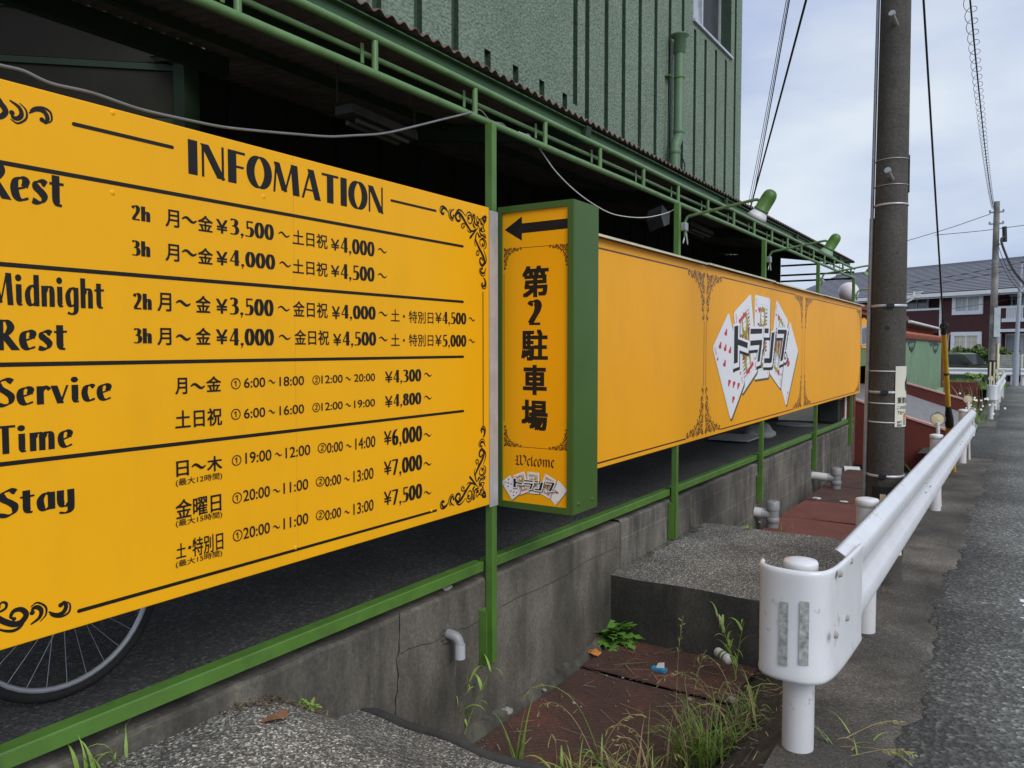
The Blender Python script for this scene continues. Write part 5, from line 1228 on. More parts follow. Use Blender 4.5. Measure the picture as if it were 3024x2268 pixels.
# street lamp
LY = 44.4; lx = on('y', LY, 2194, 800).x; lz = on('y', LY, 2194, 572).z
lamp = empty('street_lamp', 'pale grey street lamp post with a short arm at the right edge', 'lamp', (lx, LY, -.45))
b = MB(); b.tube([(lx, LY, -.5), (lx, LY, 1.2)], .135, 14); b.tube([(lx, LY, 1.2), (lx + .1, LY, lz)], [.10, .075], 14); part(b, 'post', m_lamppole, lamp)
b = MB(); b.tube([(lx + .1, LY, lz - .05), (lx + .3, LY, lz + .08), (lx + 1.2, LY - .2, lz + .2)], .035, 8); b.tube([(lx + .1, LY, lz - 1.0), (lx + .22, LY, lz - .8), (lx + .2, LY, lz - .4)], .03, 8); part(b, 'arm', m_lamppole, lamp)
b = MB(); b.bevbox((lx + 1.0, LY - .35, lz + .14), (lx + 1.6, LY - .1, lz + .24), .03); part(b, 'lamp_head', m_alu, lamp)

# ================================================================== ENTRANCE RAMP, GARAGE, GARDEN WALL BEYOND THE BANNER
ramp_ = empty('entrance_ramp', 'grey entrance ramp between dark red side walls with pink coping', 'ramp', (-1.6, 15.5, 0))
def parapet(y0, y1, pts, zb, nm='side_wall'):
    b = MB(); P = [(x, z) for x, z in pts]
    b.prism([(x, y0, z - .03) for x, z in P] + [(P[-1][0], y0, zb), (P[0][0], y0, zb)], (0, y1 - y0, 0)); w_ = part(b, nm, m_redwall, ramp_)
    b = MB()
    for (xa, za), (xb, zb_) in zip(P[:-1], P[1:]):
        b.add([(xa, y0 - .015, za - .03), (xb, y0 - .015, zb_ - .03), (xb, y0 - .015, zb_), (xa, y0 - .015, za), (xa, y1 + .015, za - .03), (xb, y1 + .015, zb_ - .03), (xb, y1 + .015, zb_), (xa, y1 + .015, za)],
              [(0, 1, 2, 3), (4, 7, 6, 5), (3, 2, 6, 7), (0, 4, 5, 1)])
    part(b, 'coping', m_pinkcap, w_)
parapet(13.6, 13.72, [(-2.45, .70), (-2.15, .612), (-1.44, .377), (-.84, .19), (-.70, .15)], -.45)
parapet(17.88, 18.0, [(-2.35, .80), (-2.05, .775), (-.81, .415)], -.45)
b = MB(); P = [(-3.2, .68), (-2.2, .60), (-1.44, .34), (-.8, .13), (-.6, -.1)]
for (xa, za), (xb, zb_) in zip(P[:-1], P[1:]): b.quad((xa, 13.72, za), (xb, 13.72, zb_), (xb, 17.88, zb_), (xa, 17.88, za))
part(b, 'ramp_surface', m_ramp, ramp_)
# brick pillar with white pipe and unit at the end of the lot
bp = empty('brick_pillar', 'dark brick pillar at the far end of the parking lot behind the last post', 'pillar', (-2.45, 13.45, 0))
b = MB(); b.bevbox((-2.75, 13.42, -.4), (-2.16, 13.58, 1.2), .004); part(b, 'pillar', m_brick, bp)
b = MB()
for i in range(18):
    b.box((-2.752, 13.4195, .0 + i * .066), (-2.158, 13.425, .006 + i * .066))
part(b, 'mortar_joints', m_redwall, bp)
b = MB(); p = on('y', 13.2, 1826, 875); b.tube([(p.x, 13.2, .2), (p.x, 13.2, 1.1)], .018, 8); b.tube([(p.x, 13.2, .35), (p.x - .05, 13.2, .28)], .018, 8); tag(b.build('white_pipe', m_pvcw), 'thin white standing pipe in front of the brick pillar', 'pipe')
t = empty('outdoor_unit', 'dark outdoor unit with pale top beside the brick pillar', 'unit', (-2.9, 13.2, .25))
p = on('y', 13.1, 1795, 880); b = MB(); b.bevbox((p.x - .16, 13.05, .27), (p.x + .12, 13.3, .62), .01); part(b, 'body', m_roomdark, t)
b = MB(); b.bevbox((p.x - .17, 13.04, .62), (p.x + .13, 13.31, .655), .006); part(b, 'top', m_alu, t)
# garage portal (open dark entrance) along the street line
GX = -2.32
gar = empty('garage', 'green garage entrance with a red roof edge and a dark opening behind the utility pole', 'garage', (GX, 17, .6))
def gp(x, y): p = on('x', GX, x, y); return p.y, p.z
yL, yR = 14.15, 21.0
zr = gp(1868, 672)[1]; zg1 = gp(1868, 700)[1]; zg0 = gp(1868, 790)[1]
b = MB(); b.box((GX - 2.4, yL, zg0), (GX, yR, zg1)); part(b, 'beam', m_green, gar)
b = MB(); b.box((GX - 2.5, yL - .05, zg1 + .22), (GX + .12, yR, zg1 + .31)); b.box((GX - 2.5, yL - .05, zg1 + .16), (GX + .05, yR, zg1 + .215), 1); part(b, 'roof_edge', [m_redwall, m_terra], gar)
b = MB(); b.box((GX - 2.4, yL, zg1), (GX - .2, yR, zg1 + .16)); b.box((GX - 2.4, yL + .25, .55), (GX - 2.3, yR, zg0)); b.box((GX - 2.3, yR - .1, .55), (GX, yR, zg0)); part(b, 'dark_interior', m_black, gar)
b = MB(); b.box((GX - .35, yL, .3), (GX - .02, yL + .22, zg0)); part(b, 'pillar', m_green, gar)
pf = empty('poster_board', 'yellow board with a tilted framed dark poster on the garage beam', 'sign', (GX + .01, 15, 1.6))
b = MB(); pts = [gp(x, y) for x, y in ((1858, 690), (1864, 686), (1877, 700), (1890, 712), (1890, 752), (1858, 752))]
b.prism([(GX + .006, y, z) for y, z in pts], (.02, 0, 0)); part(b, 'board', m_yellow2, pf)
b = MB(); pts = [gp(x, y) for x, y in ((1855, 706), (1872, 702), (1875, 744), (1855, 747))]; b.prism([(GX + .03, y, z) for y, z in pts], (.012, 0, 0)); part(b, 'frame', m_alu, pf)
b = MB(); pts = [gp(x, y) for x, y in ((1857, 710), (1870, 706), (1873, 740), (1857, 743))]; b.prism([(GX + .043, y, z) for y, z in pts], (.003, 0, 0)); part(b, 'print', m_glass('dark_poster', (.10, .12, .17), .3), pf)
# globe lamp on a black base
gl_ = empty('globe_lamp', 'white globe lamp on a black base above the far end of the banner', 'lamp', on('y', 14.4, 1833, 690))
c = on('y', 14.4, 1833, 631); b = MB(); b.lathe([(.168 * math.sin(a), -.168 * math.cos(a)) for a in [math.pi * i / 18 for i in range(19)]], c, 28); part(b, 'globe', m_globe, gl_)
b = MB(); b.lathe([(.0, -.15), (.10, -.15), (.12, -.17), (.12, -.21), (.10, -.24), (.085, -.5), (.0, -.5)], c, 20); part(b, 'base', m_black, gl_)
b = MB(); b.bevbox((c.x - .14, c.y - .14, .2), (c.x + .14, c.y + .14, c.z - .5), .01); part(b, 'pillar', m_green, gl_)
# green garden wall with terracotta capping and a balustrade, pale coping below
GWX = -2.2
gw = empty('garden_wall', 'green garden wall with terracotta tile capping and two black lantern silhouettes', 'wall', (GWX, 26, 0))
def wp(x, y): p = on('x', GWX, x, y); return p.y, p.z
yE = wp(2034, 735)[0]; zt_ = wp(2034, 735)[1]; zs = wp(2034, 836)[1]
b = MB(); b.box((GWX - .15, 18.1, zs), (GWX, yE, zt_)); part(b, 'wall', m_gardenwall, gw)
b = MB(); b.box((GWX - .17, 18.1, zs - .14), (GWX + .09, yE + .1, zs)); part(b, 'coping', m_palegreen, gw)
b = MB(); b.box((GWX - .14, 18.1, -.9), (GWX + .04, yE + .15, zs - .14)); part(b, 'block_base', m_wallB, gw)
b = MB()
y = 18.1
while y < yE + .1:
    b.tube([(GWX - .2, y, zt_ + .075), (GWX + .03, y, zt_ + .06), (GWX + .10, y, zt_ + .015)], [.07, .075, .08], 10); y += .155
part(b, 'tile_capping', m_terra, gw)
b = MB(); b.box((GWX - .3, 20.2, zt_ + .1), (GWX - .24, yE, zt_ + .13)); b.box((GWX - .3, 20.2, zt_ + .30), (GWX - .2, yE, zt_ + .335))
y = 20.3
bal = part(b, 'balustrade', m_wood, gw)
b = MB()
while y < yE - .3:
    b.lathe([(.05, .06), (.05, .08), (.03, .1), (.055, .15), (.055, .18), (.03, .24), (.05, .27), (.05, .31)], (GWX - .27, y, zt_ + .05), 8); y += .36
bb = part(b, 'balusters', m_wood, bal); bb['kind'] = 'stuff'
b = MB(); zz = zt_ + .34; b.add([(GWX - .9, 20.1, zz + .24), (GWX + .08, 20.1, zz + .02), (GWX + .08, yE + .4, zz + .02), (GWX - .9, yE + .4, zz + .24), (GWX - .9, 20.1, zz + .28), (GWX + .08, 20.1, zz + .06), (GWX + .08, yE + .4, zz + .06), (GWX - .9, yE + .4, zz + .28)], [(0, 1, 2, 3), (4, 7, 6, 5), (0, 4, 5, 1), (1, 5, 6, 2), (2, 6, 7, 3), (3, 7, 4, 0)])
part(b, 'small_roof', m_roof, gw)
b = MB(); b.tube([(GWX + .12, 20.1, zz + .01), (GWX + .12, yE - .8, zz + .01), (GWX + .12, yE + .1, zz - .1), (GWX + .12, yE + .1, zz - .3)], .035, 8); part(b, 'gutter', m_pvcw, gw)
def lantern(cx, cy, k, label):
    t = empty('lantern', label, 'lantern', on('x', GWX + .03, cx, cy), 'lantern silhouettes on the garden wall')
    F = Flat((GWX + .012, 0, 0), (0, 1, 0), (0, 0, 1), (1, 0, 0))
    U = lambda x, y: wp(cx + x * k, cy + y * k)
    def rb(pts, w_): F.ribbon([U(*p) for p in pts], [w_] * len(pts))
    rb([(-11, -12), (-11, 0)], .05); rb([(-13, -11), (-2, -12), (6, -10)], .05); rb([(-9, 0), (-5, -5), (2, -9)], .04); rb([(3, -14), (3, -3)], .05); rb([(0, -4), (8, -5)], .04)
    br_ = part(F.mb, 'bracket', m_black, t)
    F = Flat((GWX + .014, 0, 0), (0, 1, 0), (0, 0, 1), (1, 0, 0))
    def rb(pts, w_): F.ribbon([U(*p) for p in pts], [w_] * len(pts))
    rb([(-4, 0), (10, -2)], .026); rb([(-4, 0), (-1, 13), (3, 17), (6, 12), (10, -2)], .026); rb([(3, -1), (3, 22)], .024); rb([(-1, 12), (6, 11)], .03)
    part(F.mb, 'lantern_cage', m_black, t)
lantern(1966, 739, 1.15, 'larger black lantern silhouette on the green garden wall, next to the pole'); lantern(2018, 746, .9, 'smaller black lantern silhouette on the green garden wall, near its far corner')
b = MB(); b.bevbox((GWX - .3, yE + .12, -.6), (GWX + .05, yE + .34, zt_ - .1), .01); tag(b.build('brick_post', m_brick), 'reddish brick end post at the far corner of the garden wall', 'post')
b = MB(); pA = on('y', 33.5, 2046, 823); pB = on('y', 33.5, 2112, 826); b.bevbox((pA.x, 33.5, -.7), (pB.x, 33.65, pB.z), .01); tag(b.build('low_wall', m_redwall), 'low dark red wall beyond the garden wall, with dry reeds before it', 'wall')
b = MB(); b.tube([on('y', 33.2, 1955, 655), on('y', 33.2, 1972, 645), on('y', 33.2, 1975, 630)], .04, 6)
for k in range(4): q_ = on('y', 33.2, 1957 + k * 5, 654 - k * 4); b.tube([q_ + Vector((-.35, 0, .1)), q_ + Vector((.35, 0, .2))], .018, 5)
tag(b.build('antenna', m_pvcw), 'white aerial in front of the left balcony of the maroon building', 'antenna')

# ================================================================== MAROON APARTMENT BUILDING
fd = ray(200, 750); fd.z = 0; fd.normalize(); fd = -fd           # along the facade, towards the right
fn = Vector((fd.y, -fd.x, 0)); fn = fn if fn.dot(Vector((0, -1, 0))) > 0 else -fn
A0 = on('y', 53, 2100, 750); A0.z = 0
apt = empty('apartment_building', 'long maroon two-storey apartment building with grey slate roof and white windows', 'building', A0)
def fs(x, y, off=0): p = onp(A0 + fn * off, fn, x, y); return (p - A0).dot(fd), p.z
za_ = lambda x, y: ((2650 + x / 5.914) / S, (800 + y / 5.914) / S)
def fa(x, y, off=0): return fs(*za_(x, y), off)
def W(s_, z, off=0): return A0 + fd * s_ + fn * off + Vector((0, 0, z))
sL, sR = fs(1687, 650)[0], fs(2330, 650)[0]
ez = fa(1100, 400)[1]; rz = fs(1955, 582, -4.2)[1]
def fbox(s0, s1, z0, z1, o0, o1, m, nm, parent): 
    b = MB(); c = W((s0 + s1) / 2, (z0 + z1) / 2, (o0 + o1) / 2); b.obox(c, fd * (s1 - s0) / 2, fn * (o1 - o0) / 2, (0, 0, (z1 - z0) / 2)); return part(b, nm, m, parent)
# walls: projecting bay and set-back balcony parts
s_d = fa(770, 600)[0]; s_p = fa(1735, 700)[0]
fbox(s_d, s_p, -.6, ez, -7, 0, m_maroon, 'wall', apt)
fbox(sL, s_d, -.6, ez, -7, -1.3, m_maroon, 'wall', apt)
fbox(s_p, sR, -.6, ez, -7, -1.3, m_maroon, 'wall', apt)
# roof in courses
b = MB(); nC = 20; o_e, o_r = .65, -4.2; ze = fa(1100, 355, .65)[1]
for i in range(nC):
    t0, t1 = i / nC, (i + 1) / nC
    oa, ob = o_e + (o_r - o_e) * t0, o_e + (o_r - o_e) * t1; zaa, zbb = ze + (rz - ze) * t0, ze + (rz - ze) * t1
    h0 = 1.5 * t0; h1 = 1.5 * t1
    b.quad(W(sL + h0, zaa + .055, oa), W(sR, zaa + .055, oa), W(sR, zbb + .02, ob), W(sL + h1, zbb + .02, ob)); b.quad(W(sL + h0, zaa - .01, oa - .03), W(sR, zaa - .01, oa - .03), W(sR, zaa + .055, oa), W(sL + h0, zaa + .055, oa), mi=1)
b.quad(W(sL, ze, o_e), W(sL + 1.5, rz, o_r), W(sL + 1.5, rz, o_r - .2), W(sL, ze, o_r * 2 - o_e)); b.quad(W(sL, ze, o_e), W(sR, ze, o_e), W(sR, ze - .02, -1.3), W(sL, ze - .02, -1.3))
b.obox(W((sL + 1.5 + sR) / 2, rz + .04, o_r), fd * (sR - sL - 1.5) / 2, fn * .12, (0, 0, .06))
roof_ = part(b, 'roof', [m_slate, M('slate_edge_shade', (.11, .115, .13), .7, .2, 3)], apt)  # second slate is darker, course shadow lines put into the riser colour
fbox(sL, sR, ze - .24, ze - .03, .62, .78, m_trim, 'gutter', apt); fbox(sL, sR, ze - .33, ze - .25, .5, .6, m_alu, 'fascia_board', apt)
def window(x0, y0, x1, y1, off, cur, fw=.10, split=True, grid=True, parent=apt):
    s0, zt = fa(x0, y0, off); s1, zb = fa(x1, y1, off); s1 = fa(x1, (y0 + y1) / 2, off)[0]; s0 = fa(x0, (y0 + y1) / 2, off)[0]
    b = MB()
    def bx(a, c, e, f, o0, o1): b.obox(W((a + c) / 2, (e + f) / 2, off + (o0 + o1) / 2), fd * (c - a) / 2, fn * (o1 - o0) / 2, (0, 0, (f - e) / 2))
    F_ = fw * 2.2
    bx(s0, s1, zb, zb + F_, 0, .09); bx(s0, s1, zt - F_, zt, 0, .09); bx(s0, s0 + F_, zb + F_, zt - F_, 0, .09); bx(s1 - F_, s1, zb + F_, zt - F_, 0, .09)
    if split: bx((s0 + s1) / 2 - .035, (s0 + s1) / 2 + .035, zb + F_, zt - F_, 0, .07)
    fr = part(b, 'window', m_trim, parent)
    b = MB(); b.obox(W((s0 + s1) / 2, (zb + zt) / 2, off + .02), fd * (s1 - s0) / 2 * .97, fn * .012, (0, 0, (zt - zb) / 2 * .96)); pn = part(b, 'pane', cur, fr)
    if grid:
        b = MB()
        for i in range(1, 8): bx(s0 + (s1 - s0) * i / 8 - .012, s0 + (s1 - s0) * i / 8 + .012, zb + F_, zt - F_, .034, .044)
        for i in range(1, 4): bx(s0 + F_, s1 - F_, zb + (zt - zb) * i / 4 - .012, zb + (zt - zb) * i / 4 + .012, .034, .0445)
        part(b, 'grille', m_alu, fr)
    return fr
window(970, 405, 1505, 752, .002, m_curtain); window(945, 1070, 1475, 1430, .002, m_creamcurtain)
window(150, 452, 560, 690, -1.29, m_winglass, .05, grid=False); window(1790, 430, 2230, 760, -1.29, m_roomdark, .05)
window(1865, 1095, 2330, 1500, -1.0, m_curtain, .05); window(1755, 1095, 1810, 1490, -.2, m_curtain, .04, split=False)
# balconies
def balcony(s0, s1, z0, z1, nm='balcony'):
    bp_ = fbox(s0, s1, z0, z1, -1.3, .0 - .004, m_maroon, nm, apt); fbox(s0, s1, z1, z1 + .12, -.12, .06, m_trim, 'railing_cap', bp_); return bp_
zc = fa(500, 690)[1]; balcony(sL, s_d - .03, fa(500, 1090)[1], zc)
zc2 = fa(1900, 650)[1]; zb2_ = fa(1900, 1015)[1]
b2 = balcony(s_p + .03, sR, zb2_, zc2)
fbox(s_p + .02, sR, zb2_ - .16, zb2_, -1.3, .05, m_trim, 'ledge', apt)
s0, s1 = fa(1925, 700)[0], fa(2200, 700)[0]; zb_ = fa(2000, 860)[1]
b = MB(); b.obox(W((s0 + s1) / 2, (zb_ + zc2) / 2, .012), fd * (s1 - s0) / 2, fn * .014, (0, 0, (zc2 - zb_) / 2)); part(b, 'dark_gap', m_roomdark, b2)
b = MB()
for i in range(11): q_ = s0 + (s1 - s0) * i / 10; b.obox(W(q_, (zb_ + zc2) / 2, .06), fd * .03, fn * .02, (0, 0, (zc2 - zb_) / 2))
b.obox(W((s0 + s1) / 2, zb_, .07), fd * (s1 - s0 + .5) / 2, fn * .05, (0, 0, .1)); part(b, 'balusters', m_trim, b2)
b = MB(); q_ = s_d + .0; b.tube([W(q_, -.5, .06), W(q_, ze - .3, .06)], .07, 8); part(b, 'downpipe', m_trim, apt)
b = MB(); x0, zz = fa(905, 1110); b.tube(catmull([W(x0 - .1, -.4, .05), W(x0 - .02, zz - .4, .05), W(x0 + .05, zz, .05), W(x0 + .15, zz + .02, .05)], 4), .05, 6); part(b, 'white_duct', m_pinkcap, apt)

# ================================================================== CAR, HEDGE, FENCE, VERGE
def car():
    nose = onp(on('y', 47.9, 2100, 800), fn, *za_(1625, 1640)); nose.z = -.52
    d = (-fn.cross(Vector((0, 0, 1)))).normalized(); d = fd.copy(); L = 3.5; n = fn
    t = empty('parked_car', 'olive green boxy car parked behind the crossing guardrail below the maroon building', 'car', nose)
    def C(x, y, z): return nose + d * x + n * y + Vector((0, 0, z))       # x=0 nose, negative backwards; y=0 near side
    def side(pts, y0, y1, m, nm, par):
        b = MB(); b.prism([C(x, y0, z) for x, z in pts], C(0, y1, 0) - C(0, y0, 0)); return part(b, nm, m, par)
    low = [(-3.5, .30), (-3.52, .95), (-3.40, 1.02), (-1.0, 1.02), (-.45, .97), (-.12, .88), (-.02, .7), (0, .3), (-.25, .2), (-3.3, .2)]
    body = side(low, 0, -1.47, m_carpaint, 'body', t)
    cab = [(-3.42, 1.0), (-3.34, 1.52), (-3.2, 1.6), (-1.75, 1.6), (-1.55, 1.56), (-.98, 1.0)]
    side(cab, -.06, -1.41, m_carpaint, 'cabin', t)
    side([(-3.36, 1.585), (-3.2, 1.66), (-1.8, 1.66), (-1.52, 1.585)], -.04, -1.43, m_carroof, 'roof', t)
    for pts in ([(-3.28, 1.08), (-3.22, 1.5), (-2.62, 1.5), (-2.58, 1.08)], [(-2.5, 1.08), (-2.5, 1.5), (-1.66, 1.5), (-1.3, 1.08)]): side(pts, -.045, -.058, m_carglass, 'side_window', t)
    b = MB(); q4 = [C(-1.52, -.12, 1.55), C(-.96, -.1, 1.03), C(-.96, -1.37, 1.03), C(-1.52, -1.35, 1.55)]; b.prism(q4, Vector((0, 0, .02)) + d * .02); part(b, 'windscreen', m_carglass, t)
    for x in (-2.85, -.62):
        b = MB(); b.lathe([(0, -.01), (.2, -.01), (.29, -.005), (.30, .04), (.30, .16), (0, .16)], C(x, .012, .29), 22, axis=-n); wl_ = part(b, 'wheel', m_rubber, t)
        b = MB(); b.lathe([(0, .012), (.17, .008), (.2, 0)], C(x, .023, .29), 18, axis=n); part(b, 'rim', m_alu, wl_)
    b = MB(); b.obox(C(-.06, -.14, .78), d * .05, n * .12, (0, 0, .09)); part(b, 'headlight', m_trim, t)
    b = MB(); b.obox(C(-1.35, .09, 1.08), d * .07, n * .09, (0, 0, .075)); part(b, 'wing_mirror', m_black, t)
    b = MB(); b.obox(C(-2.35, .012, .93), d * .12, n * .02, (0, 0, .018)); part(b, 'door_handle', m_trim, t)
    b = MB(); b.obox(C(.01, -.73, .35), d * .05, n * .7, (0, 0, .12)); part(b, 'bumper', m_black, t)
car()
def foliage(name, label, c, size, n, m, leaf=.12, seed=1, cat='bush', parent=None, group=None, kind=None, axis=None):
    rr = random.Random(seed); b = MB(); c = Vector(c); ax = axis or Vector((1, 0, 0)); ay = Vector((-ax.y, ax.x, 0))
    blobs = [(rr.uniform(-1, 1), rr.uniform(-.8, .8), rr.uniform(-.6, .9), rr.uniform(.35, .7)) for _ in range(9)]
    for i in range(n):
        bx_, by_, bz_, br_ = rr.choice(blobs); v = Vector((rr.gauss(0, 1), rr.gauss(0, 1), rr.gauss(0, 1))); v.normalize(); r = br_ * rr.uniform(.4, 1) ** .5
        p = Vector((bx_ * .8 + v.x * r * .5, by_ * .7 + v.y * r * .6, bz_ * .6 + v.z * r * .7)); q_ = c + ax * p.x * size[0] + ay * p.y * size[1] + Vector((0, 0, p.z * size[2]))
        a = Vector((rr.uniform(-1, 1), rr.uniform(-1, 1), rr.uniform(-.4, 1))).normalized(); w_ = a.orthogonal().normalized(); l = leaf * rr.uniform(.6, 1.4)
        b.add([q_ - a * l, q_ + w_ * l * .45, q_ + a * l, q_ - w_ * l * .45], [(0, 1, 2, 3)])
    o = b.build(name, m, parent, fix=False)
    return tag(o, label, cat, group, kind)
HG = 'hedge bushes below the maroon building'
for i, (x, y, w_, h, lb) in enumerate(((2055, 772, .9, .5, 'low hedge bush left of the lower window, above the car roof'), (2105, 771, 1.3, .6, 'yellow green hedge bush under the lower window'), (2135, 776, 1.0, .8, 'hedge bush behind the car bonnet left of the distant pole'), (2170, 775, .9, .6, 'hedge bush between the distant pole and the lamp post'), (2208, 778, 1.0, .7, 'hedge bush at the right edge with pale flowers'))):
    p = onp(A0 + fn * 1.6, fn, x, y); foliage('hedge_bush', lb, (p.x, p.y, p.z), (w_, .6, h), 900, m_hedge, .16, i + 3, 'bush', None, HG, None, fd)
fe = empty('mesh_fence', 'low white wire mesh fence behind the crossing guardrail', 'fence', on('y', 46.2, 2165, 790))
b = MB(); pA, pB = on('y', 46.2, 2158, 767), on('y', 46.2, 2260, 767); zb_ = on('y', 46.2, 2158, 797).z
for i in range(61): x = pA.x + (pB.x - pA.x) * i / 60; b.box((x - .006, 46.19, zb_ - .3), (x + .006, 46.2, pA.z))
for k in range(10): z = zb_ - .3 + (pA.z - zb_ + .3) * k / 9; b.box((pA.x, 46.2, z - .006), (pB.x, 46.21, z + .006))
part(b, 'mesh', m_pvcw, fe)
b = MB()
for x in (pA.x, (pA.x + pB.x) / 2): b.tube([(x, 46.22, -.6), (x, 46.22, pA.z + .05)], .04, 8)
part(b, 'posts', m_pvcw, fe)

# ================================================================== LOT DETAILS
b = MB(); rr = random.Random(4); c = on('z', .28, 1643, 938)
bm = bmesh.new(); bmesh.ops.create_icosphere(bm, subdivisions=3, radius=1)
for v in bm.verts:
    s_ = 1 + .10 * math.sin(v.co.x * 5 + v.co.y * 3) + .05 * math.sin(v.co.z * 9)
    v.co = Vector((v.co.x * .2 * s_, v.co.y * .33 * s_, max(-.02, v.co.z * .15 * s_)))
b.add([v.co + Vector((c.x, c.y, .27)) for v in bm.verts], [[v.index for v in f.verts] for f in bm.faces], 0, True); bm.free()
tag(b.build('sandbag', m_bag), 'pale sandbag lying on the lot under the banner', 'bag')
b = MB(); c2 = on('z', .28, 1590, 947); b.box((c2.x - .25, c2.y - .35, .285), (c2.x + .25, c2.y + .35, .30)); tag(b.build('flat_board', m_bag), 'flat pale board lying on the lot left of the sandbag', 'board')
mh = empty('manhole_cover', 'round manhole cover with a pale pattern in the parking lot', 'manhole', on('z', .25, 1720, 918))
c = on('z', .25, 1720, 918); b = MB(); b.lathe([(.30, .0), (.30, .012), (.0, .012)], (c.x, c.y, .245), 32); part(b, 'lid', m_lot, mh)
b = MB()
b.lathe([(.30, .012), (.285, .02), (.27, .012)], (c.x, c.y, .246), 32)
for i in range(-4, 5):
    h = math.sqrt(max(0, .26 ** 2 - (i * .06) ** 2)); b.box((c.x + i * .06 - .008, c.y - h, .256), (c.x + i * .06 + .008, c.y + h, .262)); b.box((c.x - h, c.y + i * .06 - .008, .2565), (c.x + h, c.y + i * .06 + .008, .2625))
part(b, 'pattern', m_galv, mh)
def bicycle():
    t = empty('bicycle', 'bicycle parked behind the price board with only one wheel showing below', 'bicycle', (-2.6, 1.33, .30))
    X = -2.6
    for yc, nm in ((1.33, 'wheel'), (.27, 'wheel')):
        zc = .30 + .335
        circ_ = lambda r, n=48: [(X, yc + r * math.sin(2 * math.pi * i / n), zc + r * math.cos(2 * math.pi * i / n)) for i in range(n + 1)]
        b = MB(); b.tube(circ_(.318), .0175, 10); wl_ = part(b, 'wheel', m_rubber, t)
        b = MB(); b.tube(circ_(.297), .0095, 8); part(b, 'rim', m_alu, wl_)
        b = MB()
        for i in range(28):
            a = 2 * math.pi * i / 28; a2 = a + (.45 if i % 2 else -.45); k = .03 if i % 4 < 2 else -.03
            b.tube([(X + k, yc + .02 * math.sin(a2), zc + .02 * math.cos(a2)), (X, yc + .292 * math.sin(a), zc + .292 * math.cos(a))], .0011, 4)
        part(b, 'spokes', m_alu, wl_)
        b = MB(); b.tube([(X - .05, yc, zc), (X + .05, yc, zc)], .018, 10); part(b, 'hub', m_galv, wl_)
    b = MB(); z0 = .635
    for p, q_ in (((.27, z0), (.74, .60)), ((.74, .60), (.62, 1.1)), ((.62, 1.05), (.27, z0)), ((.74, .60), (1.12, 1.12)), ((.65, 1.0), (1.1, 1.17)), ((1.33, z0), (1.08, 1.25))): b.tube([(X, p[0], p[1]), (X, q_[0], q_[1])], .014, 8)
    part(b, 'frame', m_galv, t)
    b = MB(); b.lathe([(0, .03), (.06, .03), (.08, .0), (.05, -.03), (0, -.04)], (X, .60, 1.15), 12); part(b, 'saddle', m_black, t)
    b = MB(); b.tube(catmull([(X - .27, .95, 1.3), (X - .2, 1.0, 1.33), (X, 1.08, 1.3), (X + .2, 1.0, 1.33), (X + .27, .95, 1.3)], 5), .011, 8); part(b, 'handlebar', m_alu, t)
bicycle()
# ================================================================== DRAIN PIPES
t = empty('drain_pipe', 'grey elbow drain pipe poking out of the wall left of the post foot', 'pipe', on('x', WX, 975, 1375))
p = on('x', WX + .02, 972, 1372); q_ = on('x', WX + .07, 985, 1418)
b = MB(); b.tube(catmull([p + Vector((-.06, 0, .004)), p + Vector((.0, .0, .004)), p + Vector((.032, .008, -.008)), p + Vector((.046, .012, -.04))], 5), .0225, 16); part(b, 'elbow', m_pvc, t)
b = MB(); b.tube([p + Vector((.046, .012, -.036)), p + Vector((.047, .012, -.10))], .0245, 16); b.tube([p + Vector((.047, .012, -.1)), p + Vector((.047, .012, -.1005))], [.024, .0], 16, cap=False); part(b, 'outlet', M('pale_grey_pvc', (.42, .44, .46), .4, .08, 8), t)
b = MB(); rr = random.Random(3)
for i in range(9): a = i * .7; b.lathe([(0, .012), (.012, .008), (.018, 0)], (WX, p.y + .03 * math.cos(a), p.z + .03 * math.sin(a)), 6, axis=(1, 0, 0))
part(b, 'mortar_ring', m_mortar, t)
def tee(px, py, zb, label, r=.055, L=.23):
    c = on('z', zb, px, py); t = empty('drain_pipe', label, 'pipe', c, 'capped grey drain tees along the wall')
    b = MB(); b.tube([c + Vector((0, 0, -.02)), c + Vector((0, 0, .24))], r, 20); b.lathe([(r, .0), (r + .006, .004), (r + .006, .05), (r, .054)], c + Vector((0, 0, .05)), 20); a = part(b, 'riser', m_pvc, t)
    b = MB(); b.lathe([(r + .007, .18), (r + .007, .255), (r, .262), (.0, .264)], c, 20); b.bevbox((c.x - .035, c.y - .008, c.z + .262), (c.x + .035, c.y + .008, c.z + .276), .003); part(b, 'cap', m_pvc, a)
    b = MB(); d = Vector((-1, -.12, .06)).normalized(); e = c + Vector((0, 0, .13))
    b.tube([e, e + d * .09, e + d * .10], [r * .9, r * .9, r], 18); part(b, 'branch', m_pvc, t)
    b = MB(); b.tube([e + d * .09, e + d * (L + .12)], r * .93, 18); part(b, 'white_sleeve', m_pvcw, t)
tee(1669, 1140, -.32, 'nearest capped grey drain tee at the wall behind the far slab'); tee(1806, 1056, -.32, 'second capped grey drain tee farther along the wall')
c = on('x', WX + .06, 1832, 1014); b = MB(); b.tube([c + Vector((-.06, -.05, .0)), c + Vector((.14, .06, -.01))], .055, 18); b.tube([c + Vector((.14, .06, -.01)), c + Vector((.135, .057, -.01))], [.05, .0], 18, cap=False); tag(b.build('drain_pipe', m_pvcw), 'short white pipe stub at the far end of the wall', 'pipe')

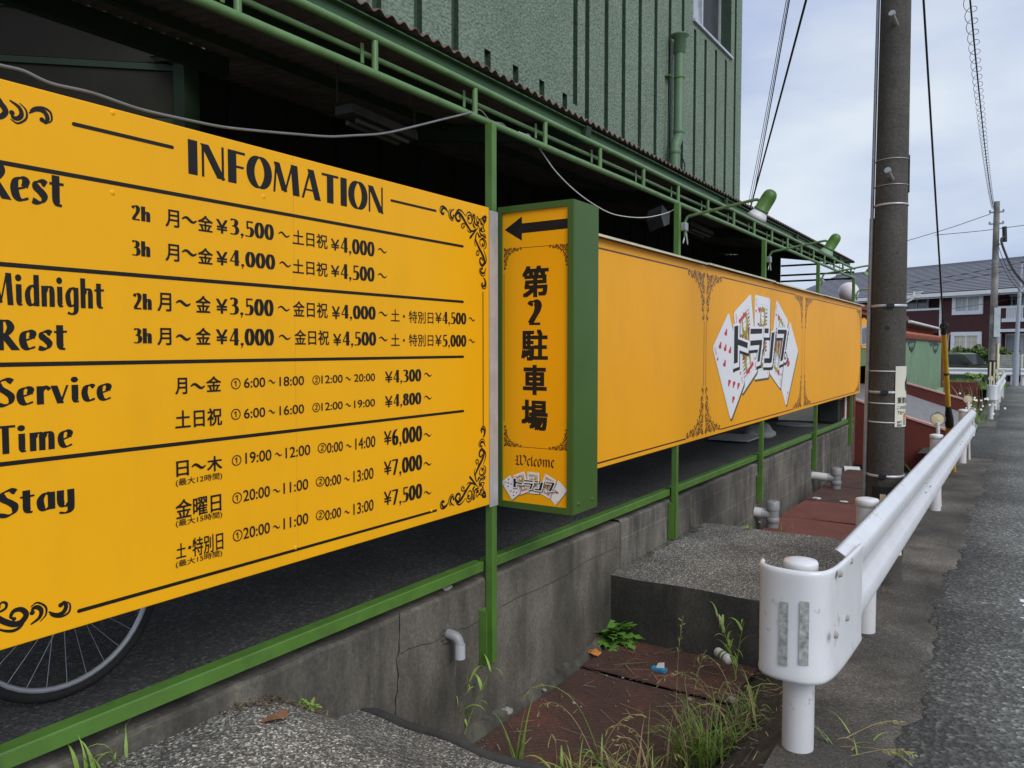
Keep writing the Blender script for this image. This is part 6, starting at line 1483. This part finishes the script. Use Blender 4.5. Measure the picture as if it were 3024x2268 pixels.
# ================================================================== LITTER
def lump(name, label, cat, p, size, m, seed=0, group=None):
    rr = random.Random(seed); bm = bmesh.new(); bmesh.ops.create_icosphere(bm, subdivisions=2, radius=1)
    for v in bm.verts: v.co = Vector((v.co.x * size[0], v.co.y * size[1], v.co.z * size[2])) * rr.uniform(.72, 1.12)
    b = MB(); b.add([v.co + Vector(p) + Vector((0, 0, size[2] * .5)) for v in bm.verts], [[v.index for v in f.verts] for f in bm.faces]); bm.free()
    return tag(b.build(name, m), label, cat, group)
ZP = -.382
p = on('z', ZP, 1425, 1450)
t = empty('packet', 'crumpled blue packet on the rusty plate', 'litter', p)
b = MB(); b.bevbox((p.x - .045, p.y - .022, p.z), (p.x + .04, p.y + .02, p.z + .022), .004); part(b, 'box', m_bluepack, t)
b = MB(); b.quad((p.x - .02, p.y - .01, p.z + .022), (p.x + .03, p.y - .005, p.z + .025), (p.x + .02, p.y + .02, p.z + .048), (p.x - .015, p.y + .016, p.z + .04)); part(b, 'flap', m_pvcw, t)
p = on('z', ZP, 1285, 1416); b = MB(); rr = random.Random(6)
b.add([(p.x - .05, p.y - .02, p.z + .006), (p.x - .015, p.y - .026, p.z + .02), (p.x + .03, p.y - .02, p.z + .008), (p.x - .045, p.y + .02, p.z + .02), (p.x - .01, p.y + .024, p.z + .034), (p.x + .035, p.y + .022, p.z + .018)], [(0, 1, 4, 3), (1, 2, 5, 4)]); tag(b.build('wrapper', m_orangepack), 'orange snack wrapper beside the weed in the wall corner', 'litter')
p = on('z', -.30, 1562, 1428); t = empty('can', 'white and grey drink can lying in the grass left of the guardrail', 'litter', p)
b = MB(); ax = Vector((.8, -.5, -.12)).normalized(); b.lathe([(0, -.055), (.022, -.055), (.027, -.046), (.027, .046), (.022, .055), (0, .055)], p + Vector((0, 0, .03)), 18, axis=ax); part(b, 'body', m_pvcw, t)
b = MB(); b.lathe([(.0275, -.012), (.0276, .002)], p + Vector((0, 0, .03)), 18, axis=ax); b.lathe([(.0275, .015), (.0276, .026)], p + Vector((0, 0, .03)), 18, axis=ax); part(b, 'print', m_green, t)
p = on('x', WX - .05, 966, 1275); lump('stone', 'pale stone sitting on the wall top below the rail', 'stone', (p.x, p.y, wtop(p.y) - .012), (.022, .03, .017), m_stone, 3)
for i, (x, y, s_, lb) in enumerate(((1095, 1540, .035, 'broken mortar lump at the foot of the wall by the near plate'), (1582, 1515, .03, 'pale stone on the corner of the plates near the guardrail'), (1176, 1492, .014, 'small white chip on the mortar ledge'), (1490, 1512, .014, 'small white pebble by the gap between the plates'), (1432, 1570, .010, 'tiny pebble in the middle of the large plate'), (1310, 1460, .008, 'tiny white pebble left of the blue packet'), (1345, 1465, .009, 'tiny pebble near the blue packet'), (1240, 1520, .011, 'white pebble on the left part of the large plate'), (1255, 1528, .008, 'second tiny pebble on the left part of the large plate'))):
    p = on('z', ZP, x, y); lump('stone', lb, 'stone', (p.x, p.y, p.z), (s_, s_ * .8, s_ * .6), m_stone, i + 20)
for i, (x, y, s_, lb) in enumerate(((1630, 1128, .06, 'white scrap at the wall foot before the second drain tee'), (1765, 1078, .05, 'white lump beside the second drain tee'), (1822, 1085, .05, 'white paper scrap on the red plate near the pole'))):
    p = on('z', -.315, x, y); lump('paper_scrap', lb, 'litter', (p.x, p.y, p.z), (s_, s_ * .8, .015), m_pvcw, i + 50)
p = on('x', WX + .16, 592, 1583); b = MB(); z = nz(p.x, p.y) + .012
b.add([(p.x - .02, p.y - .05, z), (p.x + .02, p.y - .02, z + .01), (p.x + .03, p.y + .03, z), (p.x, p.y + .055, z + .012), (p.x - .025, p.y + .02, z + .004), (p.x, p.y, z + .018)], [(0, 1, 5), (1, 2, 5), (2, 3, 5), (3, 4, 5), (4, 0, 5)]); tag(b.build('dead_leaf', m_leafdry), 'curled brown dead leaf on the near slab', 'leaf')

# ================================================================== PLANTS
def blade(b, p, az, L, lean, w_, droop=1.0, mi=0, n=7, twist=0):
    d = Vector((math.cos(az), math.sin(az), 0)); s_ = Vector((-d.y, d.x, 0)); P = []; a = lean
    q_ = Vector(p)
    for i in range(n + 1):
        P.append(q_.copy()); st = L / n; q_ = q_ + (d * math.sin(a) + Vector((0, 0, 1)) * math.cos(a)) * st; a += droop * (i + 1) / n / 2.2
    vs = []
    for i, q_ in enumerate(P):
        t = i / n; ww = w_ * (.55 + .45 * math.sin(math.pi * min(1, t * 1.6 + .15))) * (1 - t ** 2.2); ss = s_ + Vector((0, 0, twist * .5)); vs += [q_ - ss * ww, q_ + ss * ww]
    b.add(vs, [(2 * i, 2 * i + 1, 2 * i + 3, 2 * i + 2) for i in range(n)], mi, True); return P
def stalk(b, p, az, L, lean, r, droop, mi, head=None, rr=None):
    d = Vector((math.cos(az), math.sin(az), 0)); q_ = Vector(p); a = lean; P = []; n = 10
    for i in range(n + 1): P.append(q_.copy()); q_ = q_ + (d * math.sin(a) + Vector((0, 0, 1)) * math.cos(a)) * L / n; a += droop * ((i + 1) / n) ** 2 / 2.0
    b.tube(P, [r * (1 - .6 * i / n) for i in range(n + 1)], 5, mi)
    if head == 'foxtail':
        for k in range(90):
            t = k / 90; i = n - 2 + t * 2; i0 = min(n - 1, int(i)); c = P[i0].lerp(P[i0 + 1], i - i0); u = Vector((rr.gauss(0, 1), rr.gauss(0, 1), rr.gauss(0, 1) + .4)).normalized(); l = .012 * (1.15 - .5 * t) * rr.uniform(.7, 1.2)
            w_ = u.orthogonal().normalized() * .0011; b.add([c - w_, c + w_, c + u * l], [(0, 1, 2)], 2)
    elif head == 'panicle':
        for k in range(14):
            t = k / 14; i = n - 4 + t * 4; i0 = min(n - 1, int(i)); c = P[i0].lerp(P[i0 + 1], i - i0); u = Vector((rr.gauss(0, .6), rr.gauss(0, .6), rr.uniform(-.6, .6))) + (P[-1] - P[-3]).normalized() * .9; u.normalize(); l = .022 * rr.uniform(.7, 1.5)
            w_ = u.orthogonal().normalized() * .0028; b.add([c - w_ * .3, c + u * l * .5 - w_, c + u * l, c + u * l * .5 + w_], [(0, 1, 2, 3)], 2)
def clump(name, label, p, n, L, seed, spread=.05, stalks=(), w_=.0045, mats=None, dry=.2, lean=(.1, .7), droop=(.4, 1.6), cat='grass', group=None):
    rr = random.Random(seed); t = empty(name, label, cat, p, group); b = MB()
    for i in range(n):
        az = rr.uniform(0, 6.28); o = Vector((rr.gauss(0, spread), rr.gauss(0, spread), -.01))
        blade(b, Vector(p) + o, az, L * rr.uniform(.45, 1.1), rr.uniform(*lean), w_ * rr.uniform(.6, 1.3), rr.uniform(*droop), 1 if rr.random() < dry else 0, twist=rr.uniform(-1, 1))
    part(b, 'blades', mats or [m_leafA, m_dry], t)
    if stalks:
        b = MB()
        for (az, l, le, dr, hd) in stalks: stalk(b, Vector(p) + Vector((rr.gauss(0, spread * .7), rr.gauss(0, spread * .7), 0)), az, l, le, .0018, dr, 1 if hd != 'foxtail' else 0, hd, rr)
        part(b, 'seed_stalks', [m_leafA, m_dry, M('seed_head', (.26, .26, .075), .6, .25, 30)], t)
    return t
GGp = 'grass clumps along the ditch'
dz_ = lambda x, y: ditch(x, y)
def gpt(px, py, z): q_ = on('z', z, px, py); return (q_.x, q_.y, max(z, ditch(q_.x, q_.y)))
rr = random.Random(77)
P0 = lambda: (rr.uniform(0, 6.28), rr.uniform(.28, .5), rr.uniform(.1, .5), rr.uniform(.6, 1.6), 'panicle')
LEFT = 3.7
def stemweed(label, p, nstem, L, seed, heads=0, w_=.011):
    rr = random.Random(seed); t = empty('grass_clump', label, 'grass', p, GGp); b = MB(); sb = MB()
    for k in range(nstem):
        az = rr.uniform(0, 6.28); le = rr.uniform(.03, .3); l = L * rr.uniform(.6, 1.05); d = Vector((math.cos(az), math.sin(az), 0)); o = Vector(p) + Vector((rr.gauss(0, .025), rr.gauss(0, .025), 0))
        P = [o + (d * math.sin(le + .02 * i) + Vector((0, 0, math.cos(le)))) * l * i / 8 for i in range(9)]; sb.tube(P, [.0026 - .0002 * i for i in range(9)], 5)
        for i in range(2, 9):
            blade(b, P[i], rr.uniform(0, 6.28), L * rr.uniform(.28, .5), rr.uniform(.25, .7), w_ * rr.uniform(.6, 1.1), rr.uniform(1.0, 2.2), 1 if rr.random() < .08 else 0, 8, rr.uniform(-1, 1))
    part(b, 'blades', [m_leafA, m_dry], t); part(sb, 'stems', m_leafA, t)
    if heads:
        b = MB()
        for k in range(heads): stalk(b, Vector(p) + Vector((rr.gauss(0, .015), rr.gauss(0, .015), 0)), LEFT + rr.uniform(-.3, .3), L * 1.15, .1 + .1 * k, .0018, 2.2, 0, 'foxtail', rr)
        part(b, 'foxtails', [m_leafA, m_dry, m_seed], t)
m_seed = M('foxtail_green', (.33, .42, .09), .6, .2, 30)
stemweed('leafy foxtail weed at the wall foot under the elbow drain pipe', gpt(990, 1612, -.40), 4, .36, 1, 1, .0085)
stemweed('tall leafy grass with long arching blades beside the drink can', gpt(1592, 1470, -.30), 3, .33, 61, 0, .0085)
clump('grass_clump', 'tall single foxtail leaning left over the large plate', gpt(1290, 1652, -.385), 5, .2, 2, .02, [(LEFT, .58, .32, 1.5, 'foxtail'), (LEFT - .5, .45, .5, 1.7, 'panicle')], .006, group=GGp)
clump('grass_clump', 'upright pair of grass blades at the left part of the large plate', gpt(1120, 1640, -.385), 5, .30, 3, .012, [], .0075, dry=0, lean=(.05, .35), droop=(.2, .8), group=GGp)
clump('grass_clump', 'sparse grass tuft in the bottom centre of the picture', gpt(1215, 1690, -.39), 22, .30, 31, .06, [P0()], .0055, lean=(.2, .8), droop=(.8, 2.0), group=GGp)
clump('grass_clump', 'dry straw tuft with pale seed heads at the bottom edge', gpt(1395, 1700, -.385), 46, .30, 41, .06, [(LEFT + .6 * k, .42, .15 + .1 * k, 1.4, 'panicle') for k in range(4)], .0034, dry=.75, lean=(.1, .8), droop=(.6, 2.0), group=GGp)
clump('grass_clump', 'mixed straw and green blades at the bottom edge left of the dry tuft', gpt(1300, 1690, -.385), 40, .26, 44, .07, [P0()], .0042, dry=.45, lean=(.2, .9), droop=(.8, 2.2), group=GGp)
clump('grass_clump', 'dense green grass clump right of the dry straw at the bottom edge', gpt(1500, 1650, -.37), 120, .36, 42, .055, [(1.0, .5, .05, .3, 'panicle')], .0042, dry=.12, lean=(.03, .5), droop=(.2, 1.3), group=GGp)
clump('grass_clump', 'green grass clump close to the guardrail foot', gpt(1560, 1640, -.32), 46, .32, 43, .07, [], .0042, dry=.15, lean=(.05, .8), droop=(.4, 1.8), group=GGp)
clump('grass_clump', 'drooping grass with pale seed heads left of the near guardrail post', gpt(1600, 1560, -.26), 24, .34, 45, .05, [(LEFT - .9, .46, .35, 1.9, 'panicle'), (5.2, .42, .3, 1.8, 'panicle'), (4.6, .4, .3, 1.6, 'panicle')], .004, dry=.35, lean=(.1, .9), droop=(.8, 2.2), group=GGp)
clump('grass_clump', 'long bent stalks leaning from the bank over the plate gap', gpt(1570, 1590, -.30), 8, .42, 46, .03, [(LEFT, .5, .35, 1.6, 'panicle'), (LEFT + .3, .45, .2, 1.2, 'panicle')], .004, dry=.3, lean=(.2, .6), droop=(.8, 1.8), group=GGp)
clump('grass_clump', 'thin upright grass with a seed spike before the dark slab face', gpt(1462, 1560, -.385), 5, .22, 62, .015, [(1.2, .52, .03, .15, 'panicle')], .0035, dry=.2, group=GGp)
clump('grass_clump', 'grass low behind the end sleeve of the guardrail', gpt(1622, 1530, -.24), 18, .22, 63, .05, [], .0045, group=GGp)
clump('grass_clump', 'thin dry grass lying out from the near guardrail post onto the pavement', (-.50, 3.02, 0), 9, .20, 64, .05, [(.1, .22, 1.1, .6, 'panicle'), (-.3, .25, 1.2, .5, 'panicle'), (.6, .22, 1.1, .5, 'panicle')], .003, lean=(.7, 1.2), dry=.4, group=GGp)
clump('grass_clump', 'small grass tuft on the near slab at the wall, far left', on('x', WX + .03, 255, 1640), 7, .15, 65, .015, [], .005, dry=.1, group=GGp)
clump('grass_clump', 'few grass blades where the near slab meets the wall, bottom left', on('x', WX + .05, 190, 1668), 8, .12, 66, .02, [], .006, dry=0, group=GGp)
clump('grass_clump', 'small yellow tuft growing beside the nearest drain tee', on('z', -.31, 1690, 1142), 14, .14, 67, .05, [], .003, dry=.6, group=GGp)
clump('grass_clump', 'grass growing behind the guardrail right of the pole foot', (-.86, 9.0, -.2), 40, .42, 68, .09, [], .008, dry=.05, lean=(.05, .7), group=GGp)
clump('grass_clump', 'arching grass behind the guardrail under the cream delineator', (-.86, 10.0, -.2), 34, .46, 69, .08, [], .007, dry=.05, group=GGp)
# leafy weed in the corner, made of lobed leaves
def weed(label, p, n, L, seed, m=m_leafB, up=.5):
    rr = random.Random(seed); t = empty('leafy_weed', label, 'weed', p, 'leafy weeds along the wall'); b = MB()
    for i in range(n):
        az = rr.uniform(0, 6.28); le = rr.uniform(.25, 1.25) * up * 2; l = L * rr.uniform(.5, 1.1); d = Vector((math.cos(az), math.sin(az), 0)); s_ = Vector((-d.y, d.x, rr.uniform(-.3, .3))).normalized()
        a = le; q_ = Vector(p) + Vector((rr.gauss(0, L * .12), rr.gauss(0, L * .12), 0)); rows = []; K = 9
        for k in range(K + 1):
            t_ = k / K; ww = l * .2 * math.sin(math.pi * min(1, .1 + t_ * .9)) * (1.15 if k % 2 else .34); rows += [q_ - s_ * ww, q_.copy(), q_ + s_ * ww]
            q_ = q_ + (d * math.sin(a) + Vector((0, 0, 1)) * math.cos(a)) * l / K; a += .13
        b.add(rows, [(3 * k + j, 3 * k + j + 1, 3 * k + j + 4, 3 * k + j + 3) for k in range(K) for j in range(2)], 0, False)
    part(b, 'leaves', m, t); return t
weed('bushy green thistle-like weed in the corner of the wall and the far slab', on('z', -.40, 1318, 1385), 240, .225, 5, up=.6)
weed('small weed on the debris at the top of the near slab', on('x', WX + .05, 665, 1530), 14, .055, 6, m_leafA)
weed('tiny weed on the far slab by the wall', on('z', .003, 1425, 1165) if False else (-1.75, 6.18, .003), 6, .07, 7, m_leafA)
b = MB(); rr = random.Random(12)           # twiggy debris where the near slab meets the wall
for i in range(170):
    y = 1.78 + rr.gauss(0, .11); x = WX + .012 + abs(rr.gauss(0, .035)); z = nz(x, y) + rr.uniform(.0, .014); a = rr.uniform(0, 6.28); l = rr.uniform(.008, .028); d = Vector((math.cos(a), math.sin(a), rr.uniform(-.2, .4))) * l; w_ = Vector((-d.y, d.x, 0)).normalized() * rr.uniform(.0008, .003)
    b.add([Vector((x, y, z)) - d - w_, Vector((x, y, z)) - d + w_, Vector((x, y, z)) + d + w_, Vector((x, y, z)) + d - w_], [(0, 1, 2, 3)], rr.choice((0, 0, 1)))
tag(b.build('debris', [M('dark_twigs', (.10, .07, .04), .8, .4, 30), M('pale_twigs', (.24, .2, .13), .8, .3, 30)], fix=False), 'dry twigs and crumbs along the wall on the near slab', 'debris', None, 'stuff')
b = MB(); rr = random.Random(33)
for i in range(520):
    y = rr.uniform(2.3, 4.42); x = -1.12 + rr.gauss(0, .16) if i % 3 else rr.uniform(-2.02, -1.25); z = max(ditch(x, y), ZP if x < -1.19 else -1) + rr.uniform(.001, .014); a = rr.uniform(0, 6.28); l = rr.uniform(.008, .05) if i % 4 else rr.uniform(.05, .11); d = Vector((math.cos(a), math.sin(a), rr.uniform(-.08, .15))) * l; w_ = Vector((-d.y, d.x, 0)).normalized() * rr.uniform(.0007, .0022)
    b.add([Vector((x, y, z)) - d - w_, Vector((x, y, z)) - d + w_, Vector((x, y, z)) + d + w_, Vector((x, y, z)) + d - w_], [(0, 1, 2, 3)], rr.choice((0, 1, 1)))
tag(b.build('straw_litter', [M('brown_straw', (.15, .1, .055), .8, .4, 30), m_dry], fix=False), 'dry straw and leaf litter along the plates', 'litter', None, 'stuff')
b = MB(); rr = random.Random(15)           # grit scattered over plates, pavement and slab edges
for i in range(900):
    k = rr.random()
    if k < .2: x, y = rr.uniform(-2.05, -1.2), rr.uniform(2.3, 4.45); z = ZP
    elif k < .6: x, y = rr.uniform(-1.25, -.72), rr.uniform(2.4, 4.4); z = ditch(x, y)
    else: x, y = rr.uniform(-.66, -.2), 2 + 9 * rr.random() ** 1.6; z = gz(y) + .002
    s_ = rr.uniform(.002, .006); q_ = Vector((x, y, z)); vs = [q_ + Vector((s_ * rr.uniform(.6, 1.3) * math.cos(a), s_ * rr.uniform(.6, 1.3) * math.sin(a), 0)) for a in (0, 1.57, 3.14, 4.71)] + [q_ + Vector((0, 0, s_ * .9))]
    b.add(vs, [(0, 1, 4), (1, 2, 4), (2, 3, 4), (3, 0, 4)])
tag(b.build('grit', M('grit_stone', (.17, .16, .145), .9, .6, 40), fix=False), 'scattered grit', 'grit', None, 'stuff')
# plants between the two guardrails
fl = empty('daisy_clump', 'tall white daisies growing behind the farther guardrail end', 'flowers', (-.75, 19.3, -.25))
b = MB(); hb = MB(); rr = random.Random(19)
for i in range(120):
    p = Vector((-.8 + rr.gauss(0, .16), 19.5 + rr.gauss(0, .5), -.28)); az = rr.uniform(0, 6.28); P = blade(b, p, az, rr.uniform(.35, .75), rr.uniform(.02, .4), .007, rr.uniform(.1, .9))
    if i < 46:
        c = P[-1]; d = Vector((.4, -1, .5)).normalized(); u = d.orthogonal().normalized(); v = d.cross(u); hb.add([c + (u * math.cos(a) + v * math.sin(a)) * (.028 if k % 2 else .016) for k, a in enumerate([i_ * math.pi / 8 for i_ in range(16)])], [tuple(range(16))])
part(b, 'stems', [m_leafA], fl); part(hb, 'flower_heads', m_flower, fl)
clump('dry_reeds', 'dry brown reeds in front of the low dark red wall', (-1.15, 26, -.3), 70, 1.0, 71, .25, [], .012, [m_dry, m_leafdry], .4, (.05, .5), (.2, 1.0), 'reeds')
b = MB(); rr = random.Random(30)
for i in range(5200):
    x, y = rr.uniform(-5.5, -.35), rr.uniform(39.5, 44.6); h = rr.uniform(.1, .35) * (1.5 if math.sin(x * 2.3) + math.sin(y * 3) > .6 else .8)
    blade(b, (x, y, gz(y) - .03), rr.uniform(0, 6.28), h, rr.uniform(.05, .6), .02, .7, 0, 3)
tag(b.build('verge_grass', m_lawn, fix=False), 'green grass below the crossing guardrail', 'grass', None, 'stuff')
foliage('bush', 'green bush tuft at the foot of the crossing guardrail', on('y', 43.5, 2110, 812), (.5, .4, .16), 300, m_lawn, .1, 9)
